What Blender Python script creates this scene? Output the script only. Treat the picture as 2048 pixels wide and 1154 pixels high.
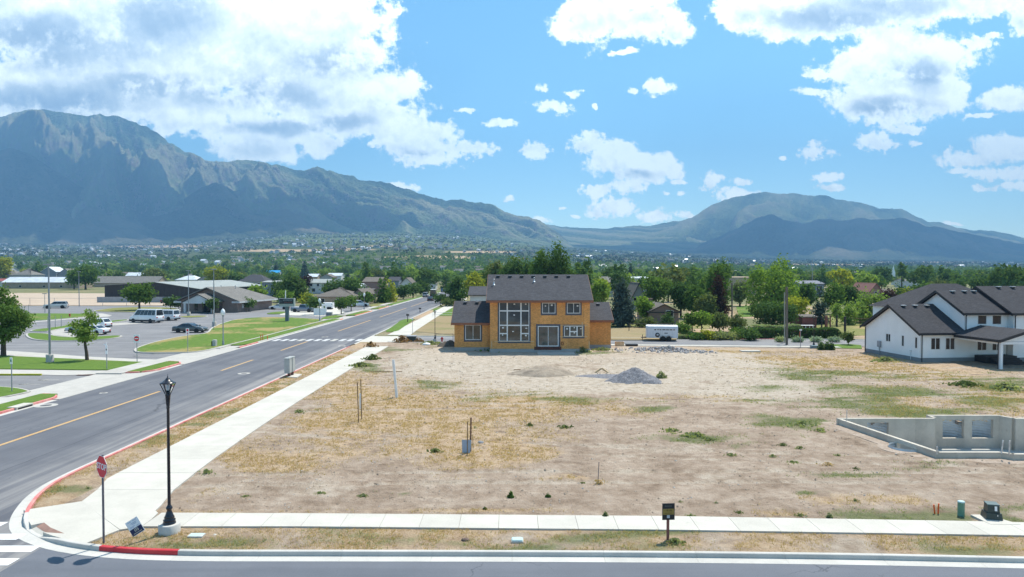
import bpy, bmesh, math, random
import numpy as np
from mathutils import Vector, Matrix
R = math.radians
for o in list(bpy.data.objects):
 bpy.data.objects.remove(o)
sc = bpy.context.scene
COL = sc.collection

# ------------------------------------------------------------------ camera, light, exposure
FPX, CAMH, HORIZON = 1365.33, 9.3, 545.0
PITCH = math.atan((577 - HORIZON) / FPX)
cam_data = bpy.data.cameras.new('camera')
cam_data.lens, cam_data.sensor_width = 24.0, 36.0
cam_data.clip_start, cam_data.clip_end = 0.5, 60000
cam = bpy.data.objects.new('camera', cam_data)
cam.location = (0, 0, CAMH)
cam.rotation_euler = (R(90) - PITCH, 0, 0)
COL.objects.link(cam)
sc.camera = cam

sc.render.engine = 'CYCLES'
sc.cycles.use_denoising = True
sc.cycles.max_bounces = 5
sc.cycles.diffuse_bounces = 2
sc.cycles.glossy_bounces = 3
sc.cycles.transmission_bounces = 4
sc.cycles.transparent_max_bounces = 8
sc.cycles.volume_bounces = 0
sc.cycles.sample_clamp_indirect = 4
sc.view_settings.view_transform = 'Standard'
sc.view_settings.look = 'None'
sc.view_settings.gamma = 1
sc.view_settings.use_curve_mapping = False
sc.view_settings.exposure = 0.92

SUN_AZ, SUN_EL = R(36), R(62.4)          # azimuth from +Y towards +X
sun_data = bpy.data.lights.new('sun', 'SUN')
sun_data.energy, sun_data.angle, sun_data.color = 4.0, R(0.53), (1.0, 0.93, 0.82)
sun = bpy.data.objects.new('sun', sun_data)
sdir = Vector((math.sin(SUN_AZ) * math.cos(SUN_EL), math.cos(SUN_AZ) * math.cos(SUN_EL), math.sin(SUN_EL)))
sun.rotation_euler = sdir.to_track_quat('Z', 'Y').to_euler()
sun.location = (0, 0, 200)
COL.objects.link(sun)


class NT:
 """small helper for node trees"""
 def __init__(s, tree):
  s.t = tree
  s.n = tree.nodes
  s.l = tree.links

 def put(s, sock, v):
  if v is None:
   return
  if isinstance(v, bpy.types.NodeSocket):
   s.l.new(v, sock)
  else:
   sock.default_value = v

 def m(s, op, a, b=None, c=None, clamp=False):
  n = s.n.new('ShaderNodeMath')
  n.operation, n.use_clamp = op, clamp
  for i, v in enumerate((a, b, c)):
   s.put(n.inputs[i], v)
  return n.outputs[0]

 def v(s, op, a, b=None, c=None):
  n = s.n.new('ShaderNodeVectorMath')
  n.operation = op
  for i, x in enumerate((a, b, c)):
   s.put(n.inputs[i], x)
  return n.outputs['Value'] if op in ('LENGTH', 'DOT_PRODUCT', 'DISTANCE') else n.outputs[0]

 def noise(s, vec, scale, detail=4, rough=0.55, lac=2.0, dist=0.0, dims='3D', out=0):
  n = s.n.new('ShaderNodeTexNoise')
  n.noise_dimensions = dims
  if vec is not None:
   s.put(n.inputs['Vector'], vec)
  for k, x in (('Scale', scale), ('Detail', detail), ('Roughness', rough), ('Lacunarity', lac), ('Distortion', dist)):
   s.put(n.inputs[k], x)
  return n.outputs[out]

 def ss(s, x, a, b, lo=0.0, hi=1.0):
  n = s.n.new('ShaderNodeMapRange')
  n.interpolation_type = 'SMOOTHSTEP'
  s.put(n.inputs[0], x)
  for i, q in enumerate((a, b, lo, hi)):
   n.inputs[i + 1].default_value = q
  return n.outputs[0]

 def lin(s, x, a, b, lo=0.0, hi=1.0):
  n = s.n.new('ShaderNodeMapRange')
  s.put(n.inputs[0], x)
  for i, q in enumerate((a, b, lo, hi)):
   n.inputs[i + 1].default_value = q
  return n.outputs[0]

 def mix(s, f, a, b, mode='MIX'):
  n = s.n.new('ShaderNodeMix')
  n.data_type, n.blend_type = 'RGBA', mode
  s.put(n.inputs[0], f)
  for i, x in ((6, a), (7, b)):
   if isinstance(x, (tuple, list)) and len(x) == 3:
    x = (*x, 1)
   s.put(n.inputs[i], x)
  return n.outputs[2]

 def ramp(s, f, stops):
  n = s.n.new('ShaderNodeValToRGB')
  e = n.color_ramp.elements
  while len(e) < len(stops):
   e.new(0.5)
  for i, (p, c) in enumerate(stops):
   e[i].position = p
   e[i].color = (*c, 1) if len(c) == 3 else c
  s.put(n.inputs[0], f)
  return n.outputs[0]


# ------------------------------------------------------------------ sky: Nishita with fair-weather cumulus by direction
world = bpy.data.worlds.new('World')
sc.world = world
world.use_nodes = True
world.node_tree.nodes.clear()
w = NT(world.node_tree)
SKY_STRENGTH = 0.13
sky = w.n.new('ShaderNodeTexSky')
sky.sky_type, sky.sun_disc = 'NISHITA', False
sky.sun_elevation, sky.sun_rotation = SUN_EL, SUN_AZ
sky.altitude, sky.air_density, sky.dust_density, sky.ozone_density = 1400, 1.0, 1.6, 1.3
tc = w.n.new('ShaderNodeTexCoord')
sep = w.n.new('ShaderNodeSeparateXYZ')
w.l.new(tc.outputs['Generated'], sep.inputs[0])
dx, dy, dz = sep.outputs
front = w.ss(dy, 0.2, 0.42)
yy = w.m('MAXIMUM', dy, 0.12)
cmb = w.n.new('ShaderNodeCombineXYZ')
w.put(cmb.inputs[0], w.m('DIVIDE', dx, yy))
w.put(cmb.inputs[1], w.m('DIVIDE', dz, yy))
p0 = cmb.outputs[0]                        # gnomonic sky coordinates about +Y
warp = w.v('SUBTRACT', w.noise(p0, 16.0, 4, 0.6, out=1), (0.5, 0.5, 0.5))
p = w.v('MULTIPLY_ADD', warp, (0.036, 0.028, 0), p0)
# cumulus masses: direction (in 1/1365 units of tangent, 1024/545 = straight ahead on the horizon), half sizes
CLOUDS = [
 (90, 30, 270, 125), (350, 50, 260, 135), (570, 80, 210, 145), (690, 50, 80, 85), (640, 185, 190, 65), (760, 178, 78, 42),
 (120, 175, 300, 85), (370, 215, 200, 50), (540, 262, 140, 42), (520, 302, 95, 26), (645, 288, 45, 26), (730, 240, 120, 42),
 (830, 278, 95, 40), (860, 312, 75, 22), (930, 297, 70, 18), (745, 292, 13, 8), (300, 120, 300, 90),
 (1175, 35, 52, 62), (1225, 12, 60, 42), (1285, 48, 78, 40), (1350, 66, 38, 26), (1128, 64, 30, 24), (1245, 107, 25, 7), (1300, 0, 60, 26),
 (1317, 176, 30, 18), (1265, 186, 14, 7), (1103, 216, 40, 14), (1070, 302, 30, 18), (1087, 178, 15, 10), (1150, 187, 20, 7), (1190, 216, 5, 6),
 (1180, 287, 38, 22), (1225, 315, 52, 34), (1290, 338, 70, 34), (1340, 345, 28, 20), (1200, 378, 40, 14), (1262, 374, 40, 18),
 (1228, 416, 52, 20), (1200, 428, 30, 10), (1305, 435, 34, 14), (1370, 432, 22, 9), (1355, 365, 18, 6), (1335, 388, 8, 5), (1362, 386, 12, 5),
 (1490, 22, 65, 50), (1600, 42, 140, 44), (1700, 20, 200, 58), (1860, 12, 170, 36), (1990, 8, 120, 34), (2040, 48, 38, 30),
 (1790, 105, 80, 62), (1850, 120, 100, 56), (1700, 135, 62, 42), (1760, 195, 100, 50), (1850, 185, 80, 56), (1633, 150, 38, 16),
 (1625, 187, 42, 9), (1720, 216, 58, 34), (1770, 238, 72, 22), (1940, 92, 40, 16), (1975, 80, 22, 9),
 (1752, 286, 44, 20), (1630, 305, 31, 17), (1815, 260, 30, 9), (1820, 284, 14, 6), (1655, 358, 29, 10), (1662, 377, 28, 8), (1566, 315, 9, 5),
 (1423, 355, 24, 16), (1482, 360, 28, 7), (1475, 388, 45, 16), (2020, 200, 78, 24), (1960, 232, 40, 6), (1930, 318, 76, 20), (2020, 296, 90, 28),
 (2010, 345, 92, 18), (2035, 372, 55, 9), (1908, 346, 22, 6), (1955, 375, 17, 7), (1000, 248, 38, 7), (935, 220, 20, 5),
 (800, 374, 40, 14), (1078, 442, 20, 8), (1020, 397, 12, 6), (1120, 419, 9, 3), (1148, 435, 14, 4), (20, 140, 55, 22), (1900, 448, 30, 4),
]
GREYS = [(90, 90, 190, 52), (330, 30, 130, 55), (120, 205, 190, 36), (500, 190, 150, 32), (300, 175, 130, 22), (560, 255, 110, 16), (690, 245, 60, 18), (690, 130, 100, 32),
         (1640, 40, 170, 30), (1780, 15, 140, 24), (1770, 225, 90, 26), (1830, 150, 50, 26), (1950, 325, 90, 9), (2000, 355, 90, 9),
         (1260, 355, 60, 12), (1300, 85, 60, 14), (840, 310, 110, 14)]


def blobs(pv, lst):
 d = None
 for cx, cy, rx, ry in lst:
  cu, cv, ru, rv = (cx - 1024) / FPX, (HORIZON - cy) / FPX, rx / FPX, ry / FPX
  q = w.v('LENGTH', w.v('MULTIPLY_ADD', pv, (1 / ru, 1 / rv, 0), (-cu / ru, -cv / rv, 0)))
  d = q if d is None else w.m('SMOOTH_MIN', d, q, 0.16)
 return d


BIG = [c for c in CLOUDS if min(c[2], c[3]) > 23]
SMALL = [c for c in CLOUDS if min(c[2], c[3]) <= 23]
SUNWARD = (0.010, 0.030, 0)
dist = blobs(p, BIG)
dist_s = blobs(p, SMALL)
dist_up = blobs(w.v('ADD', p, SUNWARD), BIG)
grey = blobs(p, GREYS)


def billow(vec):
 n = w.n.new('ShaderNodeTexVoronoi')
 n.feature = 'SMOOTH_F1'
 n.normalize = True
 w.put(n.inputs['Vector'], vec)
 for k_, x_ in (('Scale', 20.0), ('Detail', 3.0), ('Roughness', 0.6), ('Lacunarity', 2.4), ('Smoothness', 0.3)):
  n.inputs[k_].default_value = x_
 return w.m('SUBTRACT', 1.0, n.outputs['Distance'])


pb = w.v('MULTIPLY_ADD', warp, (0.02, 0.02, 0), p0)
bil = billow(pb)
puff = w.noise(p0, 30.0, 8, 0.6)
fine = w.noise(p0, 95.0, 5, 0.62)
soft = w.noise(p0, 11.0, 4, 0.5)
puff_c, fine_c, bil_c = w.m('SUBTRACT', puff, 0.5), w.m('SUBTRACT', fine, 0.5), w.m('SUBTRACT', bil, 0.62)
edge_n = w.m('ADD', w.m('MULTIPLY', puff_c, 1.7), w.m('ADD', w.m('MULTIPLY', bil_c, 1.1), w.m('MULTIPLY', fine_c, 0.8)))
dens_b = w.m('ADD', w.m('SUBTRACT', 1.04, dist), edge_n)
dens_s = w.m('ADD', w.m('SUBTRACT', 1.0, dist_s), w.m('ADD', w.m('MULTIPLY', fine_c, 2.4), w.m('MULTIPLY', puff_c, 1.3)))
a_b = w.ss(dens_b, -0.06, 0.34)
a_s = w.ss(dens_s, -0.15, 0.4)
a_front = w.m('MAXIMUM', a_b, a_s)
# the rest of the sky: the same kind of clouds by a noise on a flat cloud layer
zz = w.m('MAXIMUM', dz, 0.06)
cm2 = w.n.new('ShaderNodeCombineXYZ')
w.put(cm2.inputs[0], w.m('DIVIDE', dx, zz))
w.put(cm2.inputs[1], w.m('DIVIDE', dy, zz))
lay = w.noise(cm2.outputs[0], 1.1, 6, 0.55)
a_rest = w.m('MULTIPLY', w.ss(lay, 0.56, 0.66), w.ss(dz, 0.05, 0.2))
high = w.ss(w.m('DIVIDE', dz, yy), 0.46, 0.62)
fr = w.m('MULTIPLY', front, w.m('SUBTRACT', 1.0, high))
alpha = w.m('ADD', w.m('MULTIPLY', a_front, fr), w.m('MULTIPLY', a_rest, w.m('SUBTRACT', 1.0, fr)))
# cloud brightness: what has cloud between it and the sun turns grey, rims and tops stay white
relief = w.m('SUBTRACT', bil, billow(w.v('ADD', pb, (0.005, 0.011, 0))))
over = w.ss(w.m('ADD', w.m('SUBTRACT', 1.0, dist_up), w.m('MULTIPLY', w.m('SUBTRACT', soft, 0.5), 1.7)), 0.05, 1.0)
belly = w.ss(w.m('ADD', grey, w.m('MULTIPLY', w.m('SUBTRACT', soft, 0.5), 1.6)), 1.5, 0.2)
thick = w.ss(dens_b, 0.15, 0.9)
dark = w.m('MULTIPLY', thick, w.m('ADD', w.m('MULTIPLY', over, 0.24), w.m('MULTIPLY', belly, 0.50)))
lit = w.m('ADD', w.m('SUBTRACT', 0.97, dark), w.m('ADD', w.m('MULTIPLY', relief, 0.8), w.m('MULTIPLY', puff_c, 0.3)), clamp=True)
ccol = w.ramp(lit, [(0.0, (0.17, 0.24, 0.33)), (0.35, (0.27, 0.35, 0.43)), (0.6, (0.41, 0.49, 0.54)), (0.8, (0.62, 0.69, 0.69)), (1.0, (0.86, 0.92, 0.86))])
bg_sky = w.n.new('ShaderNodeBackground')
skycol = w.mix(1.0, sky.outputs[0], w.ramp(dz, [(0.02, (0.98, 1.10, 0.98)), (0.2, (0.66, 1.0, 0.97)), (0.5, (0.52, 0.93, 0.96))]), 'MULTIPLY')
w.put(bg_sky.inputs[0], skycol)
bg_sky.inputs[1].default_value = SKY_STRENGTH
bg_cl = w.n.new('ShaderNodeBackground')
w.put(bg_cl.inputs[0], ccol)
bg_cl.inputs[1].default_value = 1.35
mxs = w.n.new('ShaderNodeMixShader')
w.put(mxs.inputs[0], alpha)
w.l.new(bg_sky.outputs[0], mxs.inputs[1])
w.l.new(bg_cl.outputs[0], mxs.inputs[2])
wo = w.n.new('ShaderNodeOutputWorld')
w.l.new(mxs.outputs[0], wo.inputs[0])
world.cycles.sampling_method = 'MANUAL'
world.cycles.sample_map_resolution = 512


# ------------------------------------------------------------------ helpers
def ray(px, py):
 u = (577 - py) / FPX
 return Vector(((px - 1024) / FPX, math.cos(PITCH) + u * math.sin(PITCH), -math.sin(PITCH) + u * math.cos(PITCH)))


def G(px, py, z=0.0):
 """ground point seen at a photograph position, on the level z"""
 d = ray(px, py)
 t = (z - CAMH) / d.z
 return Vector((d.x * t, d.y * t, z))


def AT(px, py, Y):
 """point at depth Y seen at a photograph position"""
 d = ray(px, py)
 t = Y / d.y
 return Vector((d.x * t, Y, CAMH + d.z * t))


def tag(o, label=None, cat=None, group=None, kind=None):
 if label:
  o['label'] = label
 if cat:
  o['category'] = cat
 if group:
  o['group'] = group
 if kind:
  o['kind'] = kind
 return o


def thing(name, label, cat, loc=(0, 0, 0), rz=0.0, group=None, kind=None):
 o = bpy.data.objects.new(name, None)
 o.empty_display_size = 0.2
 o.location = loc
 o.rotation_euler = (0, 0, rz)
 COL.objects.link(o)
 return tag(o, label, cat, group, kind)


KIDS = {}


def child(o, parent):
 o.parent = parent
 KIDS.setdefault(parent.name, []).append(o)


def copy_tree(o, parent=None):
 c = o.copy()
 COL.objects.link(c)
 if parent:
  child(c, parent)
 for k in KIDS.get(o.name, []):
  copy_tree(k, c)
 return c


def place(src, loc, rz=0.0, label=None, group=None, scale=None):
 c = copy_tree(src)
 c.location = loc
 c.rotation_euler = (0, 0, rz)
 if scale is not None:
  c.scale = (scale,) * 3 if isinstance(scale, (int, float)) else scale
 if label:
  c['label'] = label
 if group:
  c['group'] = group
 return c


def link(name, me, parent=None, loc=None):
 o = bpy.data.objects.new(name, me)
 COL.objects.link(o)
 if loc is not None:
  o.location = loc
 if parent is not None:
  child(o, parent)
 return o


class MB:
 """collects faces for one mesh; several materials by index"""
 def __init__(s, M=None):
  s.v, s.f, s.mi, s.sm = [], [], [], []
  s.M = M
  s.cur = 0
  s.smooth = False

 def add(s, vs, fs):
  b = len(s.v)
  if s.M is not None:
   vs = [s.M @ Vector(q) for q in vs]
  s.v.extend(tuple(q) for q in vs)
  for f in fs:
   s.f.append(tuple(i + b for i in f))
   s.mi.append(s.cur)
   s.sm.append(s.smooth)
  return s

 def box(s, x0, y0, z0, x1, y1, z1):
  return s.add([(x0, y0, z0), (x1, y0, z0), (x1, y1, z0), (x0, y1, z0), (x0, y0, z1), (x1, y0, z1), (x1, y1, z1), (x0, y1, z1)],
                     [(3, 2, 1, 0), (4, 5, 6, 7), (0, 1, 5, 4), (1, 2, 6, 5), (2, 3, 7, 6), (3, 0, 4, 7)])

 def bbox(s, x0, y0, z0, x1, y1, z1, c=0.02):
  """box with chamfered vertical and top edges"""
  lo = [(x0 + c, y0), (x1 - c, y0), (x1, y0 + c), (x1, y1 - c), (x1 - c, y1), (x0 + c, y1), (x0, y1 - c), (x0, y0 + c)]
  hi = [(x0 + 2 * c, y0 + c), (x1 - 2 * c, y0 + c), (x1 - c, y0 + 2 * c), (x1 - c, y1 - 2 * c), (x1 - 2 * c, y1 - c), (x0 + 2 * c, y1 - c), (x0 + c, y1 - 2 * c), (x0 + c, y0 + 2 * c)]
  vs = [(a, b, z0) for a, b in lo] + [(a, b, z1 - c) for a, b in lo] + [(a, b, z1) for a, b in hi]
  fs = [tuple(range(7, -1, -1)), tuple(range(16, 24))]
  for r in (0, 8):
   for i in range(8):
    j = (i + 1) % 8
    fs.append((r + i, r + j, r + 8 + j, r + 8 + i))
  return s.add(vs, fs)

 def prism(s, poly, z0, z1):
  n = len(poly)
  a = sum(poly[i][0] * poly[(i + 1) % n][1] - poly[(i + 1) % n][0] * poly[i][1] for i in range(n))
  if a < 0:
   poly = poly[::-1]
  vs = [(q[0], q[1], z0) for q in poly] + [(q[0], q[1], z1) for q in poly]
  fs = [tuple(range(n - 1, -1, -1)), tuple(range(n, 2 * n))] + [(i, (i + 1) % n, n + (i + 1) % n, n + i) for i in range(n)]
  return s.add(vs, fs)

 def sheet(s, poly, z):
  n = len(poly)
  a = sum(poly[i][0] * poly[(i + 1) % n][1] - poly[(i + 1) % n][0] * poly[i][1] for i in range(n))
  if a < 0:
   poly = poly[::-1]
  return s.add([(q[0], q[1], z) for q in poly], [tuple(range(n))])

 def tube(s, p0, p1, r0, r1=None, n=10, cap=True):
  r1 = r0 if r1 is None else r1
  a, b = Vector(p0), Vector(p1)
  d = (b - a).normalized()
  x = d.orthogonal().normalized()
  y = d.cross(x)
  vs = []
  for c, r in ((a, r0), (b, r1)):
   for i in range(n):
    t = 2 * math.pi * i / n
    vs.append(c + x * (r * math.cos(t)) + y * (r * math.sin(t)))
  fs = [(i, (i + 1) % n, n + (i + 1) % n, n + i) for i in range(n)]
  s.smooth, keep = True, s.smooth
  s.add(vs, fs)
  s.smooth = keep
  if cap:
   s.add(vs, [tuple(range(n - 1, -1, -1)), tuple(range(n, 2 * n))])
  return s

 def lathe(s, prof, c=(0, 0, 0), n=14, smooth=True):
  vs, fs = [], []
  for r, z in prof:
   for i in range(n):
    t = 2 * math.pi * i / n
    vs.append((c[0] + r * math.cos(t), c[1] + r * math.sin(t), c[2] + z))
  for k in range(len(prof) - 1):
   for i in range(n):
    j = (i + 1) % n
    fs.append((k * n + i, k * n + j, (k + 1) * n + j, (k + 1) * n + i))
  s.smooth, keep = smooth, s.smooth
  s.add(vs, fs)
  s.smooth = keep
  m = len(prof) - 1
  s.add(vs, [tuple(range(n - 1, -1, -1)), tuple(range(m * n, m * n + n))])
  return s

 def quad(s, a, b, c, d):
  return s.add([a, b, c, d], [(0, 1, 2, 3)])

 def slab(s, pts, th):
  """planar polygon given thickness th against its normal"""
  q = [Vector(t) for t in pts]
  nrm = (q[1] - q[0]).cross(q[2] - q[0]).normalized() * th
  n = len(q)
  return s.add(q + [t - nrm for t in q], [tuple(range(n)), tuple(range(2 * n - 1, n - 1, -1))] + [(n + i, n + (i + 1) % n, (i + 1) % n, i) for i in range(n)])

 def mesh(s, name, mats):
  me = bpy.data.meshes.new(name)
  me.from_pydata(s.v, [], s.f)
  for m in (mats if isinstance(mats, (list, tuple)) else [mats]):
   me.materials.append(m)
  me.polygons.foreach_set('material_index', s.mi)
  me.polygons.foreach_set('use_smooth', s.sm)
  me.update()
  return me

 def build(s, name, mats, parent=None, loc=None):
  return link(name, s.mesh(name, mats), parent, loc)


def np_mesh(name, verts, quads=None, tris=None, mats=(), smooth=False):
 me = bpy.data.meshes.new(name)
 nv = len(verts)
 me.vertices.add(nv)
 me.vertices.foreach_set('co', np.asarray(verts, np.float32).ravel())
 fl = quads if quads is not None else tris
 k = 4 if quads is not None else 3
 fl = np.asarray(fl, np.int32)
 me.loops.add(fl.size)
 me.polygons.add(len(fl))
 me.loops.foreach_set('vertex_index', fl.ravel())
 me.polygons.foreach_set('loop_start', np.arange(0, fl.size, k, dtype=np.int32))
 me.polygons.foreach_set('use_smooth', np.full(len(fl), smooth))
 for m in mats:
  me.materials.append(m)
 me.update()
 me.validate()
 return me


# numpy value noise / fbm
def _hash(ix, iy, seed):
 h = (ix.astype(np.int64) * 374761393 + iy.astype(np.int64) * 668265263 + seed * 974711) & 0x7fffffff
 h = ((h ^ (h >> 13)) * 1274126177) & 0x7fffffff
 return ((h ^ (h >> 16)) & 0xffff) / 65535.0


def vnoise(x, y, seed=0):
 ix, iy = np.floor(x), np.floor(y)
 fx, fy = x - ix, y - iy
 fx, fy = fx * fx * fx * (fx * (fx * 6 - 15) + 10), fy * fy * fy * (fy * (fy * 6 - 15) + 10)
 a, b, c, d = _hash(ix, iy, seed), _hash(ix + 1, iy, seed), _hash(ix, iy + 1, seed), _hash(ix + 1, iy + 1, seed)
 return (a * (1 - fx) + b * fx) * (1 - fy) + (c * (1 - fx) + d * fx) * fy


def fbm(x, y, oct=4, seed=0, gain=0.5, ridged=False):
 s, a, t = 0.0, 1.0, 0.0
 for i in range(oct):
  n = vnoise(x, y, seed + i * 17)
  if ridged:
   n = 1 - np.abs(2 * n - 1)
   n = n * n
  s = s + a * n
  t += a
  a *= gain
  x, y = x * 2.03 + 13.7, y * 2.03 + 7.1
 return s / t


def sstep(x, a, b):
 t = np.clip((x - a) / (b - a), 0, 1)
 return t * t * (3 - 2 * t)


# materials
def new_mat(name):
 m = bpy.data.materials.new(name)
 m.use_nodes = True
 m.node_tree.nodes.clear()
 k = NT(m.node_tree)
 out = k.n.new('ShaderNodeOutputMaterial')
 b = k.n.new('ShaderNodeBsdfPrincipled')
 k.l.new(b.outputs[0], out.inputs[0])
 return m, k, b, out


def mat(name, col, rough=0.7, var=0.12, scale=3.0, metal=0.0, bump=0.0, bscale=30.0, spec=0.4, col2=None, detail=5, coat=0.0, coords='Object', fine=0.0, finescale=40):
 m, k, b, out = new_mat(name)
 t = k.n.new('ShaderNodeTexCoord').outputs[coords]
 n = k.noise(t, scale, detail, 0.6)
 f = k.ss(n, 0.32, 0.68)
 c2 = col2 if col2 else tuple(min(1, c * (1 + var)) for c in col)
 c1 = col if col2 else tuple(c * (1 - var) for c in col)
 c = k.mix(f, c1, c2)
 if fine:
  g = k.noise(t, finescale, 3, 0.7)
  c = k.mix(k.ss(g, 0.3, 0.7), k.mix(1.0, c, (1 - fine,) * 3, 'MULTIPLY'), k.mix(1.0, c, (1 + fine,) * 3, 'MULTIPLY'))
 k.put(b.inputs['Base Color'], c)
 k.put(b.inputs['Roughness'], k.lin(n, 0.2, 0.8, max(0.02, rough - 0.08), min(1, rough + 0.08)))
 b.inputs['Metallic'].default_value = metal
 b.inputs['Specular IOR Level'].default_value = spec
 if coat:
  b.inputs['Coat Weight'].default_value = coat
 if bump:
  bn = k.n.new('ShaderNodeBump')
  bn.inputs['Strength'].default_value = bump
  bn.inputs['Distance'].default_value = 0.02
  k.put(bn.inputs['Height'], k.noise(t, bscale, 4, 0.65))
  k.l.new(bn.outputs[0], b.inputs['Normal'])
 return m

# ------------------------------------------------------------------ terrain
def px_u(x, y):
 return 1024 + FPX * x / np.maximum(y, 1.0)


BASE_U = [-400, 0, 300, 450, 600, 800, 950, 1130, 1300, 1500, 1700, 2048, 2400]
BASE_Y = [484, 486, 488, 478, 466, 466, 474, 496, 506, 517, 521, 524, 526]


def valley(x, y):
 """height of the valley floor rising to the benches under the mountains"""
 u = px_u(x, y)
 t = np.clip((y - 700) / 4000, 0, 1.6)
 top = (HORIZON - np.interp(u, BASE_U, BASE_Y)) / FPX * 4700 + CAMH
 h = top * t ** 1.15
 return np.where(y > 700, h + 10 * t * (fbm(x / 420, y / 420, 3, 5) - 0.5), 0.0)


# far edge of the near block: the cross street behind the house, its kerb lines as y = a + b*x
CROSS_NEAR = lambda x: 88.9 - 0.095 * x
CROSS_FAR = lambda x: 97.6 - 0.085 * x
HOLES = []          # polygons cut out of the ground (cellar, window wells)
F1, F2, F3, F4, F5, F6 = (19.65, 41.15), (20.9, 33.5), (24.15, 33.5), (24.5, 33.15), (42.0, 33.1), (42.0, 41.15)
F7, F8, F9, F10 = (30.35, 41.15), (30.0, 41.85), (25.5, 41.85), (25.5, 41.15)
CELLAR = [F1, F2, F3, F4, F5, F6, F7, F8, F9, F10]
HOLES.append(CELLAR)


def half_round(c, r, a0, n=9):
 return [(c[0] + r * math.cos(a0 + math.pi * i / (n - 1)), c[1] + r * math.sin(a0 + math.pi * i / (n - 1))) for i in range(n)]


lw_dir = Vector((F2[0] - F1[0], F2[1] - F1[1])).normalized()
lw_ang = math.atan2(lw_dir.y, lw_dir.x)
LW_MID = Vector(F1) + lw_dir * 5.75
WELLS = [((22.05, 41.17), 0.78, 0.0), ((27.05, 41.87), 0.78, 0.0), ((28.85, 41.87), 0.78, 0.0), ((LW_MID.x, LW_MID.y), 0.78, lw_ang + math.pi)]
for c, r, a in WELLS:
 HOLES.append(half_round(c, r, a))


def in_poly(x, y, poly):
 r = np.zeros(x.shape, bool)
 n = len(poly)
 for i in range(n):
  x0, y0 = poly[i]
  x1, y1 = poly[(i + 1) % n]
  c = (y0 > y) != (y1 > y)
  with np.errstate(divide='ignore', invalid='ignore'):
   xi = (x1 - x0) * (y - y0) / (y1 - y0 + 1e-12) + x0
  r ^= c & (x < xi)
 return r


LOT_X = -20.15


# front edge of the kerb: along the main road, round the corner, along the near street
KERB = [(-20.25, 84.6), (-20.25, 60), (-20.25, 40), (-20.25, 33), (-20.22, 31), (-20.08, 29.6), (-19.72, 28.2), (-19.2, 26.95), (-18.6, 25.8), (-17.9, 24.8), (-17.1, 24.05), (-16.1, 23.42), (-15.0, 22.93),
  (-13.8, 22.58), (-12.4, 22.34), (-11.0, 22.23), (-9.5, 22.18), (-6, 22.17), (0, 22.14), (6, 22.05), (12, 21.86), (20, 21.45), (30, 20.7), (45, 19.2)]


def resample(pl, step):
 v = [Vector(p).to_2d() for p in pl]
 out = [v[0]]
 for i in range(len(v) - 1):          # Catmull-Rom
  p0_, p1_, p2_, p3_ = v[max(0, i - 1)], v[i], v[i + 1], v[min(len(v) - 1, i + 2)]
  L = (p2_ - p1_).length
  n = max(1, int(round(L / step)))
  for j in range(1, n + 1):
   t = j / n
   if L > 8:
    out.append(p1_.lerp(p2_, t))
   else:
    out.append(0.5 * ((2 * p1_) + (p2_ - p0_) * t + (2 * p0_ - 5 * p1_ + 4 * p2_ - p3_) * t * t + (3 * p1_ - p0_ - 3 * p2_ + p3_) * t ** 3))
 return out


def normals(pl):
 res = []
 for i in range(len(pl)):
  d = (pl[min(i + 1, len(pl) - 1)] - pl[max(i - 1, 0)]).normalized()
  res.append(Vector((-d.y, d.x)))       # left of travel
 return res


kp = resample(KERB, 0.5)
LOT_POLY = [(-20.12, 600)] + [tuple(q + n_ * 0.12) for q, n_ in zip(kp, normals(kp))] + [(9000, 15), (9000, 600)]
# no soil under the ramp and the landing of the corner
LANDING = [(-18.95, 26.2), (-17.3, 27.1), (-14.3, 24.4), (-14.3, 22.4), (-15.6, 22.6), (-17.3, 23.4), (-18.8, 25.0), (-19.3, 26.0)]


TRACKS = ((0.10, 0.0009, 47.0), (-0.05, 0.0011, 62.0), (0.02, -0.0012, 30.5), (0.3, 0.0, 52.0), (-0.22, 0.004, 36.0), (0.03, 0.0006, 56.5))


def field_h(x, y):
 """height of the open ground near the camera"""
 n = 0.10 * (fbm(x / 3.1, y / 3.1, 4, 11) - 0.5) + 0.05 * (fbm(x / 0.7, y / 0.7, 3, 21) - 0.5)
 # wheel tracks sweeping across the lot
 for a, b, c in TRACKS:
  d = y - (c + a * x + b * x * x)
  for off in (-0.8, 0.8):
   n = n - 0.075 * np.exp(-((d - off) / 0.16) ** 2) + 0.05 * np.exp(-((np.abs(d - off) - 0.3) / 0.12) ** 2)
 rough = sstep(y, 25.9, 27.0) * sstep(x, -15.0, -14.0) * (1 - sstep(y, 78, 82))
 z = 0.09 + n * (0.25 + 0.75 * rough)
 pad = sstep(x, -16, -7) * (1 - sstep(x, 13, 30)) * sstep(y, 61, 70.5) * (1 - sstep(y, 80, 86))
 z = z + 0.42 * pad
 # carve under roads and pavements on the sides of the block
 z = np.where(in_poly(x, y, LOT_POLY), z, -0.09)
 z = np.where(in_poly(x, y, LANDING), -0.09, z)
 band = (y > CROSS_NEAR(x) - 0.25) & (y < CROSS_FAR(x) + 0.25) & (y < 120) & (x > LOT_X)
 z = np.where(band, -0.09, z)
 return z


def ground_z(x, y):
 x, y = np.asarray(x, float), np.asarray(y, float)
 z = np.where((y < 130), field_h(x, y), 0.06)
 left = (x < LOT_X) & (y < 420)
 z = np.where(left, -0.09, z)
 return z + valley(x, y)


def gz(x, y):
 return float(ground_z(np.array([x]), np.array([y]))[0])


def geo(a, b, first, ratio):
 out, s = [a], first
 while abs(out[-1] - a) < abs(b - a):
  out.append(out[-1] + s * (1 if b > a else -1))
  s *= ratio
 out[-1] = b
 return out


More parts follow.
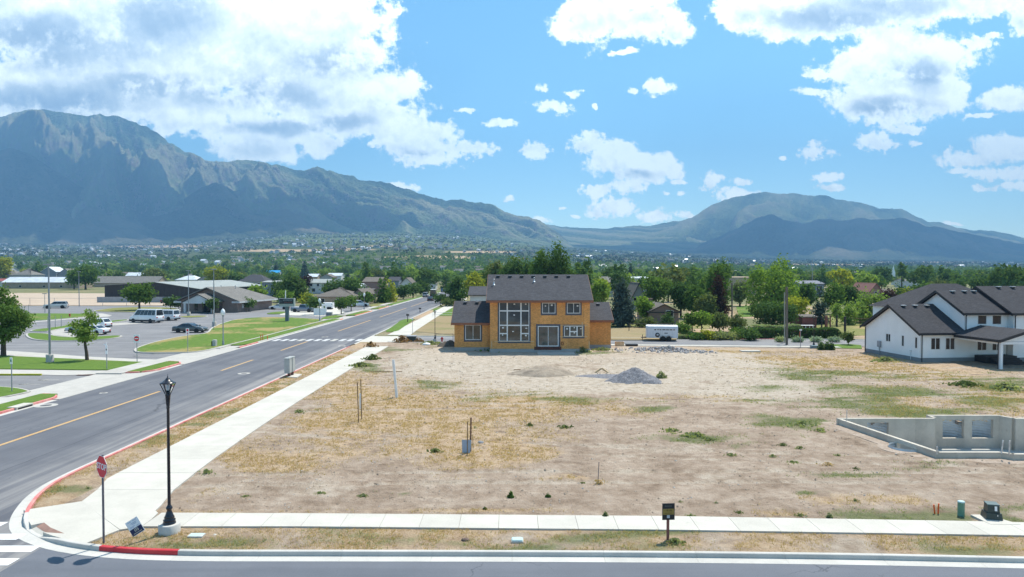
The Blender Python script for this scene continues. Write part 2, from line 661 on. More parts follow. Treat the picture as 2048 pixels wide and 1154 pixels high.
xs = np.array(sorted(set(geo(-36, -9500, 1.5, 1.075)[::-1] + list(np.arange(-35, -20.4, 1.5)) + [-20.24, -20.1] + list(np.arange(-20.0, -9, 0.16)) + list(np.arange(-9, 62, 0.3)) + geo(62.2, 9500, 0.6, 1.075))))
ys = np.array(sorted(set(geo(20, -3000, 4, 1.3)[::-1] + list(np.arange(20.4, 27.5, 0.14)) + list(np.arange(27.5, 102, 0.26)) + geo(102.2, 640, 0.6, 1.03) + geo(655, 9500, 14, 1.025))))
X, Y = np.meshgrid(xs, ys)
Z = ground_z(X, Y)
nx, ny = len(xs), len(ys)
idx = np.arange(nx * ny).reshape(ny, nx)
quads = np.stack([idx[:-1, :-1], idx[:-1, 1:], idx[1:, 1:], idx[1:, :-1]], -1).reshape(-1, 4)
inside = np.zeros(X.shape, bool)
for poly in HOLES:
 inside |= in_poly(X, Y, poly)
drop = inside.ravel()[quads].any(1)
# narrow holes can pass between grid points: also test the cell centres
cx, cy = X.ravel()[quads].mean(1), Y.ravel()[quads].mean(1)
for poly in HOLES:
 drop |= in_poly(cx, cy, poly)
quads = quads[~drop]
P = np.stack([X, Y, Z], -1).reshape(-1, 3)

# what grows where on the lot: straw, green weeds, pale bare soil (R, G, B)
def ell(U, V, lst):
 r = np.zeros(U.shape)
 for cx_, cy_, rx_, ry_, wt in lst:
  d = np.sqrt(((U - cx_) / rx_) ** 2 + ((V - cy_) / ry_) ** 2)
  r = np.maximum(r, wt * (1 - sstep(d, 0.15, 1.5)))
 return r


PALE = [(960, 735, 260, 40, 1), (1200, 765, 330, 34, .95), (1400, 735, 250, 38, 1), (1060, 712, 320, 22, 1), (1490, 775, 190, 40, .9), (870, 720, 120, 24, 1), (1000, 792, 220, 14, .6),
  (1730, 745, 160, 10, .6), (1900, 795, 200, 9, .5), (1560, 960, 160, 14, .5), (1300, 900, 130, 24, .4), (560, 975, 170, 26, .35), (1300, 700, 130, 8, .6)]
STRAW = [(830, 850, 240, 90, 1), (690, 805, 110, 60, 1), (1010, 815, 190, 36, .9), (560, 905, 130, 45, .9), (920, 890, 230, 60, 1), (1150, 820, 160, 24, .6), (1850, 745, 230, 26, .8), (1660, 722, 190, 14, .9),
         (1990, 790, 130, 30, .8), (1500, 702, 160, 8, .7), (1210, 960, 45, 12, .9), (1450, 800, 160, 14, .5), (1800, 805, 160, 14, .6), (430, 980, 60, 25, .4), (1780, 1000, 70, 14, .7), (1640, 1028, 100, 8, .5),
         (420, 1025, 180, 6, .6), (900, 1022, 300, 5, .5), (1960, 830, 120, 14, .7)]
GREEN = [(1850, 800, 230, 30, 1), (1700, 748, 190, 16, .9), (1560, 850, 110, 26, .8), (1060, 795, 170, 16, .75), (1290, 812, 120, 12, .6), (900, 772, 70, 10, .7), (1400, 870, 110, 14, .6), (1800, 940, 200, 12, .6), (1250, 880, 90, 14, .35), (1640, 808, 170, 15, .9), (1720, 772, 150, 16, .8), (1960, 765, 110, 24, .9), (1600, 731, 90, 9, .7), (1390, 866, 60, 10, .8), (1605, 848, 50, 12, .9), (1880, 1028, 105, 20, 1), (2045, 1030, 40, 22, 1),
         (1900, 936, 95, 10, .8), (740, 986, 22, 6, .9), (640, 984, 26, 5, .5), (1550, 770, 60, 12, .5), (840, 775, 60, 10, .5), (1130, 790, 80, 12, .4), (720, 735, 24, 16, .8), (770, 700, 50, 8, .7), (1750, 985, 30, 6, .9),
         (880, 690, 40, 6, .8), (1200, 712, 60, 6, .8), (410, 942, 26, 8, .6), (1500, 892, 60, 10, .4), (600, 820, 40, 8, .4), (1850, 715, 80, 12, .4), (1380, 1030, 60, 6, .4)]
wob = 1.0 + 0 * P[:, 0]
u_ = px_u(P[:, 0] + 9 * (fbm(P[:, 0] / 6, P[:, 1] / 6, 4, 61) - 0.5), P[:, 1])
v_ = HORIZON + FPX * (CAMH - 0.12) / np.maximum(P[:, 1] + 9 * (fbm(P[:, 0] / 7 + 9, P[:, 1] / 5, 4, 62) - 0.5) * sstep(P[:, 1], 26, 40), 5)
nz = fbm(P[:, 0] / 2.3, P[:, 1] / 2.3, 4, 3) - 0.5
nz2 = fbm(P[:, 0] / 5.0 + 40, P[:, 1] / 1.9, 4, 9) - 0.5
pale = np.clip(ell(u_, v_, PALE) + nz2 * 0.5 * (ell(u_, v_, PALE) > 0.05), 0, 1)
straw = np.clip(ell(u_, v_, STRAW) * (0.95 + nz * 1.2) + nz2 * 0.5 + 0.06, 0, 1)
green = np.clip(ell(u_, v_, GREEN) * (0.85 + nz2 * 2.6) + np.clip(nz * 1.1 - 0.28, 0, 1), 0, 1)
# wheel tracks: pressed pale soil, no straw
trk = np.zeros(len(P))
for a_, b_, c_ in TRACKS:
 d_ = P[:, 1] - (c_ + a_ * P[:, 0] + b_ * P[:, 0] ** 2)
 for off in (-0.8, 0.8):
  trk = np.maximum(trk, np.exp(-((d_ - off) / 0.3) ** 2))
trk *= sstep(P[:, 1], 26.5, 28) * (fbm(P[:, 0] / 6, P[:, 1] / 3, 3, 88) > .42)
pale = np.maximum(pale, 0.62 * trk)
straw, green = straw * (1 - 0.75 * trk), green * (1 - 0.6 * trk)
# planting strips between kerb and pavement: straw with green tufts
strip = ((P[:, 0] < -17.9) | ((P[:, 1] < 24.8 - 0.01 * P[:, 0]) & (P[:, 0] > -17))) & (P[:, 1] < 95)
straw = np.where(strip, np.clip(0.72 + nz * 1.5, 0, 1), straw)
green = np.where(strip, np.clip((nz2 + 0.02) * 2.6, 0, 0.85), green)
pale = np.where(strip, np.clip(-nz * 1.6, 0, 0.5), pale)
# beyond the cross street: mown half-dry grass
beyond = (P[:, 1] > CROSS_FAR(P[:, 0]) - 1)
n3 = fbm(P[:, 0] / 11, P[:, 1] / 16, 4, 31)
straw = np.where(beyond, np.clip(1.25 - n3 * 1.5, 0, 0.85), straw)
green = np.where(beyond, np.clip(n3 * 2.0 - 0.55 + 0.5 * sstep(P[:, 1], 130, 200), 0.1, 1), green)
pale = np.where(beyond, 0, pale)
rgba = np.stack([straw, green, pale, np.ones(len(P))], -1)
GM = {}


def ground_mat():
 m, k, b, out = new_mat('lot_soil')
 t = k.n.new('ShaderNodeTexCoord').outputs['Object']
 a = k.n.new('ShaderNodeVertexColor')
 a.layer_name = 'cover'
 s = k.n.new('ShaderNodeSeparateColor')
 k.l.new(a.outputs[0], s.inputs[0])
 n1 = k.noise(t, 0.45, 8, 0.66)
 n2 = k.noise(t, 1.9, 8, 0.72)
 n3 = k.noise(t, 11.0, 5, 0.75)
 soil = k.ramp(k.m('ADD', k.m('MULTIPLY', n1, 0.55), k.m('MULTIPLY', n2, 0.45)), [(0.35, (0.19, 0.136, 0.095)), (0.45, (0.305, 0.23, 0.17)), (0.54, (0.39, 0.305, 0.235)), (0.65, (0.50, 0.41, 0.325))])
 palec = k.ramp(n2, [(0.34, (0.34, 0.275, 0.205)), (0.5, (0.46, 0.39, 0.31)), (0.66, (0.55, 0.48, 0.40))])
 strawc = k.ramp(k.m('ADD', k.m('MULTIPLY', n2, 0.5), k.m('MULTIPLY', n3, 0.5)), [(0.36, (0.26, 0.172, 0.098)), (0.48, (0.42, 0.298, 0.188)), (0.6, (0.53, 0.405, 0.275))])
 greenc = k.ramp(k.m('ADD', k.m('MULTIPLY', n2, 0.4), k.m('MULTIPLY', n3, 0.6)), [(0.3, (0.06, 0.085, 0.035)), (0.52, (0.125, 0.155, 0.06)), (0.7, (0.23, 0.22, 0.10))])

 def edge(ch, nz, lo, hi):
  return k.ss(k.m('ADD', ch, k.m('MULTIPLY', k.m('SUBTRACT', nz, 0.5), 1.3)), lo, hi)
 c = k.mix(k.m('MULTIPLY', edge(s.outputs[2], n1, 0.15, 0.85), 0.96), soil, palec)
 c = k.mix(k.m('MULTIPLY', edge(s.outputs[0], n2, 0.22, 0.85), 0.9), c, strawc)
 c = k.mix(k.m('MULTIPLY', edge(s.outputs[1], n2, 0.26, 0.85), 0.8), c, greenc)
 # pebbles and clods
 vo = k.n.new('ShaderNodeTexVoronoi')
 k.put(vo.inputs['Vector'], t)
 vo.inputs['Scale'].default_value = 9.0
 peb = k.m('MULTIPLY', k.ss(vo.outputs['Distance'], 0.16, 0.08), k.ss(n1, 0.5, 0.62))
 c = k.mix(k.m('MULTIPLY', peb, 0.7), c, (0.52, 0.47, 0.42))
 k.put(b.inputs['Base Color'], c)
 b.inputs['Roughness'].default_value = 0.95
 b.inputs['Specular IOR Level'].default_value = 0.1
 bn = k.n.new('ShaderNodeBump')
 bn.inputs['Strength'].default_value = 1.0
 bn.inputs['Distance'].default_value = 0.16
 k.put(bn.inputs['Height'], k.m('ADD', k.m('ADD', k.m('MULTIPLY', n2, 1.0), k.m('MULTIPLY', n3, 0.5)), k.m('MULTIPLY', peb, 0.4)))
 k.l.new(bn.outputs[0], b.inputs['Normal'])
 return m


def valley_mat():
 m, k, b, out = new_mat('valley_fields')
 t = k.n.new('ShaderNodeTexCoord').outputs['Object']
 st = k.v('MULTIPLY', t, (1, 0.45, 1))
 n1 = k.noise(st, 0.0035, 5, 0.6)
 n2 = k.noise(st, 0.02, 5, 0.65)
 n3 = k.noise(t, 0.11, 3, 0.7)
 c = k.ramp(k.m('ADD', k.m('MULTIPLY', n2, 0.6), k.m('MULTIPLY', n3, 0.4)), [(0.34, (0.035, 0.05, 0.028)), (0.5, (0.07, 0.092, 0.045)), (0.62, (0.12, 0.13, 0.07)), (0.74, (0.24, 0.20, 0.13))])
 a = k.n.new('ShaderNodeVertexColor')
 a.layer_name = 'cover'
 s = k.n.new('ShaderNodeSeparateColor')
 k.l.new(a.outputs[0], s.inputs[0])
 c = k.mix(k.ss(k.m('ADD', s.outputs[2], k.m('MULTIPLY', k.m('SUBTRACT', n2, 0.5), 0.8)), 0.4, 0.6), c, k.ramp(n3, [(0.3, (0.33, 0.24, 0.15)), (0.7, (0.48, 0.37, 0.25))]))
 c = k.mix(k.m('MULTIPLY', k.ss(k.m('ADD', s.outputs[1], k.m('MULTIPLY', k.m('SUBTRACT', n2, 0.5), 0.9)), 0.4, 0.7), 0.8), c, k.ramp(n3, [(0.3, (0.085, 0.12, 0.05)), (0.7, (0.16, 0.185, 0.085))]))
 k.put(b.inputs['Base Color'], c)
 b.inputs['Roughness'].default_value = 1.0
 b.inputs['Specular IOR Level'].default_value = 0.0
 return m


# tan construction land, dry fields and green brush on the benches
far = P[:, 1] > 655
vy = HORIZON - FPX * (P[:, 2] - CAMH) / np.maximum(P[:, 1], 5)
TAN = [(330, 493, 120, 3.0, 1), (560, 501, 150, 3.0, 1), (700, 499, 60, 3.5, .9), (860, 515, 110, 4.5, 1), (960, 504, 90, 2.6, 1), (760, 492, 40, 2.5, .8), (1640, 529, 150, 2.2, .75), (1850, 524, 200, 2.2, .7), (1450, 531, 50, 1.5, .6), (1030, 517, 60, 3, .8), (60, 489, 90, 1.5, .6)]
BRUSH = [(800, 478, 320, 16, 1), (620, 476, 120, 14, 1), (1000, 488, 150, 12, 1), (1300, 534, 200, 3, .9), (1800, 536, 300, 3, .5)]
rgba[far, 2] = ell(u_, vy, TAN)[far]
rgba[far, 1] = ell(u_, vy, BRUSH)[far]
rgba[far, 0] = 0
me = np_mesh('ground', P, quads, mats=(ground_mat(), valley_mat()), smooth=True)
pm = (P[quads[:, 0], 1] > 655).astype(np.int32)
me.polygons.foreach_set('material_index', pm)
ca = me.color_attributes.new('cover', 'FLOAT_COLOR', 'POINT')
ca.data.foreach_set('color', rgba.astype(np.float32).ravel())
ground = tag(link('ground', me), 'open building lot of bare soil, straw and weeds running out to the valley floor', kind='structure')
SOIL = me.materials[0]

# ------------------------------------------------------------------ mountains
MOUNT_R = 7000.0


def mount_mat(name, greens, drys, rock, dens=1.0):
 m, k, b, out = new_mat(name)
 t = k.n.new('ShaderNodeTexCoord').outputs['Object']
 geo_ = k.n.new('ShaderNodeNewGeometry')
 sp = k.n.new('ShaderNodeSeparateXYZ')
 k.l.new(geo_.outputs['Normal'], sp.inputs[0])
 n1 = k.noise(t, 0.0022, 6, 0.62)
 n2 = k.noise(t, 0.012, 6, 0.68)
 n3 = k.noise(t, 0.05, 4, 0.7)
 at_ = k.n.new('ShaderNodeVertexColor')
 at_.layer_name = 'gully_shade'
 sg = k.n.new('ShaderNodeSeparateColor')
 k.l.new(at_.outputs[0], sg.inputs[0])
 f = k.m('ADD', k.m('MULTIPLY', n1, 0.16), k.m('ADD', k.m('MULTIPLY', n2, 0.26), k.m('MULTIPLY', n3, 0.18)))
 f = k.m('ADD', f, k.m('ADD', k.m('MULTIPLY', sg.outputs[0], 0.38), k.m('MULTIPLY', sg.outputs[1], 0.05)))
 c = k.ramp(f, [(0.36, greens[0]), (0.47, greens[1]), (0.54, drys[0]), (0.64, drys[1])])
 steep = k.m('MULTIPLY', k.ss(sp.outputs[2], 0.80, 0.62), k.ss(n2, 0.48, 0.6))
 c = k.mix(steep, c, rock)
 # single dark trees and thickets, massed in the gullies to deepen their shade
 vo = k.n.new('ShaderNodeTexVoronoi')
 k.put(vo.inputs['Vector'], t)
 vo.inputs['Scale'].default_value = 0.042
 tr = k.m('MULTIPLY', k.ss(vo.outputs['Distance'], 0.50, 0.25), k.ss(k.m('ADD', k.m('MULTIPLY', n2, 0.6), k.m('SUBTRACT', 0.42, k.m('MULTIPLY', sg.outputs[0], 0.42))), 0.44, 0.56))
 c = k.mix(k.m('MULTIPLY', tr, dens), c, (0.013, 0.021, 0.013))
 k.put(b.inputs['Base Color'], c)
 b.inputs['Roughness'].default_value = 1.0
 b.inputs['Specular IOR Level'].default_value = 0.0
 bn = k.n.new('ShaderNodeBump')
 bn.inputs['Strength'].default_value = 0.9
 bn.inputs['Distance'].default_value = 55.0
 k.put(bn.inputs['Height'], k.m('ADD', n2, k.m('MULTIPLY', n3, 0.45)))
 k.l.new(bn.outputs[0], b.inputs['Normal'])
 return m


def mountain(label, ridge, Rr, Rb, material, amp=0.16, freq=70.0, seed=0, step=4, rows=150, sharp=1.0, peak=0):
 """heightfield whose crest is the given skyline at distance Rr(u), rising from the bench at Rb"""
 ru, ry = zip(*ridge)
 u = np.arange(ru[0], ru[-1] + 1, step, dtype=float)
 yc = np.interp(u, ru, ry)
 yc = yc + (fbm(u / 22.0, u * 0, 5, seed + 77, 0.6) - 0.5) * 8.0 * sharp
 Rd = np.interp(u, *zip(*Rr)) if isinstance(Rr, list) else np.full(u.shape, float(Rr))
 t = np.concatenate([np.linspace(-0.04, 1.0, rows), 1.0 + np.linspace(0.02, 0.6, 12)])
 U, T = np.meshgrid(u, t)
 Rb_ = np.interp(u, *zip(*Rb)) if isinstance(Rb, list) else np.full(u.shape, float(Rb))
 Yd = Rb_ + (Rd - Rb_) * T
 Xd = (U - 1024) / FPX * Yd
 base = valley(Xd, Yd)
 H = CAMH + (HORIZON - yc) / FPX * Rd
 H = np.maximum(H, valley((u - 1024) / FPX * Rb_, Rb_) + 2)
 tt = np.clip(T, 0, 1)
 # gullies and spurs that run down the slope, forking upward
 wv = (fbm(U / 210 + T * 0.6, T * 2.2, 3, seed) - 0.5) * 2.2
 Uf = (U - peak) * (0.72 + 0.55 * T)
 s1 = fbm(Uf / freq + wv, T * 0.8 + 3, 4, seed + 3, 0.5, True)
 s2 = fbm(Uf / (freq * 0.34) - wv * 1.3, T * 2.4, 5, seed + 9, 0.55, True)
 rel = (s1 - 0.42) * 1.0 + (s2 - 0.42) * 0.38
 env = np.clip(tt * 4, 0, 1) * (1 - tt ** 6)
 prof = 0.25 * tt + 0.75 * tt ** 1.45
 h0 = valley((U - 1024) / FPX * Rb_, Rb_ + 0 * T)
 Zm = h0 + (H - h0) * np.clip(prof + amp * rel * env, -0.02, 1.02)
 # never poke above the skyline as seen from the street
 lim = CAMH + (H - CAMH) / Rd * Yd
 Zm = np.where(T < 0.985, np.minimum(Zm, lim - 4), Zm)
 Zm = np.where(T > 1, H * (1 - 1.1 * (T - 1)), Zm)
 Zm = np.where(T < 0, base - 30 * (-T) * 25, Zm)
 n, mm = U.shape
 ix = np.arange(n * mm).reshape(n, mm)
 q = np.stack([ix[:-1, :-1], ix[:-1, 1:], ix[1:, 1:], ix[1:, :-1]], -1).reshape(-1, 4)
 me = np_mesh('mountain', np.stack([Xd, Yd, Zm], -1).reshape(-1, 3), q, mats=(material,), smooth=True)
 ca_ = me.color_attributes.new('gully_shade', 'FLOAT_COLOR', 'POINT')
 gu = np.clip(0.5 + rel * 0.9, 0, 1).ravel()  # relief shading put into the slope colour: gullies dark with brush, spurs pale
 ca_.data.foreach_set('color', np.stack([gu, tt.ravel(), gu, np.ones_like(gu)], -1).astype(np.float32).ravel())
 return tag(link('mountain', me), label, kind='structure')


A_RIDGE = [(-420, 330), (-300, 296), (-150, 262), (0, 236), (30, 228), (62, 222), (99, 219), (120, 224), (137, 228), (160, 229), (181, 233), (202, 229), (222, 232), (240, 236), (258, 243), (274, 250), (298, 257), (320, 271), (339, 283), (377, 303), (411, 319),
           (445, 325), (470, 324), (496, 322), (531, 327), (560, 332), (582, 336), (616, 343), (637, 337), (668, 341), (703, 355), (737, 363), (778, 368), (836, 387), (867, 397), (891, 402), (915, 398), (942, 401), (983, 411), (1011, 424),
           (1045, 436), (1072, 441), (1093, 449), (1113, 463), (1134, 483), (1160, 500), (1185, 508)]
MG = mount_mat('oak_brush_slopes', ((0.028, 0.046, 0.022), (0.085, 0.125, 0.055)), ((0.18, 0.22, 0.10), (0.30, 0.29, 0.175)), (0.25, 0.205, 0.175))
MD = mount_mat('shade_toned_slopes', ((0.036, 0.052, 0.028), (0.062, 0.083, 0.042)), ((0.10, 0.11, 0.06), (0.19, 0.165, 0.11)), (0.17, 0.145, 0.125))  # slope colours toned down to carry the cloud shade lying on these hills
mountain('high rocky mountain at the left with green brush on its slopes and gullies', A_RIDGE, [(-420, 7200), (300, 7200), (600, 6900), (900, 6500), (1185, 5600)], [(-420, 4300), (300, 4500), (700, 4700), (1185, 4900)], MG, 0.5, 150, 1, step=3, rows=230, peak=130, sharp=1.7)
F_RIDGE = [(-420, 330), (-200, 300), (-60, 306), (0, 303), (27, 297), (51, 304), (86, 325), (137, 358), (188, 390), (240, 410), (280, 428), (308, 424), (340, 414), (372, 398), (405, 376), (435, 363), (462, 378), (490, 398), (513, 409), (537, 416), (565, 408), (589, 418), (616, 436), (650, 452), (680, 466)]
mountain('brush covered foothills below the high mountain, toned darker for cloud shade', F_RIDGE, 5500, 4150, MD, 0.34, 130, 5, rows=110, peak=100)
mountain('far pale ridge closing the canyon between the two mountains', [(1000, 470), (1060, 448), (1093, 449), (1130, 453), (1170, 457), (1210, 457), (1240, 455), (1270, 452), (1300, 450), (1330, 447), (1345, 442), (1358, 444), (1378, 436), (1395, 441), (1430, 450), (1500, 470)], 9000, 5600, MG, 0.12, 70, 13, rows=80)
E_RIDGE = [(1170, 512), (1230, 486), (1270, 470), (1300, 460), (1317, 455), (1359, 445), (1381, 438), (1411, 417), (1449, 401), (1479, 393), (1505, 386), (1527, 383), (1554, 386), (1580, 387), (1606, 392), (1636, 390), (1674, 398), (1722, 406), (1752, 417), (1786, 416), (1801, 417), (1824, 429),
           (1854, 446), (1880, 446), (1910, 453), (1947, 462), (1985, 461), (2022, 468), (2048, 477), (2150, 490), (2300, 505), (2420, 520)]
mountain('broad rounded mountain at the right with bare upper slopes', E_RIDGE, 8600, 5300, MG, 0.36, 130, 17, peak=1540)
mountain('hill in front of the right mountain, toned darker for cloud shade', [(1270, 514), (1332, 506), (1392, 493), (1430, 477), (1486, 449), (1510, 437), (1535, 430), (1550, 432), (1580, 443), (1610, 446), (1640, 438), (1680, 441), (1720, 437), (1760, 440), (1800, 436), (1830, 444), (1854, 452), (1880, 454), (1910, 462), (1947, 470), (1990, 477), (2048, 488), (2150, 500), (2300, 512), (2420, 522)],
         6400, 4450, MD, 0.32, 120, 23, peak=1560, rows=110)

# clouds overhead of the mountains, higher than the frame: they throw the broad shade on the lower slopes
mcl, kcl, bcl, _ = new_mat('cloud_white')
bcl.inputs['Base Color'].default_value = (0.9, 0.9, 0.9, 1)
bcl.inputs['Roughness'].default_value = 1
bcl.inputs['Specular IOR Level'].default_value = 0


def cloud(cx_, cy_, rx_, ry_, z_, seed):
 bm = bmesh.new()
 bmesh.ops.create_icosphere(bm, subdivisions=5, radius=1)
 for v in bm.verts:
  a = math.atan2(v.co.y, v.co.x)
  lob = 1 + 0.5 * (fbm(np.array([v.co.x * 2.2 + 9]), np.array([v.co.y * 2.2 + seed]), 4, seed)[0] - 0.5) * 2
  hz = v.co.z * (330 if v.co.z > 0 else 70) * (0.6 + fbm(np.array([v.co.x * 4]), np.array([v.co.y * 4 + seed]), 3, seed + 5)[0])
  v.co = Vector((v.co.x * rx_ * lob, v.co.y * ry_ * lob, hz))
 me = bpy.data.meshes.new('cloud')
 bm.to_mesh(me)
 bm.free()
 for q in me.polygons:
  q.use_smooth = True
 me.materials.append(mcl)
 return tag(link('cloud', me, None, (cx_, cy_, z_)), 'white cumulus cloud high above the mountain slopes', kind='structure')


def shade_at(x, y, z, alt, rx_, ry_, seed):
 t = (alt - z) / sdir.z
 return cloud(x + sdir.x * t, y + sdir.y * t, rx_, ry_, alt, seed)


shade_at(-3300, 4900, 330, 3600, 1750, 760, 1)
shade_at(-1700, 5000, 250, 3600, 800, 520, 3)
shade_at(2700, 5700, 250, 3900, 1900, 900, 2)
shade_at(4300, 5500, 150, 3900, 1100, 800, 4)

# ------------------------------------------------------------------ haze: one box of even thin air round everything but the clouds
HAZE_TOP, HAZE_DENS = 1800.0, 1.4e-4
mh = bpy.data.materials.new('haze')
mh.use_nodes = True
mh.node_tree.nodes.clear()
kh = NT(mh.node_tree)
oh = kh.n.new('ShaderNodeOutputMaterial')
vh = kh.n.new('ShaderNodeVolumePrincipled')
vh.inputs['Color'].default_value = (0.29, 0.60, 1.0, 1)
vh.inputs['Density'].default_value = HAZE_DENS
vh.inputs['Anisotropy'].default_value = 0.0
kh.l.new(vh.outputs[0], oh.inputs['Volume'])
tag(MB().box(-15000, -3200, -3.2, 15000, 9700, HAZE_TOP).build('haze', mh), 'thin bluish summer haze filling the valley air', kind='stuff')

# ------------------------------------------------------------------ roads, kerbs, pavements, lawns
def asphalt(name, c0, c1, streak=True, dusty=False):
 m, k, b, out = new_mat(name)
 t = k.n.new('ShaderNodeTexCoord').outputs['Object']
 lane = k.noise(k.v('MULTIPLY', t, (1.1, 0.03, 1)) if streak else k.v('MULTIPLY', t, (0.05, 0.8, 1)), 0.9, 4, 0.6)
 blot = k.noise(t, 0.22, 6, 0.65)
 grit = k.noise(t, 45.0, 3, 0.8)
 f = k.m('ADD', k.m('MULTIPLY', lane, 0.55), k.m('MULTIPLY', blot, 0.45))
 c = k.mix(k.ss(f, 0.34, 0.66), c0, c1)
 c = k.mix(k.ss(grit, 0.2, 0.8), k.mix(1.0, c, (0.78,) * 3, 'MULTIPLY'), k.mix(1.0, c, (1.2,) * 3, 'MULTIPLY'))
 vo = k.n.new('ShaderNodeTexVoronoi')
 vo.feature = 'DISTANCE_TO_EDGE'
 k.put(vo.inputs['Vector'], k.v('MULTIPLY_ADD', k.noise(t, 0.8, 4, 0.6, out=1), (1.6, 1.6, 0), t))
 vo.inputs['Scale'].default_value = 0.13
 crack = k.m('MULTIPLY', k.ss(vo.outputs['Distance'], 0.004, 0.001), k.ss(blot, 0.48, 0.6))
 c = k.mix(k.m('MULTIPLY', crack, 0.6), c, tuple(v * 0.45 for v in c0))
 if dusty:                                    # sand washed down along the right gutter, sealed seams along the lanes
  sp = k.n.new('ShaderNodeSeparateXYZ')
  k.l.new(t, sp.inputs[0])
  du = k.m('MULTIPLY', k.ss(k.m('ADD', sp.outputs[0], k.m('MULTIPLY', k.m('SUBTRACT', blot, 0.5), 5.0)), -24.6, -20.8), k.ss(lane, 0.38, 0.66))
  c = k.mix(k.m('MULTIPLY', du, 0.7), c, (0.30, 0.285, 0.27))
  for xs_, w_ in ((-23.9, 0.05), (-30.4, 0.05)):
   seam = k.ss(k.m('ABSOLUTE', k.m('SUBTRACT', k.m('ADD', sp.outputs[0], k.m('MULTIPLY', k.m('SUBTRACT', blot, 0.5), 0.5)), xs_)), w_, w_ * 0.4)
   c = k.mix(k.m('MULTIPLY', seam, 0.55), c, (0.05, 0.052, 0.06))
 k.put(b.inputs['Base Color'], c)
 b.inputs['Roughness'].default_value = 0.86
 b.inputs['Specular IOR Level'].default_value = 0.25
 bn = k.n.new('ShaderNodeBump')
 bn.inputs['Strength'].default_value = 0.35
 bn.inputs['Distance'].default_value = 0.01
 k.put(bn.inputs['Height'], grit)
 k.l.new(bn.outputs[0], b.inputs['Normal'])
 return m


def concrete(name, c, var=0.08, stain=0.25, scale=0.9):
 m, k, b, out = new_mat(name)
 t = k.n.new('ShaderNodeTexCoord').outputs['Object']
 rnd = k.n.new('ShaderNodeObjectInfo').outputs['Random']
 n1 = k.noise(t, scale, 6, 0.65)
 n2 = k.noise(t, 22.0, 4, 0.7)
 col = k.mix(k.ss(n1, 0.3, 0.7), tuple(v * (1 - var) for v in c), tuple(v * (1 + var) for v in c))
 col = k.mix(1.0, col, k.ramp(n2, [(0.25, (0.9, 0.9, 0.9)), (0.75, (1.07, 1.07, 1.07))]), 'MULTIPLY')
 tone = k.lin(rnd, 0, 1, 0.94, 1.04)
 cc = k.n.new('ShaderNodeCombineXYZ')
 for i in range(3):
  k.put(cc.inputs[i], tone)
 col = k.mix(1.0, col, cc.outputs[0], 'MULTIPLY')
 st = k.m('MULTIPLY', k.ss(k.noise(k.v('MULTIPLY', t, (1, 1.6, 1)), 1.7, 5, 0.7), 0.60, 0.74), stain)
 col = k.mix(st, col, tuple(v * 0.62 for v in c))
 k.put(b.inputs['Base Color'], col)
 b.inputs['Roughness'].default_value = 0.9
 b.inputs['Specular IOR Level'].default_value = 0.2
 bn = k.n.new('ShaderNodeBump')
 bn.inputs['Strength'].default_value = 0.25
 bn.inputs['Distance'].default_value = 0.01
 k.put(bn.inputs['Height'], n2)
 k.l.new(bn.outputs[0], b.inputs['Normal'])
 return m


M = {}
M['road'] = asphalt('road_asphalt', (0.098, 0.102, 0.118), (0.152, 0.156, 0.17), True, True)
M['street'] = asphalt('street_asphalt', (0.105, 0.115, 0.135), (0.145, 0.155, 0.178), False)
M['lot'] = asphalt('lot_asphalt', (0.165, 0.163, 0.17), (0.24, 0.237, 0.24), False)
M['walk'] = concrete('walk_concrete', (0.515, 0.49, 0.435), 0.06, 0.3)
M['kerb'] = concrete('kerb_concrete', (0.50, 0.485, 0.45), 0.08, 0.4)
M['apron'] = concrete('apron_concrete', (0.44, 0.42, 0.385), 0.07, 0.3)
M['wallconc'] = concrete('wall_concrete', (0.50, 0.455, 0.385), 0.14, 0.45, 0.6)
M['red_faded'] = mat('faded_red_paint', (0.55, 0.15, 0.14), 0.8, scale=1.5, col2=(0.62, 0.30, 0.27), fine=0.15)
M['red'] = mat('red_kerb_paint', (0.46, 0.02, 0.03), 0.55, scale=1.2, col2=(0.50, 0.045, 0.05), fine=0.1)
M['orange_red'] = mat('orange_red_kerb_paint', (0.60, 0.14, 0.07), 0.7, scale=1.5, col2=(0.62, 0.24, 0.15))
M['yellow_kerb'] = mat('yellow_kerb_paint', (0.45, 0.42, 0.03), 0.7, scale=1.5)
M['line_yellow'] = mat('worn_yellow_line', (0.52, 0.30, 0.10), 0.8, scale=2.2, col2=(0.46, 0.32, 0.17), fine=0.2, finescale=14)
M['line_white'] = mat('worn_white_line', (0.62, 0.62, 0.62), 0.8, scale=2.0, col2=(0.70, 0.70, 0.69), fine=0.12, finescale=14)
M['line_worn'] = mat('worn_bar_paint', (0.42, 0.42, 0.42), 0.8, scale=2.0, col2=(0.56, 0.56, 0.55), fine=0.2, finescale=8)
M['line_pale'] = mat('pale_worn_line', (0.40, 0.39, 0.36), 0.8, scale=2.0, col2=(0.5, 0.48, 0.42), fine=0.2, finescale=10)
M['tactile'] = mat('brown_tactile_paving', (0.30, 0.18, 0.14), 0.85, scale=5, bump=0.6, bscale=60)


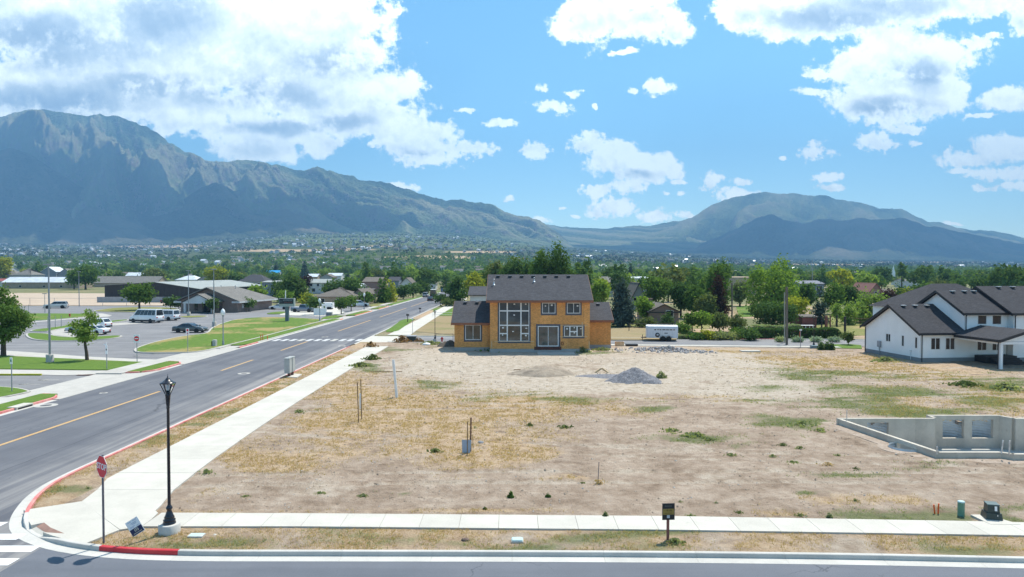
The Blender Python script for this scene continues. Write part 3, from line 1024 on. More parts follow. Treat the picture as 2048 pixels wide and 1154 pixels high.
def lawn_mat(name, g0, g1, dry, th=0.55):
 m, k, b, out = new_mat(name)
 t = k.n.new('ShaderNodeTexCoord').outputs['Object']
 n1 = k.noise(t, 0.11, 5, 0.6)
 n2 = k.noise(t, 1.6, 5, 0.7)
 n3 = k.noise(t, 18.0, 3, 0.8)
 c = k.mix(k.ss(k.m('ADD', k.m('MULTIPLY', n2, 0.5), k.m('MULTIPLY', n3, 0.5)), 0.32, 0.68), g0, g1)
 c = k.mix(k.m('MULTIPLY', k.ss(k.m('ADD', n1, k.m('MULTIPLY', k.m('SUBTRACT', n2, 0.5), 0.35)), th, th + 0.13), 0.85), c, dry)
 k.put(b.inputs['Base Color'], c)
 b.inputs['Roughness'].default_value = 0.9
 b.inputs['Specular IOR Level'].default_value = 0.15
 bn = k.n.new('ShaderNodeBump')
 bn.inputs['Strength'].default_value = 0.7
 bn.inputs['Distance'].default_value = 0.05
 k.put(bn.inputs['Height'], n3)
 k.l.new(bn.outputs[0], b.inputs['Normal'])
 return m


M['lawn'] = lawn_mat('mown_lawn', (0.075, 0.14, 0.02), (0.13, 0.205, 0.035), (0.235, 0.20, 0.075))
M['lawn_mix'] = lawn_mat('patchy_lawn', (0.075, 0.14, 0.02), (0.13, 0.205, 0.035), (0.33, 0.25, 0.11), 0.47)
M['lawn_dry'] = lawn_mat('thirsty_lawn', (0.15, 0.17, 0.05), (0.22, 0.205, 0.07), (0.36, 0.26, 0.13))
M['straw_lawn'] = lawn_mat('straw_coloured_lawn', (0.25, 0.195, 0.105), (0.31, 0.24, 0.135), (0.19, 0.185, 0.075))

def sweep(mb, pts, nrm, prof):
 """prof(i) -> [(offset along normal, z), ...] closed strip without caps"""
 k = len(prof(0))
 vs, fs = [], []
 for i, (p_, n_) in enumerate(zip(pts, nrm)):
  for o_, z_ in prof(i):
   vs.append((p_.x + n_.x * o_, p_.y + n_.y * o_, z_))
 for i in range(len(pts) - 1):
  for j in range(k - 1):
   a = i * k + j
   fs.append((a + 1, a, a + k, a + k + 1))
 fs.append(tuple(range(k)))
 fs.append(tuple((len(pts) - 1) * k + j for j in range(k - 1, -1, -1)))
 mb.add(vs, fs)


def kerb_run(root, pts, side, height, matf, piece=3.0, gutter=0.42, first=0):
 """kerb in sections with open joints, and the gutter pan in front of it; side=+1 when the kerb top lies left of the line"""
 nr = [n_ * side for n_ in normals(pts)]
 i = 0
 while i < len(pts) - 1:
  j = i + 1
  L = (pts[j] - pts[i]).length
  while j < len(pts) - 1 and L < piece:
   j += 1
   L += (pts[j] - pts[j - 1]).length
  seg, sn = [Vector(q) for q in pts[i:j + 1]], nr[i:j + 1]
  seg[0] = seg[0].lerp(seg[1], min(0.3, 0.006 / max(0.01, (seg[1] - seg[0]).length)))
  hs = [height(q) for q in seg]
  mb = MB()
  sweep(mb, seg, sn, lambda q: [(0.0, -0.06), (0.015, max(0.004, hs[q] - 0.012)), (0.035, hs[q] + 0.004), (0.16, hs[q] + 0.004), (0.16, -0.06)])
  mm = matf(seg[len(seg) // 2])
  mb.build('kerb_section', mm, root)
  if gutter:
   g = MB()
   sweep(g, seg, sn, lambda q: [(-gutter, -0.05), (-gutter, 0.010), (0.012, 0.006), (0.012, -0.05)])
   g.build('gutter_section', M['kerb'], root)
  i = j


def fix_normals(o):
 bm = bmesh.new()
 bm.from_mesh(o.data)
 bmesh.ops.recalc_face_normals(bm, faces=bm.faces)
 bm.to_mesh(o.data)
 bm.free()




def k_h(q):
 # dropped at the corner ramp
 if q.y > 27.2 or q.x > -14.6:
  return 0.15
 if q.y > 25.6:
  return 0.15
 return 0.012 + 0.138 * (1 - float(sstep(np.array(q.x), -17.95, -17.6)) * (1 - float(sstep(np.array(q.x), -16.3, -15.95))))


def k_m(q):
 if q.y > 26.3:
  return M['red_faded']
 if -14.7 < q.x < -10.3:
  return M['red']
 return M['kerb']


kerb = thing('kerb', 'concrete kerb and gutter round the street corner, painted red along the main road and at the corner', None, kind='structure')
kerb_run(kerb, kp, +1, k_h, k_m, 2.6)
# left kerb of the main road with breaks for the driveways
kerbL = thing('kerb', 'concrete kerb along the far side of the main road, broken by driveways', None, kind='structure')
LK = -33.55


def left_kerb(y0, y1, red0=None, red1=None, mm=None):
 pts = [Vector((LK, y0 + (y1 - y0) * i / max(2, int((y1 - y0) / 1.5)))) for i in range(max(2, int((y1 - y0) / 1.5)) + 1)]
 kerb_run(kerbL, pts, +1, lambda q: 0.15, lambda q: mm if mm and red0 <= q.y <= red1 else M['kerb'], 3.0)


# round the driveway corners
def corner(y0, sgn, mm):
 pts = [Vector((LK - 2.0 * (1 - math.cos(a)), y0 + sgn * 2.0 * math.sin(a))) for a in [R(t) for t in range(0, 91, 15)]]
 kerb_run(kerbL, pts, sgn, lambda q: 0.15, lambda q: mm, 1.2, 0)


left_kerb(28, 49.6, 28, 49.6, M['red_faded'])
corner(49.6, 1, M['red_faded'])
left_kerb(64.6, 68.6, 60, 70, M['red_faded'])
corner(64.6, -1, M['red_faded'])
corner(68.6, 1, M['red_faded'])
left_kerb(84, 133, 84, 91.5, M['red_faded'])
left_kerb(133, 135.5, 120, 140, M['orange_red'])
left_kerb(146, 164, 140, 170, M['orange_red'])
left_kerb(172, 186, 172, 190, M['orange_red'])
left_kerb(192, 330)

# road sheets: one mesh, pieces butted
rb = MB()
GUT = [q - n_ * 0.40 for q, n_ in zip(kp, normals(kp))]
right_edge = [(q.x, q.y) for q in GUT]
i0 = next(i for i, q in enumerate(right_edge) if q[1] < 34)
rb.sheet([(-33.15, 34), (-33.15, 330), (-20.6, 330), (-20.6, 98.9), (-20.65, 84.6), (-20.65, 34)], 0.0)
near = right_edge[i0:]
n5 = len(near)
poly = [(-33.15, 34)] + [(-20.65, 34)] + near[1:] + [(45, -60), (-33.15, -60)]
rb.sheet(poly, 0.0)
road = tag(rb.build('road', M['road']), 'grey asphalt main road running straight away to the town', kind='structure')
fix_normals(road)
sb = MB()
st_pts_near = [(x, CROSS_NEAR(x)) for x in (-20.6, -12, 0, 12, 24, 36, 48, 60, 75)]
st_pts_far = [(x, CROSS_FAR(x)) for x in (75, 60, 48, 36, 24, 12, 0, -12, -20.6)]
sb.sheet(st_pts_near + st_pts_far, 0.004)
tag(sb.build('road', M['lot']), 'pale asphalt cross street passing behind the unfinished house', kind='structure')
# near street wearing course, a fresher sheet over the sub-base east of the corner
nb = MB()
k2 = next(i for i, q in enumerate(right_edge) if q[0] > -16.2 and q[1] < 24)
nb.sheet([(-15.9, -60)] + [(-15.9, right_edge[k2][1])] + [q for q in right_edge[k2:] if q[0] > -15.85] + [(45, -60)], 0.004)
tag(nb.build('road', M['street']), 'blue grey asphalt of the near street along the bottom', kind='structure')

# markings
mk = thing('road_markings', 'worn yellow and white paint on the asphalt', None, kind='structure')
for y0, y1 in ((24, 53.2), (64.5, 72.5), (81.2, 91.8), (108, 133), (142, 178), (186, 230), (240, 280)):
 MB().box(-27.68, y0, 0.004, -27.45, y1, 0.008).build('centre_line', M['line_yellow'], mk)
for i in range(11):
 MB().box(-32.7 + 1.13 * i, 92.4, 0.004, -32.05 + 1.13 * i, 95.2, 0.008).build('crosswalk_bar', M['line_pale'] if i % 4 == 3 else M['line_worn'], mk)
for yc, xr in ((24.95, -18.75), (23.8, -17.25), (22.75, -16.0), (21.72, -16.0), (20.7, -16.0), (19.7, -16.0)):
 MB().add([(-21.5, yc - 0.27, 0.010), (xr + 0.0, yc - 0.27, 0.010), (xr, yc + 0.27, 0.010), (-21.5, yc + 0.27, 0.010)], [(0, 1, 2, 3)]).build('crosswalk_bar', M['line_white'], mk)
for (px_, py_), rx_, mm in (((92, 811), 0.72, M['apron']), ((488, 747), 0.55, M['apron']), ((207, 786), 0.3, M['apron']), ((684, 692), 0.5, M['apron']), ((650, 674), 0.5, M['apron'])):
 c = G(px_, py_)
 o = MB()
 o.lathe([(rx_, 0.003), (rx_, 0.009), (rx_ * 0.55, 0.009)], (c.x, c.y, 0), 22, False)
 r = o.build('manhole', mm, None)
 tag(r, {92: 'large concrete ringed manhole by the lower left red kerb', 488: 'manhole in the main road short of the utility cabinets', 207: 'small valve cover in the near lane of the main road',
   684: 'manhole just past the far crosswalk', 650: 'manhole in the far crosswalk lane'}[px_], 'manhole', 'manholes in the main road')
 MB().lathe([(rx_ * 0.5, 0.004), (rx_ * 0.5, 0.014), (0.05, 0.015)], (c.x, c.y, 0), 22, False).build('cover', mat('iron_cover_%d' % px_, (0.10, 0.10, 0.105), 0.7, scale=8), r)

# pavements in slabs
def strip_slabs(root, ys_, left, right, z, m_, joint=0.012, name='slab'):
 for a, b in zip(ys_[:-1], ys_[1:]):
  ya, yb = a + joint, b
  o = MB()
  o.prism([(left(ya), ya), (right(ya), ya), (right(yb), yb), (left(yb), yb)], 0.0, z)
  o.build(name, m_, root)


walk = thing('pavement', 'broad white concrete pavement running along the building lot beside the main road', None, kind='structure')
pl = lambda y: np.interp(y, [26, 30, 31.5, 60, 90], [-17.6, -18.0, -18.02, -18.02, -18.02])
pr = lambda y: np.interp(y, [26.6, 28.5, 32, 39.2, 48, 65], [-13.8, -14.25, -14.6, -14.95, -15.2, -15.35])
strip_slabs(walk, [31.0 + 2.42 * i for i in range(22)] + [84.6], pl, pr, 0.15, M['walk'])
strip_slabs(walk, [100.0 + 3 * i for i in range(12)] + [140, 150, 160, 180, 200, 240], lambda y: -18.3, lambda y: np.interp(y, [99, 110, 150], [-14.9, -15.2, -15.6]), 0.15, M['walk'])
# corner landing, in bays
kc = [(q + n_ * 0.162) for q, n_ in zip(kp, normals(kp))]
W = lambda px_, py_: tuple(G(px_, py_, 0.15).to_2d())
ramp_in = [W(88, 1045), W(101, 1055), W(129, 1067)]
KC = [tuple(q) for q in kc]
r_pts = [q for q in KC if -17.66 < q[0] < -16.22 and q[1] < 25.2]
ramp_out = [r_pts[0], r_pts[len(r_pts) // 2], r_pts[-1]]
bayA = [(-18.02, 30.98), (float(pr(30.98)), 30.98), (float(pr(28.62)), 28.62), (-17.5, 28.62), (-17.98, 30.1)]
bayB = [(-17.5, 28.6), (float(pr(28.6)), 28.6), (-13.8, 26.6), (-13.72, 26.05), (-13.5, 25.83), (-13.37, 25.1), (-13.37, 24.43), W(240, 1059), W(163, 1003)]
bayC = [W(163, 1002.5), W(239, 1059.5), W(232, 1062), W(165, 1089)] + [q for q in KC if r_pts[-1][0] <= q[0] < -14.7 and q[1] < 24.5][::-1] + [ramp_in[2], ramp_in[1], ramp_in[0]] + [q for q in KC if r_pts[0][1] <= q[1] < 26.2 and q[0] < -17.4][::-1] + [W(47, 1020)]
land = thing('pavement', 'white concrete landing with a ramp at the street corner', None, kind='structure')
for bpoly in (bayA, bayB):
 o = MB().prism(bpoly, 0.0, 0.15).build('slab', M['walk'], land)
o = MB().prism(bayC, 0.0, 0.15).build('slab', M['walk'], land)
rm = MB()
rm.add([(*ramp_in[0], 0.149), (*ramp_in[1], 0.149), (*ramp_in[2], 0.149), (*ramp_out[2], 0.014), (*ramp_out[1], 0.014), (*ramp_out[0], 0.014)], [(0, 1, 4, 5), (1, 2, 3, 4)])
fix_normals(rm.build('ramp', M['walk'], land))
tp = MB()
lerp = lambda a, b, t: tuple(a[i] + (b[i] - a[i]) * t for i in range(3))
ri = [(*q, 0.153) for q in ramp_in]
ro = [(*q, 0.018) for q in ramp_out]
tp.add([ri[0], ri[1], ri[2], lerp(ri[2], ro[2], 0.62), lerp(ri[1], ro[1], 0.6), lerp(ri[0], ro[0], 0.62)], [(0, 1, 4, 5), (1, 2, 3, 4)])
fix_normals(tp.build('tactile_pad', M['tactile'], land))
front = thing('pavement', 'white concrete pavement in square slabs along the near street', None, kind='structure')
fy = lambda x: np.interp(x, [-13.5, -8, 6, 16.7, 30, 45], [25.82, 25.76, 25.46, 24.95, 24.05, 22.6])
ny_ = lambda x: np.interp(x, [-13.5, -7.6, 5.8, 17.7, 30, 45], [24.42, 24.42, 24.09, 23.58, 22.7, 21.2])
x_ = -13.36
while x_ < 40:
 xb = x_ + 1.43
 MB().prism([(x_ + 0.012, float(ny_(x_))), (xb, float(ny_(xb))), (xb, float(fy(xb))), (x_ + 0.012, float(fy(x_)))], 0.0, 0.15).build('slab', M['walk'], front)
 x_ = xb
# pavement on the near side of the cross street and along its far side
far_walk = thing('pavement', 'thin white pavement between the lot and the cross street', None, kind='structure')
for i in range(20):
 xa = 9 + i * 2.4
 if 38.5 < xa < 43.5:
  continue
 MB().prism([(xa + 0.02, CROSS_NEAR(xa) - 2.1), (xa + 2.4, CROSS_NEAR(xa + 2.4) - 2.1), (xa + 2.4, CROSS_NEAR(xa + 2.4) - 0.9), (xa + 0.02, CROSS_NEAR(xa) - 0.9)], -0.05, 0.17).build('slab', M['walk'], far_walk)
kerbC = thing('kerb', 'low kerbs along both sides of the cross street', None, kind='structure')
pts = [Vector((x, CROSS_NEAR(x))) for x in np.arange(-16.5, 76, 3.0)]
kerb_run(kerbC, pts, -1, lambda q: 0.13, lambda q: M['kerb'], 6.0, 0.35)
pts = [Vector((x, CROSS_FAR(x))) for x in np.arange(-16.5, 76, 3.0)]
kerb_run(kerbC, pts, +1, lambda q: 0.13, lambda q: M['red_faded'] if 32 < q.x < 38 else M['kerb'], 6.0, 0.35)
for o in KIDS[kerb.name] + KIDS[kerbL.name] + KIDS[kerbC.name]:
 fix_normals(o)
# crossing of the pavement over the mouth of the cross street
ap = MB()
ap.sheet([(-20.6, CROSS_NEAR(-20) - 2.2), (-15.0, CROSS_NEAR(-15) - 2.2), (-15.0, CROSS_FAR(-15) + 1.0), (-20.6, CROSS_FAR(-20) + 1.0)], 0.012)
tag(ap.build('pavement', M['walk']), 'concrete valley gutter and crossing at the mouth of the cross street', kind='structure')
# verge beyond the cross street beside the main road
far_kerb = thing('kerb', 'kerb of the main road beyond the cross street', None, kind='structure')
pts = [Vector((-20.25, 100.5 + 6 * i)) for i in range(28)]
kerb_run(far_kerb, pts, -1, lambda q: 0.15, lambda q: M['red_faded'] if q.y < 104 else M['kerb'], 6.0, 0.4)
for o in KIDS[far_kerb.name]:
 fix_normals(o)


def expand(poly, d):
 v = [Vector(q[:2]) for q in poly]
 n = len(v)
 a = sum(v[i].x * v[(i + 1) % n].y - v[(i + 1) % n].x * v[i].y for i in range(n))
 s_ = 1 if a > 0 else -1
 out = []
 for i in range(n):
  e1, e2 = (v[i] - v[i - 1]).normalized(), (v[(i + 1) % n] - v[i]).normalized()
  n1, n2 = Vector((e1.y, -e1.x)) * s_, Vector((e2.y, -e2.x)) * s_
  b = n1 + n2
  b = b / max(0.35, b.length_squared / 2)
  out.append(tuple(v[i] + b * d))
 return out


def smooth_poly(poly, it=2):
 for _ in range(it):
  o = []
  for i in range(len(poly)):
   a, b = Vector(poly[i]), Vector(poly[(i + 1) % len(poly)])
   o += [tuple(a.lerp(b, 0.25)), tuple(a.lerp(b, 0.75))]
  poly = o
 return poly


def island(pxs, label, m_='lawn', z=0.14, kerbw=0.28, it=2, cat=None):
 poly = [tuple(G(a, b, z).to_2d()) for a, b in pxs]
 poly = smooth_poly(poly, it) if it else poly
 if kerbw:
  o = MB().prism(expand(poly, kerbw), -0.06, z - 0.02)
  kb = o.build('kerb', M['apron'])
  tag(kb, 'concrete kerb rim round the ' + label.split(' with ')[0], kind='structure')
 return tag(MB().prism(poly, -0.06, z).build('lawn', M[m_]), label, kind='structure')


# church car park: asphalt, then concrete walks, then lawns
pk = MB().sheet([(-140, 20), (-33.16 - 4.8, 20), (-33.16 - 4.8, 190), (-140, 190)], -0.01)
tag(pk.build('car_park', M['lot']), 'worn grey asphalt car park of the brick church', kind='structure')
aw = thing('pavement', 'pale concrete pavement and driveway aprons along the far side of the main road', None, kind='structure')
for a, b in zip([20 + 3 * i for i in range(22)], [23 + 3 * i for i in range(22)]):
 MB().box(-37.95, a + 0.02, -0.06, -35.6, b, 0.13 if not (51 < a + 1.5 < 63.5 or 69.7 < a + 1.5 < 83) else 0.03).build('slab', M['apron'], aw)
for a, b in zip([86 + 3 * i for i in range(40)], [89 + 3 * i for i in range(40)]):
 MB().box(-37.6, a + 0.02, -0.06, -36.0, b, 0.13 if not (134 < a + 1.5 < 147 or 164 < a + 1.5 < 172 or 186 < a + 1.5 < 192) else 0.03).build('slab', M['apron'], aw)
for y0, y1 in ((49.8, 64.4), (68.8, 83.8), (135.6, 145.9), (164.1, 171.9), (186.1, 191.9)):
 MB().prism([(-35.6, y0 + 1.8), (-33.6, y0), (-33.15, y0), (-33.15, y1), (-33.6, y1), (-35.6, y1 - 1.8)], -0.05, 0.026).build('apron', M['apron'], aw)
MB().sheet([(-38.5, 82), (-34, 82), (-34, 87.0), (-38.5, 87.0)], 0.032).build('apron', M['apron'], aw)


def verge(y0, y1, m_='lawn', x0=-35.62, x1=LK - 0.162, c=1.6):
 return MB().prism([(x0, y0), (x1 - 0.4 * c, y0), (x1, y0 + c), (x1, y1 - c), (x1 - 0.4 * c, y1), (x0, y1)], -0.05, 0.155).build('lawn', M[m_])


for k_, (y0, y1) in enumerate(((20, 51.4), (63.0, 70.2), (86.2, 135.4), (146.2, 163.8), (172.2, 185.8), (192.4, 330))):
 tag(verge(y0, y1, 'lawn'), ['grass verge at the lower left behind the red kerb', 'short grass verge between the two driveways', 'long grass verge along the church lawn', 'grass verge beside the tan house', 'small grass verge beyond the tan house', 'far grass verge of the main road'][k_], kind='structure')
pave_c = MB()
pave_c.sheet([tuple(G(a, b).to_2d()) for a, b in [(-160, 695), (0, 700.7), (66, 705), (166, 713), (266, 718), (316, 719.5), (330, 723), (262, 742), (225, 747), (130, 751), (0, 748), (-160, 744)]], 0.02)
tag(pave_c.build('pavement', M['apron']), 'pale concrete walk round the church tree lawn', kind='structure')
island([(-160, 705), (0, 710.6), (93, 715), (166, 718), (216, 720.6), (266, 722.8), (298, 723.8), (262, 731), (224, 739.2), (166, 739), (0, 737), (-160, 733)], 'green lawn with the big tree and the tall light pole', kerbw=0, it=0, z=0.10)
yk = MB()
a_, b_ = G(-160, 747.5), G(84, 750.5)
yk.box(a_.x, b_.y - 0.15, -0.05, b_.x, b_.y, 0.15)
tag(yk.build('kerb', M['yellow_kerb']), 'yellow painted kerb of the church driveway', kind='structure')
island([(-200, 765), (0, 773), (32, 775.5), (52, 780), (56, 782.5), (0, 793.5), (-200, 825)], 'corner lawn at the left edge with the small white sign', z=0.14, kerbw=0.2, it=1)
island([(54, 667), (62, 665.6), (97, 667), (104, 671), (140, 675), (190, 673), (232, 670.5), (243, 671.2), (232, 675), (190, 679), (120, 681), (80, 679.5), (60, 675)], 'teardrop lawn island in front of the parked white cars', z=0.12)
island([(60, 660), (110, 654), (150, 648), (205, 643), (250, 638.5), (258, 639.5), (205, 646.5), (150, 652), (112, 658), (95, 662), (70, 662)], 'thin curved lawn strip behind the parked white cars', z=0.12)
cp = MB().sheet([tuple(G(a, b).to_2d()) for a, b in [(100, 663), (112, 659), (150, 653), (208, 647), (230, 646), (290, 643.5), (300, 646), (215, 652), (208, 668), (190, 672), (140, 674), (106, 670)]], 0.012)
tag(cp.build('pavement', M['apron']), 'pale concrete parking bays under the white cars', kind='structure')
island([(-160, 626), (48, 626.5), (150, 627), (187, 627.5), (193, 630), (176, 632.4), (100, 639), (50, 641.6), (-160, 648)], 'far green lawn with the red hydrant', z=0.12)
cw = MB().sheet([tuple(G(a, b).to_2d()) for a, b in [(-160, 651), (47, 646), (100, 642), (178, 635.5), (218, 633), (224, 630.8), (205, 627), (196, 627), (198, 631), (176, 634), (100, 640.5), (50, 643.5), (-160, 649)]], 0.013)
tag(cw.build('pavement', M['apron']), 'curved concrete walk below the far green lawn', kind='structure')
island([(182, 622.5), (205, 618.5), (235, 615), (300, 614), (356, 615.6), (356, 622), (300, 623.4), (250, 624)], 'half dry lawn with the round tree', 'lawn_dry', z=0.12)
island([(355, 633), (372, 631.5), (405, 630.8), (416, 631.8), (405, 633.6), (372, 635)], 'small lawn island at the foot of a light pole', 'lawn_dry', z=0.12)
island([(272, 700), (276, 694.5), (315, 682), (370, 671), (418, 666.5), (424, 656), (440, 648), (477, 636.5), (555, 633.2), (640, 638), (650, 639.6), (598, 652.4), (520, 673.4), (446, 691), (398, 702.8), (340, 704), (280, 704)], 'large sloping church lawn with dry patches and the message sign', 'lawn_mix', z=0.14)
# arrows of the exit lanes
ar = thing('road_markings', 'faded arrows on the church exit lanes', None, kind='structure')
for ax, ay in ((59, 768.5), (97, 760), (283, 712.5), (318, 708)):
 c = G(ax, ay)
 MB().add([(c.x - 0.9, c.y - 0.07, 0.006), (c.x + 0.9, c.y - 0.07, 0.006), (c.x + 0.9, c.y + 0.07, 0.006), (c.x - 0.9, c.y + 0.07, 0.006), (c.x - 0.2, c.y + 0.26, 0.006), (c.x - 0.2, c.y - 0.26, 0.006), (c.x - 1.0, c.y, 0.006)],
             [(0, 1, 2, 3), (4, 6, 5)]).build('arrow', M['line_pale'], ar)
# bare tan field behind the car park, side road and yards
tf = MB().sheet([(-130, 192), (-88.0, 192), (-101, 205), (-124, 300), (-300, 315), (-300, 192)], 0.02)
tag(tf.build('field', mat('tan_field_soil', (0.40, 0.31, 0.23), 0.95, scale=0.2, col2=(0.46, 0.37, 0.28), fine=0.1, finescale=2)), 'bare tan field behind the car park fence', kind='structure')
sr = MB().sheet([(-140, 134), (-36.2, 134), (-36.2, 146.5), (-60, 148), (-90, 165), (-140, 170)], 0.004)
tag(sr.build('road', M['lot']), 'side road between the church and the tan house', kind='structure')
yd = MB().sheet([tuple(G(a, b).to_2d()) for a, b in [(560, 627), (575, 622), (640, 612), (662, 611), (690, 624), (678, 629), (640, 632.6), (560, 629.6)]], 0.012)
tag(yd.build('driveway', M['walk']), 'white concrete driveway in front of the tan house', kind='structure')
for pxs, lab, mm in (([(640, 637.6), (651, 632.6), (668, 630.4), (694, 625.6), (706, 625.5), (676, 634.4), (655, 637.8)], 'front lawn of the tan house by the pavement', 'lawn'),
                     ([(529, 627.5), (545, 624), (570, 622.5), (572, 625), (556, 628)], 'small lawn beside the church end wall', 'lawn'),
                     ([(737, 611), (762, 606), (775, 607), (748, 615)], 'half dry front garden under the conifers', 'lawn_dry')):
 island(pxs, lab, mm, kerbw=0, z=0.10)
# lawns right of the main road
for pxs, lab, mm in (([(766, 664), (790, 650), (803, 638.6), (832, 637), (822, 643), (806, 655), (794, 663)], 'verge of grass at the far street corner', 'lawn'),):
 island(pxs, lab, mm, kerbw=0, z=0.155, it=1)
island([(830, 662.5), (842, 650), (856, 637), (872, 631.5), (960, 632.5), (1000, 633), (1000, 671), (900, 669)], 'straw coloured dry lawn across the street behind the left wing', 'straw_lawn', kerbw=0, z=0.13, it=0)
island([(864, 630.6), (868, 617), (910, 612), (1000, 612), (1000, 632.4), (880, 631)], 'fenced green yard beyond the dry lawn', 'lawn', kerbw=0, z=0.12, it=0)
island([(1222, 655), (1300, 655), (1360, 668), (1352, 679.2), (1222, 679.2)], 'half dry lawn across the street behind the right wing', 'straw_lawn', kerbw=0, z=0.125, it=0)
island([(1180, 641), (1340, 641), (1420, 650), (1420, 657), (1300, 657), (1180, 656)], 'green shaded lawn round the spruce', 'lawn_dry', kerbw=0, z=0.12, it=0)
island([(1472, 612), (1530, 610), (1530, 632), (1478, 634)], 'bright green lawn seen through the orchard', 'lawn', kerbw=0, z=0.12, it=0)
island([(1632, 628), (1800, 628), (1800, 668), (1690, 672), (1632, 664)], 'pasture grass behind the tall posts', 'lawn_dry', kerbw=0, z=0.12, it=0)
island([(1636, 689), (1700, 688), (1722, 690), (1724, 697), (1640, 695.4)], 'strip of fresh turf with three small shrubs', 'lawn', kerbw=0, z=0.14, it=0)

# ------------------------------------------------------------------ houses
M['roof'] = None


def shingles(name, c0, c1, row=0.14, axis='Y'):
 m, k, b, out = new_mat(name)
 t = k.n.new('ShaderNodeTexCoord').outputs['Object']
 br = k.n.new('ShaderNodeTexBrick')
 k.put(br.inputs['Vector'], t)
 for nm, v in (('Color1', (*c0, 1)), ('Color2', (*c1, 1)), ('Mortar', tuple(x * 0.5 for x in c0) + (1,))):
  br.inputs[nm].default_value = v
 br.inputs['Scale'].default_value = 1.0
 br.inputs['Mortar Size'].default_value = 0.006
 br.inputs['Brick Width'].default_value = 0.33
 br.inputs['Row Height'].default_value = row
 br.inputs['Bias'].default_value = -0.1
 n1 = k.noise(t, 6.0, 4, 0.7)
 n2 = k.noise(t, 0.5, 4, 0.6)
 c = k.mix(1.0, br.outputs[0], k.ramp(n1, [(0.25, (0.72,) * 3), (0.75, (1.3,) * 3)]), 'MULTIPLY')
 c = k.mix(1.0, c, k.ramp(n2, [(0.3, (0.9,) * 3), (0.7, (1.1,) * 3)]), 'MULTIPLY')
 k.put(b.inputs['Base Color'], c)
 b.inputs['Roughness'].default_value = 0.92
 b.inputs['Specular IOR Level'].default_value = 0.2
 bn = k.n.new('ShaderNodeBump')
 bn.inputs['Strength'].default_value = 0.5
 bn.inputs['Distance'].default_value = 0.01
 k.put(bn.inputs['Height'], n1)
 k.l.new(bn.outputs[0], b.inputs['Normal'])
 return m


def osb_mat(name, c):
 m, k, b, out = new_mat(name)
 t = k.n.new('ShaderNodeTexCoord').outputs['Object']
 rnd = k.n.new('ShaderNodeObjectInfo').outputs['Random']
 vo = k.n.new('ShaderNodeTexVoronoi')
 k.put(vo.inputs['Vector'], k.v('MULTIPLY', t, (7, 7, 17)))
 vo.inputs['Scale'].default_value = 1.0
 sepc = k.n.new('ShaderNodeSeparateColor')
 k.l.new(vo.outputs['Color'], sepc.inputs[0])
 n1 = k.noise(t, 0.7, 5, 0.6)
 f = k.m('ADD', k.m('MULTIPLY', sepc.outputs[0], 0.55), k.m('MULTIPLY', n1, 0.45))
 col = k.ramp(f, [(0.15, tuple(v * 0.72 for v in c)), (0.5, c), (0.85, tuple(min(1, v * 1.25) for v in c))])
 tone = k.lin(rnd, 0, 1, 0.88, 1.1)
 cc = k.n.new('ShaderNodeCombineXYZ')
 for i in range(3):
  k.put(cc.inputs[i], tone)
 col = k.mix(1.0, col, cc.outputs[0], 'MULTIPLY')
 k.put(b.inputs['Base Color'], col)
 b.inputs['Roughness'].default_value = 0.75
 b.inputs['Specular IOR Level'].default_value = 0.25
 return m


def glass_mat(name, c=(0.03, 0.035, 0.035), rough=0.04):
 m, k, b, out = new_mat(name)
 t = k.n.new('ShaderNodeTexCoord').outputs['Object']
 n1 = k.noise(t, 0.9, 3, 0.5)
 k.put(b.inputs['Base Color'], k.mix(k.ss(n1, 0.35, 0.65), c, tuple(v * 2.2 for v in c)))
 b.inputs['Roughness'].default_value = rough
 b.inputs['Specular IOR Level'].default_value = 0.9
 bn = k.n.new('ShaderNodeBump')
 bn.inputs['Strength'].default_value = 0.06
 bn.inputs['Distance'].default_value = 0.05
 k.put(bn.inputs['Height'], k.noise(t, 0.8, 2, 0.5))
 k.l.new(bn.outputs[0], b.inputs['Normal'])
 return m


M['roof'] = shingles('charcoal_shingles', (0.055, 0.056, 0.064), (0.082, 0.083, 0.093))
M['roof2'] = shingles('black_shingles', (0.042, 0.042, 0.048), (0.060, 0.060, 0.067))
M['roof_grey'] = shingles('grey_shingles', (0.16, 0.155, 0.145), (0.21, 0.20, 0.185), 0.2)
M['roof_brown'] = shingles('brown_grey_shingles', (0.13, 0.115, 0.10), (0.175, 0.155, 0.135), 0.2)
M['osb'] = osb_mat('strand_board', (0.64, 0.305, 0.10))
M['glass'] = glass_mat('window_glass', (0.035, 0.04, 0.04))
M['glass_dark'] = glass_mat('dark_window_glass', (0.014, 0.016, 0.018))
M['glass_dark'].node_tree.nodes['Principled BSDF'].inputs['Specular IOR Level'].default_value = 0.35
M['vinyl'] = mat('white_vinyl', (0.72, 0.72, 0.71), 0.45, var=0.04)
M['flashing'] = mat('grey_flashing_tape', (0.075, 0.08, 0.10), 0.6, var=0.25, scale=6, fine=0.2, finescale=25)
M['fascia'] = mat('brown_fascia_board', (0.24, 0.10, 0.055), 0.7, scale=4)
M['fascia_black'] = mat('black_metal_fascia', (0.022, 0.022, 0.026), 0.45)
M['pine'] = mat('pale_pine_lumber', (0.60, 0.44, 0.27), 0.75, scale=3, fine=0.1)
M['white_paint'] = mat('white_siding_paint', (0.85, 0.85, 0.84), 0.6, var=0.03, scale=0.7, fine=0.02)
M['white_trim'] = mat('white_trim_paint', (0.80, 0.80, 0.80), 0.5, var=0.03)
M['found_grey'] = concrete('house_foundation_concrete', (0.26, 0.265, 0.27), 0.08, 0.3)
M['found_house'] = concrete('new_foundation_concrete', (0.36, 0.345, 0.33), 0.08, 0.3)
M['galv'] = mat('galvanised_steel', (0.62, 0.63, 0.64), 0.38, metal=0.7, scale=5)
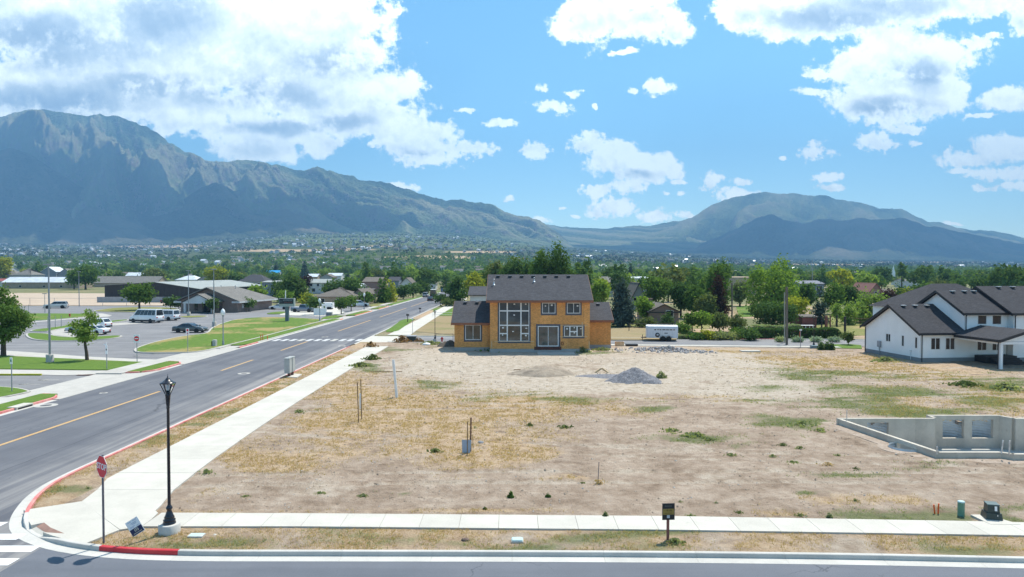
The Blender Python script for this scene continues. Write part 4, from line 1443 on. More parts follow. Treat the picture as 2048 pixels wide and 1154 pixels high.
M['black_metal'] = mat('black_painted_metal', (0.012, 0.012, 0.018), 0.28, var=0.2, coat=0.4)
M['dark_wood'] = mat('dark_stained_wood', (0.03, 0.026, 0.026), 0.6, scale=4)
M['grey_metal'] = mat('grey_painted_metal', (0.33, 0.34, 0.36), 0.5, scale=3)
M['black_plastic'] = mat('black_plastic', (0.02, 0.02, 0.022), 0.5)
M['brick'] = None


def brick_mat(name, c0, c1, mortar, scale=1.0):
 m, k, b, out = new_mat(name)
 t = k.n.new('ShaderNodeTexCoord').outputs['Object']
 sp = k.n.new('ShaderNodeSeparateXYZ')
 k.l.new(t, sp.inputs[0])
 cb = k.n.new('ShaderNodeCombineXYZ')
 k.put(cb.inputs[0], k.m('ADD', sp.outputs[0], sp.outputs[1]))
 k.put(cb.inputs[1], sp.outputs[2])
 br = k.n.new('ShaderNodeTexBrick')
 k.put(br.inputs['Vector'], cb.outputs[0])
 for nm, v in (('Color1', (*c0, 1)), ('Color2', (*c1, 1)), ('Mortar', (*mortar, 1))):
  br.inputs[nm].default_value = v
 br.inputs['Scale'].default_value = scale
 br.inputs['Mortar Size'].default_value = 0.008
 br.inputs['Brick Width'].default_value = 0.22
 br.inputs['Row Height'].default_value = 0.075
 n1 = k.noise(t, 0.6, 4, 0.6)
 c = k.mix(1.0, br.outputs[0], k.ramp(n1, [(0.3, (0.85,) * 3), (0.7, (1.15,) * 3)]), 'MULTIPLY')
 k.put(b.inputs['Base Color'], c)
 b.inputs['Roughness'].default_value = 0.9
 return m


M['brick'] = brick_mat('brown_brick', (0.20, 0.115, 0.09), (0.25, 0.15, 0.12), (0.28, 0.25, 0.22))


def frame_matrix(origin, xdir):
 """local x along the wall, y outward (to the right of travel), z up"""
 x = Vector((xdir[0], xdir[1], 0)).normalized()
 y = Vector((x.y, -x.x, 0))
 return Matrix(((x.x, y.x, 0, origin[0]), (x.y, y.y, 0, origin[1]), (0, 0, 1, origin[2]), (0, 0, 0, 1)))


def rect_minus(rc, holes):
 x0, z0, x1, z1 = rc
 xs_ = sorted({x0, x1, *[min(max(h[0], x0), x1) for h in holes], *[min(max(h[2], x0), x1) for h in holes]})
 zs_ = sorted({z0, z1, *[min(max(h[1], z0), z1) for h in holes], *[min(max(h[3], z0), z1) for h in holes]})
 out = []
 for a, b in zip(xs_[:-1], xs_[1:]):
  run = None
  for c, d in zip(zs_[:-1], zs_[1:]):
   mx, mz = (a + b) / 2, (c + d) / 2
   if any(h[0] < mx < h[2] and h[1] < mz < h[3] for h in holes) or b - a < 1e-4 or d - c < 1e-4:
    run = None
    continue
   if run and abs(run[3] - c) < 1e-6:
    run[3] = d
   else:
    run = [a, c, b, d]
    out.append(run)
 return out


def ring(mb, x0, z0, x1, z1, wd, y0, y1, bottom=None):
 bt = wd if bottom is None else bottom
 mb.box(x0, y0, z0, x1, y1, z0 + bt)
 mb.box(x0, y0, z1 - wd, x1, y1, z1)
 mb.box(x0, y0, z0 + bt, x0 + wd, y1, z1 - wd)
 mb.box(x1 - wd, y0, z0 + bt, x1, y1, z1 - wd)


def window(root, Mx, x0, z0, x1, z1, lites, name='window', fw=0.06, frame=None, glass=None, flash=0.0, mull=0.05, stickers=False, seed=0, depth=0.03, label=None):
 """window part (frame with bars) with a pane for every lite; lites = [(x0,z0,x1,z1) in 0..1]"""
 frame, glass = frame or M['vinyl'], glass or M['glass']
 mb = MB(Mx)
 ring(mb, x0, z0, x1, z1, fw, -0.05, depth)
 W_, H_ = x1 - x0, z1 - z0
 li = [(x0 + a * W_, z0 + b * H_, x0 + c * W_, z0 + d * H_) for a, b, c, d in lites]
 for a, b, c, d in li:
  m_ = mull / 2
  if a > x0 + 0.02:
   mb.box(a - m_, -0.05, max(b, z0 + fw), a + m_, depth - 0.006, min(d, z1 - fw))
  if b > z0 + 0.02:
   mb.box(max(a, x0 + fw) + 0.002, -0.05, b - m_, min(c, x1 - fw) - 0.002, depth - 0.009, b + m_)
 wobj = mb.build(name, frame, root)
 if label:
  wobj['label'] = label
 if flash:
  fb = MB(Mx)
  ring(fb, x0 - flash, z0 - flash * 1.25, x1 + flash, z1 + flash, flash - 0.004, -0.03, 0.012, flash * 1.25 - 0.004)
  fb.build('flashing', M['flashing'], wobj)
 rr = random.Random(seed + int(x0 * 100))
 for a, b, c, d in li:
  pb = MB(Mx)
  pb.box(max(a, x0 + fw * 0.7), -0.045, max(b, z0 + fw * 0.7), min(c, x1 - fw * 0.7), -0.012, min(d, z1 - fw * 0.7))
  pb.build('pane', glass, wobj)
  if stickers and rr.random() < 0.8:
   s_ = MB(Mx)
   sx, sz = a + (c - a) * rr.uniform(.3, .55), b + (d - b) * rr.uniform(.55, .75)
   s_.box(sx, -0.011, sz, sx + rr.uniform(.12, .22), -0.008, sz + rr.uniform(.09, .16))
   s_.build('sticker', M['vinyl'], wobj)
 return wobj


def px_local(Mx, pxy):
 """where a photograph position falls on the wall plane of Mx, in its local x, z"""
 inv = Mx.inverted()
 o = inv @ Vector((0, 0, CAMH))
 d = inv.to_3x3() @ ray(*pxy)
 t = -o.y / d.y
 q = o + d * t
 return q.x, q.z


def gable_roof(root, x0, x1, yf, zf, yr, zr, yb, zb, th=0.17, m_=None, fm=None, name='roof', fh=0.17):
 """ridge along x; front eave (yf, zf), ridge (yr, zr), back eave (yb, zb); local axes of the root"""
 m_, fm = m_ or M['roof'], fm or M['fascia']
 r = None
 for a, za, nm in ((yf, zf, 1), (yb, zb, -1)):
  L = math.hypot(yr - a, zr - za)
  # slope built flat in its own local plane so that the shingle rows follow the slope
  me = MB()
  me.box(x0, 0, -th, x1, L, 0)
  o = me.build(name if r is None else 'roof_slope', m_, root if r is None else r)
  ang = math.atan2(zr - za, abs(yr - a))
  if nm == 1:
   mw = Matrix.Translation((0, a, za)) @ Matrix.Rotation(ang, 4, 'X')
  else:
   mw = Matrix.Translation((x0 + x1, a, za)) @ Matrix.Rotation(math.pi, 4, 'Z') @ Matrix.Rotation(ang, 4, 'X')
  if r is None:
   o.matrix_local = mw
   r = o
   rw = mw
  else:
   o.matrix_local = rw.inverted() @ mw
 f = MB()
 f.box(x0 - 0.012, yf - 0.03, zf - th - fh * 0.55, x1 + 0.012, yf - 0.004, zf - 0.02)
 for xe, s_ in ((x0, -1), (x1, 1)):
  for a, za in ((yf, zf), (yb, zb)):
   q = [(a, za - 0.02), (yr, zr - 0.02), (yr, zr - th - fh), (a, za - th - fh)]
   x_a, x_b = (xe - 0.03, xe - 0.004) if s_ < 0 else (xe + 0.004, xe + 0.03)
   vs = [(x_a, y, z) for y, z in q] + [(x_b, y, z) for y, z in q]
   f.add(vs, [(0, 1, 2, 3), (7, 6, 5, 4), (0, 4, 5, 1), (1, 5, 6, 2), (2, 6, 7, 3), (3, 7, 4, 0)])
 fo = f.build('fascia', fm, root)
 fix_normals(fo)
 return r


def roof_vent(root, x, y, z, m_=None, cap=None):
 v = MB()
 v.box(x - 0.17, y - 0.17, z - 0.02, x + 0.17, y + 0.17, z + 0.10)
 v.cur = 1
 v.box(x - 0.21, y - 0.21, z + 0.102, x + 0.21, y + 0.21, z + 0.16)
 return v.build('roof_vent', [m_ or M['black_plastic'], cap or M['grey_metal']], root)


# ---- the unfinished house
house = thing('unfinished_house', 'unfinished two storey house sheathed in orange strand board under a charcoal roof', 'house', (0, 0, 0))


def osb_wall(root, Mx, L, z0, z1, holes, seed, top=None):
 """sheets of strand board 1.22 x 2.44 m with open joints over a core wall"""
 rr = random.Random(seed)
 core = MB(Mx)
 for a, b, c, d in rect_minus((0, z0, L, z1), holes):
  core.box(a, -0.16, b, c, -0.014, d)
 core.build('wall', M['pine'], root)
 row, zz_ = 0, z0
 while zz_ < z1 - 0.05:
  zt = min(zz_ + 2.44, z1)
  x = -0.61 if row % 2 else 0.0
  while x < L - 0.02:
   xa, xb = max(0, x) + 0.005, min(L, x + 1.22) - 0.005
   if xb - xa > 0.05:
    mb = MB(Mx)
    off = rr.uniform(0, 0.004)
    for a, b, c, d in rect_minus((xa, zz_ + 0.004, xb, zt - 0.004), holes):
     mb.box(a, -0.0135, b, c, off, d)
    if mb.f:
     mb.build('board_panel', M['osb'], root)
   x += 1.22
  zz_ = zt
  row += 1


HZ = 0.90
Mf = frame_matrix((-2.42, 75.0, 0), (1, 0))
zl = lambda px_, py_: px_local(Mf, (880 + px_ / 5.689, 530 + py_ / 5.689))


def zrect(a, b, c, d, Mx=Mf):
 x0, z1 = px_local(Mx, (880 + a / 5.689, 530 + b / 5.689))
 x1, z0 = px_local(Mx, (880 + c / 5.689, 530 + d / 5.689))
 return x0, z0, x1, z1


big = zrect(674, 424, 1014, 868)
up1, up2, door, tri = zrect(1163, 430, 1312, 550), zrect(1445, 430, 1595, 550), zrect(1113, 694, 1349, 926), zrect(1413, 694, 1628, 814)
grow = lambda r, e: (r[0] - e, r[1] - e, r[2] + e, r[3] + e)
osb_wall(house, Mf, 10.98, HZ, 6.28, [big, up1, up2, door, tri], 1)
bx = lambda v: (v - 674) / 340.0
bz = lambda v: 1 - (v - 424) / 444.0
cols = [(0, bx(765)), (bx(765), bx(921)), (bx(921), 1)]
lit_ = []
for ci, (a, b) in enumerate(cols):
 lit_ += [(a, bz(522), b, 1), (a, bz(686), b, bz(522))]
 if ci == 1:
  lit_.append((a, 0, b, bz(686)))
 else:
  lit_ += [(a, bz(780), b, bz(686)), (a, 0, b, bz(780))]
window(house, Mf, *big, lit_, flash=0.17, mull=0.13, stickers=True, seed=3, label='tall window wall of many panes')
two = [(0, 0, .5, 1), (.5, 0, 1, 1)]
window(house, Mf, *up1, two, flash=0.17, stickers=True, seed=5)
window(house, Mf, *up2, two, flash=0.17, stickers=True, seed=8)
window(house, Mf, *door, two, name='sliding_door', flash=0.2, fw=0.09, seed=9, stickers=False)
tl = [(0, 0, .3, 1), (.3, 0, .68, .47), (.3, .47, .68, 1), (.68, 0, 1, 1)]
window(house, Mf, *tri, tl, flash=0.16, mull=0.12, stickers=True, seed=11)
db = MB(Mf)
r_ = zrect(1072, 930, 1380, 966)
db.box(r_[0], -0.005, r_[1], r_[2], 0.05, r_[3])
db.build('sill_board', mat('tarred_sill', (0.05, 0.03, 0.028), 0.8, col2=(0.16, 0.05, 0.03), scale=6), house)
# battens and strips left on the wall
for i, (a, b, c, d) in enumerate(((618, 866, 1066, 873), (625, 421, 1068, 426), (1365, 812, 1676, 818), (1370, 683, 1680, 688), (584, 866, 592, 946), (1614, 650, 1623, 815), (1693, 866, 1701, 956))):
 r_ = zrect(a, b, c, d)
 MB(Mf).box(r_[0], 0.013, r_[1], r_[2], 0.035, r_[3]).build('batten', M['pine'], house)
ho = MB()
hx, hz = zl(1392, 893)
ho.M = Mf
for i in range(12):
 a0, a1 = 2 * math.pi * i / 12, 2 * math.pi * (i + 1) / 12
 ho.tube((hx + .13 * math.cos(a0), 0.05, hz + .17 * math.sin(a0)), (hx + .13 * math.cos(a1), 0.05, hz + .17 * math.sin(a1)), 0.03, n=6)
ho.build('hose_coil', mat('red_brown_hose', (0.22, 0.035, 0.02), 0.6), house)
# side, back walls (plain board), foundation
for o_, d_, L, holes in (((8.56, 75.0, 0), (0, 1), 10, []), ((8.56, 85.0, 0), (-1, 0), 10.98, []), ((-2.42, 85.0, 0), (0, -1), 10, [])):
 osb_wall(house, frame_matrix(o_, d_), L, HZ, 6.28, holes, 2)
for xe, s_ in ((-2.42, -1), (8.56, 1)):
 g = MB()
 x_a, x_b = (xe - 0.002, xe + 0.12) if s_ < 0 else (xe - 0.12, xe + 0.002)
 vs = [(x_a, 75, 6.28), (x_a, 85, 6.28), (x_a, 80, 8.78), (x_b, 75, 6.28), (x_b, 85, 6.28), (x_b, 80, 8.78)]
 g.add(vs, [(0, 1, 2), (5, 4, 3), (0, 3, 4, 1), (1, 4, 5, 2), (2, 5, 3, 0)])
 fix_normals(g.build('gable', M['osb'], house))
MB().box(-2.46, 74.97, 0.2, 8.60, 85.03, HZ - 0.004).build('foundation', M['found_house'], house)
gable_roof(house, -2.80, 8.86, 74.4, 6.27, 80.0, 9.07, 85.6, 6.27)
MB().box(-2.79, 74.43, 6.0, 8.85, 75.02, 6.03).build('soffit', M['osb'], house)
for px_ in (663, 798, 932, 1062, 1195, 1325, 1462):
 xw = (880 + px_ / 5.689 - 1024) / FPX * 79.6
 roof_vent(house, xw, 79.45, 8.80)


def vent_pipe(x, y, h, zs_):
 v = MB()
 v.lathe([(0.17, 0.0), (0.10, 0.10), (0.065, 0.12), (0.065, h), (0.09, h + 0.01), (0.09, h + 0.07), (0.0, h + 0.09)], (x, y, zs_), 12)
 v.build('vent_pipe', M['galv'], house)


vent_pipe(-2.05, 77.6, 0.62, 7.86)
vent_pipe(2.55, 78.3, 0.45, 8.2)
# left wing
Ml = frame_matrix((-6.46, 76.5, 0), (1, 0))
lw = zrect(288, 682, 464, 852, Ml)
osb_wall(house, Ml, 4.03, HZ, 3.72, [lw], 4)
window(house, Ml, *lw, two, flash=0.16, stickers=True, seed=21)
for o_, d_, L in (((-2.43, 84.5, 0), (-1, 0), 4.03), ((-6.46, 84.5, 0), (0, -1), 8)):
 osb_wall(house, frame_matrix(o_, d_), L, HZ, 3.72, [], 6)
MB().box(-6.5, 76.46, 0.2, -2.47, 84.54, HZ - 0.004).build('foundation', M['found_house'], house)
g = MB()
g.add([(-6.462, 76.5, 3.72), (-6.462, 84.5, 3.72), (-6.462, 80.5, 5.72), (-6.36, 76.5, 3.72), (-6.36, 84.5, 3.72), (-6.36, 80.5, 5.72)], [(0, 1, 2), (5, 4, 3), (0, 3, 4, 1), (1, 4, 5, 2), (2, 5, 3, 0)])
fix_normals(g.build('gable', M['osb'], house))
gable_roof(house, -6.79, -2.435, 76.0, 3.70, 80.5, 5.95, 85.0, 3.70)
MB(frame_matrix((-6.46, 76.5, 0), (1, 0))).box(0.0, 0.006, HZ, 0.5, 0.04, 3.6).build('corner_board', M['osb'], house)
for px_ in (288, 423):
 roof_vent(house, (880 + px_ / 5.689 - 1024) / FPX * 80, 80.0, 5.72)
# right wing
Mr = frame_matrix((8.56, 79.2, 0), (1, 0))
osb_wall(house, Mr, 2.92, HZ, 3.78, [], 9)
osb_wall(house, frame_matrix((11.48, 79.2, 0), (0, 1)), 6.8, HZ, 3.78, [], 10)
MB().box(8.61, 79.16, 0.1, 11.52, 86.0, HZ - 0.004).build('foundation', M['found_house'], house)
g = MB()
g.add([(11.37, 79.2, 3.78), (11.37, 86, 3.78), (11.37, 82.6, 5.5), (11.482, 79.2, 3.78), (11.482, 86, 3.78), (11.482, 82.6, 5.5)], [(0, 1, 2), (5, 4, 3), (0, 3, 4, 1), (1, 4, 5, 2), (2, 5, 3, 0)])
fix_normals(g.build('gable', M['osb'], house))
gable_roof(house, 8.575, 11.74, 78.7, 3.80, 82.6, 5.74, 86.5, 3.80)
roof_vent(house, (880 + 1800 / 5.689 - 1024) / FPX * 82, 82.0, 5.44)
# patio slab before the sliding door
c0_, c1_ = G(1076, 711, 0.55), G(1152, 711, 0.55)
pat = tag(MB().box(c0_.x, 72.6, 0.3, c1_.x, 74.9, 0.62).build('patio_slab', M['apron']), 'pale concrete patio slab below the sliding door', 'patio')

# ---- the white house at the right
TH = R(6.0)
NC = Vector((42.05, 70.1, 0))
wh = thing('white_house', 'white sided house with black roofs and a covered porch at the right edge', 'house', NC, TH)
Tw = Matrix.Translation(NC) @ Matrix.Rotation(TH, 4, 'Z')
Ms = Matrix.Identity(4)                                  # south (back) wall frame in house axes: x right, y outward = -y
SOUTH = frame_matrix((0, 0, 0), (1, 0))
WEST = frame_matrix((0, 9.2, 0), (0, -1))


def wpx(Mx, a, b):
 return px_local(Tw @ Mx, (1720 + a / 6.073, 560 + b / 6.073))


def wrect(Mx, a, b, c, d):
 x0, z1 = wpx(Mx, a, b)
 x1, z0 = wpx(Mx, c, d)
 return x0, z0, x1, z1


def siding(root, Mx, x0, x1, z0, z1, holes, prof=None, row=0.19, name='siding', m_=None):
 """lap boards; prof(z) gives the clipped x range in a gable"""
 mb = MB(Mx)
 z = z0
 while z < z1 - 0.01:
  zt = min(z + row, z1)
  lo, hi = prof(zt) if prof else (x0, x1)
  lo2, hi2 = prof(z) if prof else (x0, x1)
  if hi - lo > 0.04:
   for a, b, c, d in rect_minus((max(lo, lo2), z, min(hi, hi2), zt), holes):
    mb.add([(a, 0.022, b), (c, 0.022, b), (c, 0.004, d), (a, 0.004, d), (a, -0.02, b), (c, -0.02, b)], [(0, 1, 2, 3), (5, 1, 0, 4)])
  z = zt
 core = MB(Mx)
 for a, b, c, d in rect_minus((x0, z0, x1, z1), holes) if not prof else []:
  core.box(a, -0.15, b, c, -0.001, d)
 s_ = mb.build(name, m_ or M['white_paint'], root)
 if core.f:
  core.build('wall', m_ or M['white_paint'], root)
 return s_


def gable_prof(half, base, top, mid):
 return lambda z: (mid - half * (1 - (z - base) / (top - base)), mid + half * (1 - (z - base) / (top - base)))


FZ = 0.5
# west gable of the low block
w1, w2, w3 = wrect(WEST, 316, 648, 372, 752), wrect(WEST, 507, 670, 537, 808), wrect(WEST, 669, 693, 699, 834)
siding(wh, WEST, 0, 9.2, FZ, 3.05, [w1, w2, w3])
siding(wh, WEST, 0, 9.2, 3.05, 5.55, [], gable_prof(4.6, 3.05, 5.6, 4.6))
gb = MB(WEST)
gb.add([(0, -0.12, 3.05), (9.2, -0.12, 3.05), (4.6, -0.12, 5.6), (0, -0.002, 3.05), (9.2, -0.002, 3.05), (4.6, -0.002, 5.6)], [(0, 1, 2), (5, 4, 3), (0, 3, 4, 1), (1, 4, 5, 2), (2, 5, 3, 0)])
fix_normals(gb.build('gable', M['white_paint'], wh))
for i, (wn, l_) in enumerate(((w1, two), (w2, [(0, 0, 1, 1)]), (w3, [(0, 0, 1, 1)]))):
 window(wh, WEST, *wn, l_, fw=0.05, glass=M['glass_dark'], mull=0.05, seed=i)
s1, s2, s3, s4 = wrect(SOUTH, 860, 703, 972, 845), wrect(SOUTH, 1038, 703, 1150, 845), wrect(SOUTH, 1423, 725, 1535, 855), wrect(SOUTH, 1605, 738, 1715, 855)
dr = (wrect(SOUTH, 1812, 752, 1888, 962))
siding(wh, SOUTH, 0, 9.6, FZ, 3.05, [s1, s2, s3, s4, dr])
for i, wn in enumerate((s1, s2, s3, s4)):
 window(wh, SOUTH, *wn, two, fw=0.05, glass=M['glass_dark'], seed=i, mull=0.07)
dm = MB(SOUTH)
ring(dm, *dr, 0.07, -0.06, 0.02)
d_o = dm.build('door', M['black_metal'], wh)
MB(SOUTH).box(dr[0] + .06, -0.05, dr[1] + .05, dr[2] - .06, -0.02, dr[3] - .06).build('door_leaf', M['black_metal'], d_o)
MB(SOUTH).box(dr[0] + (dr[2] - dr[0]) * .45, -0.019, dr[1] + 1.0, dr[2] - .2, -0.014, dr[3] - .2).build('pane', M['glass'], d_o)
MB().box(-0.03, -0.03, -0.1, 9.6, 9.23, FZ - 0.003).build('foundation', M['found_grey'], wh)
fh = 0.16
gable_roof(wh, -0.42, 4.86, -0.42, 3.10, 4.6, 5.86, 9.62, 3.10, 0.14, M['roof2'], M['fascia_black'])
# upper block
MBX, BX1, BW = 4.86, 9.7, 7.5
WB = frame_matrix((MBX, BW, 0), (0, -1))
SB = frame_matrix((MBX, -0.004, 0), (1, 0))
u1, u2 = wrect(SB, 1428, 428, 1537, 539), wrect(SB, 1606, 428, 1715, 539)
siding(wh, SB, 0, BX1 - MBX, 3.05, 5.05, [u1, u2])
for i, wn in enumerate((u1, u2)):
 window(wh, SB, *wn, [(0, 0, 1, 1)], fw=0.05, glass=M['glass_dark'], seed=i + 4)
siding(wh, WB, 0, BW, 3.05, 5.05, [])
siding(wh, WB, 0, BW, 5.05, 7.1, [], gable_prof(3.75, 5.05, 7.15, 3.75))
gb = MB(WB)
gb.add([(0, -0.12, 5.05), (BW, -0.12, 5.05), (3.75, -0.12, 7.15), (0, -0.002, 5.05), (BW, -0.002, 5.05), (3.75, -0.002, 7.15)], [(0, 1, 2), (5, 4, 3), (0, 3, 4, 1), (1, 4, 5, 2), (2, 5, 3, 0)])
fix_normals(gb.build('gable', M['white_paint'], wh))
gable_roof(wh, MBX - 0.4, BX1 + 0.1, -0.42, 5.13, 3.75, 7.4, 7.92, 5.13, 0.14, M['roof2'], M['fascia_black'])
# right block, running out of the frame
CX0 = 9.72
WC = frame_matrix((CX0, 8.3, 0), (0, -1))
SC = frame_matrix((CX0, -0.7, 0), (1, 0))
siding(wh, SC, 0, 7, FZ, 5.0, [])
siding(wh, WC, 0, 9.0, FZ, 5.0, [])
siding(wh, WC, 0, 9.0, 5.0, 7.5, [], gable_prof(4.5, 5.0, 7.52, 4.5))
gb = MB(WC)
gb.add([(0, -0.12, 5.0), (9, -0.12, 5.0), (4.5, -0.12, 7.52), (0, -0.002, 5.0), (9, -0.002, 5.0), (4.5, -0.002, 7.52)], [(0, 1, 2), (5, 4, 3), (0, 3, 4, 1), (1, 4, 5, 2), (2, 5, 3, 0)])
fix_normals(gb.build('gable', M['white_paint'], wh))
gable_roof(wh, CX0 - 0.45, 17, -1.1, 5.12, 3.8, 7.82, 8.7, 5.12, 0.14, M['roof2'], M['fascia_black'])
MB().box(CX0 + 0.02, -0.72, -0.1, 16.9, 8.3, FZ - 0.004).build('foundation', M['found_grey'], wh)
# hipped roof of the front part beyond
hp = MB()
ex0, ex1, ey0, ey1, ez, rz_, rx0, rx1, ry = 5.2, 19.0, 7.4, 16.6, 5.1, 7.95, 10.3, 13.6, 12.0
hp.add([(ex0, ey0, ez), (ex1, ey0, ez), (ex1, ey1, ez), (ex0, ey1, ez), (rx0, ry, rz_), (rx1, ry, rz_)], [(0, 1, 5, 4), (1, 2, 5), (2, 3, 4, 5), (3, 0, 4), (3, 2, 1, 0)])
hp.build('hip_roof', M['roof2'], wh)
MB().box(5.6, 7.9, 0, 18.6, 16.2, 5.08).build('front_block', M['white_paint'], wh)
# porch
pf, pxl, pxr, prx = -6.05, 3.45, 9.75, 6.6
pz0, pz1 = 2.92, 3.85
po = MB()
for xa, xr_ in ((pxl, prx), (pxr, prx)):
 po.slab([(xa, pf, pz0), (xr_, pf, pz1), (xr_, 0.0, pz1), (xa, 0.0, pz0)] if xa < xr_ else [(xr_, pf, pz1), (xa, pf, pz0), (xa, 0.0, pz0), (xr_, 0.0, pz1)], 0.12)
fix_normals(po.build('porch_roof', M['roof2'], wh))
pfm = MB()
for xa in (pxl, pxr):
 pfm.slab([(xa, pf - 0.03, pz0 + 0.0), (prx, pf - 0.03, pz1 + 0.0), (prx, pf - 0.03, pz1 - 0.28), (xa, pf - 0.03, pz0 - 0.28)], 0.02)
pfm.box(pxl - 0.03, pf - 0.03, pz0 - 0.26, pxl - 0.004, -0.3, pz0 - 0.01)
fix_normals(pfm.build('fascia', M['fascia_black'], wh))
pg = MB()
pg.add([(pxl + 0.35, pf + 0.25, 2.72), (pxr - 0.35, pf + 0.25, 2.72), (prx, pf + 0.25, 3.68), (pxl + 0.35, pf + 0.35, 2.72), (pxr - 0.35, pf + 0.35, 2.72), (prx, pf + 0.35, 3.68)], [(0, 1, 2), (5, 4, 3), (0, 3, 4, 1), (1, 4, 5, 2), (2, 5, 3, 0)])
fix_normals(pg.build('porch_gable', M['white_trim'], wh))
MB().box(pxl + 0.3, pf + 0.2, 2.45, pxr - 0.3, pf + 0.45, 2.70).build('beam', M['white_trim'], wh)
MB().box(pxl + 0.3, pf + 0.452, 2.45, pxl + 0.5, -0.1, 2.70).build('beam', M['white_trim'], wh)
MB().bbox(pxl + 0.30, pf + 0.2, -0.05, pxl + 0.58, pf + 0.48, 2.45, 0.015).build('column', M['white_trim'], wh)
stp = MB()
for i in range(4):
 stp.box(6.4 + 0.0, -1.9 - 0.32 * i, 0, 9.4, -1.9 - 0.32 * i + 0.30, 0.62 - 0.16 * i)
stp.box(6.0, -1.58, 0, 9.4, -0.03, 0.78)
stp.build('porch_steps', M['dark_wood'], wh)


def downspout(x, y, z0, z1, dy=0.0):
 d = MB()
 d.tube((x, y - 0.30, z1 + 0.05), (x, y - 0.06, z1 - 0.22), 0.045, n=8)
 d.tube((x, y - 0.06, z1 - 0.22), (x, y - 0.06, z0), 0.045, n=8)
 d.build('downspout', M['fascia_black'], wh)


downspout(0.12, 0, 0.05, 3.0)
downspout(4.98, 0, 2.95, 5.0)
downspout(9.9, -0.7, 3.2, 5.0)
d = MB()
d.tube((-0.07, 9.1, 0.1), (-0.07, 9.1, 3.0), 0.045, n=8)
d.tube((pxl + 0.16, pf + 0.3, 0.0), (pxl + 0.16, pf + 0.3, 2.7), 0.045, n=8)
d.build('downspout', M['fascia_black'], wh)
for x, y, z in ((1.0, 4.1, 5.60), (2.35, 4.1, 5.60), (3.75, 4.1, 5.60), (6.1, 3.3, 7.17), (7.5, 3.3, 7.17), (8.6, 3.3, 7.17), (11.6, 3.4, 7.62), (13.3, 3.4, 7.62)):
 roof_vent(wh, x, y, z, cap=M['vinyl'])
mx, mz = wpx(WEST, 226, 737)
mx1, mz1 = wpx(WEST, 261, 815)
me_ = MB(WEST)
me_.box(mx, 0.02, mz1, mx1, 0.2, mz)
me_.tube(((mx + mx1) / 2, 0.08, mz1), ((mx + mx1) / 2, 0.08, 0.1), 0.04, n=8)
me_.build('meter_box', M['grey_metal'], wh)
me_ = MB(WEST)
a, b = wpx(WEST, 620, 855)
me_.tube((a, 0.06, b), (a + 0.05, 0.06, b - 0.95), 0.03, n=6)
me_.box(a - 0.12, 0.024, b - 0.1, a + 0.12, 0.1, b + 0.05)
me_.build('service_pipe', M['vinyl'], wh)

# ---- the cellar walls of the next house
cel = thing('cellar_foundation', 'open poured concrete cellar walls of a house not yet built, set in the ground', 'foundation', (0, 0, 0))
CB, CT, WT = -1.45, 0.50, 0.22


def cellar_wall(a, b, zt, holes=(), left=True, forms=1.2):
 """concrete wall from a to b, thickness to the left of travel, poured in form panels with slight steps"""
 L = (Vector(b) - Vector(a)).length
 Mx = frame_matrix((a[0], a[1], 0), (b[0] - a[0], b[1] - a[1]))
 n = max(1, int(round(L / forms)))
 rr = random.Random(int(L * 100))
 for i in range(n):
  xa, xb = L * i / n, L * (i + 1) / n
  off = rr.uniform(0, 0.006)
  mb = MB(Mx)
  for q in rect_minus((xa + (0.004 if i else 0), CB, xb, zt), holes):
   mb.box(q[0], -WT + off, q[1], q[2], 0 - off, q[3])
  mb.build('wall_panel', M['wallconc'], cel)
 return Mx


def seg(a, b):
 return (Vector(b) - Vector(a)).length


cellar_wall(F1, F2, 0.47, [(5.1, -0.75, 6.4, 0.25)])
cellar_wall(F2, F3, 0.42)
cellar_wall(F3, F4, 0.42)
cellar_wall(F4, F5, 0.42)
Lf = seg(F10, F1)
cellar_wall(F6, F7, CT)
cellar_wall(F7, F8, CT + 0.02)
cellar_wall(F8, F9, CT + 0.04, [(30.0 - 29.5, -0.86, 30.0 - 28.2, 0.28), (30.0 - 27.7, -0.86, 30.0 - 26.4, 0.28)])
cellar_wall(F9, F10, CT + 0.02)
cellar_wall(F10, F1, CT, [(25.5 - 22.7, -0.86, 25.5 - 21.4, 0.26)])
fl_ = MB().prism(expand(CELLAR, -0.1), CB - 0.2, CB)
fl_.build('cellar_floor', M['apron'], cel)
M['well'] = mat('corrugated_galvanised_well', (0.55, 0.60, 0.63), 0.5, metal=0.15, var=0.08, scale=4)
for i, (c, r, a0) in enumerate(WELLS):
 wl = MB()
 n = 17
 rows = 26
 vs, fs = [], []
 for k_ in range(rows + 1):
  z = -1.0 + (1.3 if i < 3 else 1.25) * k_ / rows
  rad = r + 0.035 * math.sin(k_ / rows * 2 * math.pi * 8)
  for j in range(n):
   t = a0 + math.pi * j / (n - 1)
   vs.append((c[0] + rad * math.cos(t), c[1] + rad * math.sin(t), z))
 for k_ in range(rows):
  for j in range(n - 1):
   fs.append((k_ * n + j, k_ * n + j + 1, (k_ + 1) * n + j + 1, (k_ + 1) * n + j))
 wl.smooth = True
 wl.add(vs, fs)
 wo_ = wl.build('window_well', M['well'], cel)
 pit = MB().prism(half_round(c, r + 0.02, a0), -1.05, -0.98)
 pit.build('gravel_bed', M['apron'], cel)
# loose bracing and form stakes
for (a, b, c, d) in ((1826, 370, 1810, 512), (1897, 375, 1890, 530), (1130, 440, 1128, 520)):
 p1 = G(1660 + c / 5.278, 810 + d / 5.278, 0.42)
 q = AT(1660 + a / 5.278, 810 + b / 5.278, p1.y)
 st_ = MB()
 st_.tube(p1, q, 0.035, n=6)
 st_.build('form_stake', M['galv'], cel)
p1 = G(1693.5, 841, 0.47)
MB().tube(p1, p1 + Vector((0, 0, 0.62)), 0.025, n=6).build('form_stake', M['galv'], cel)
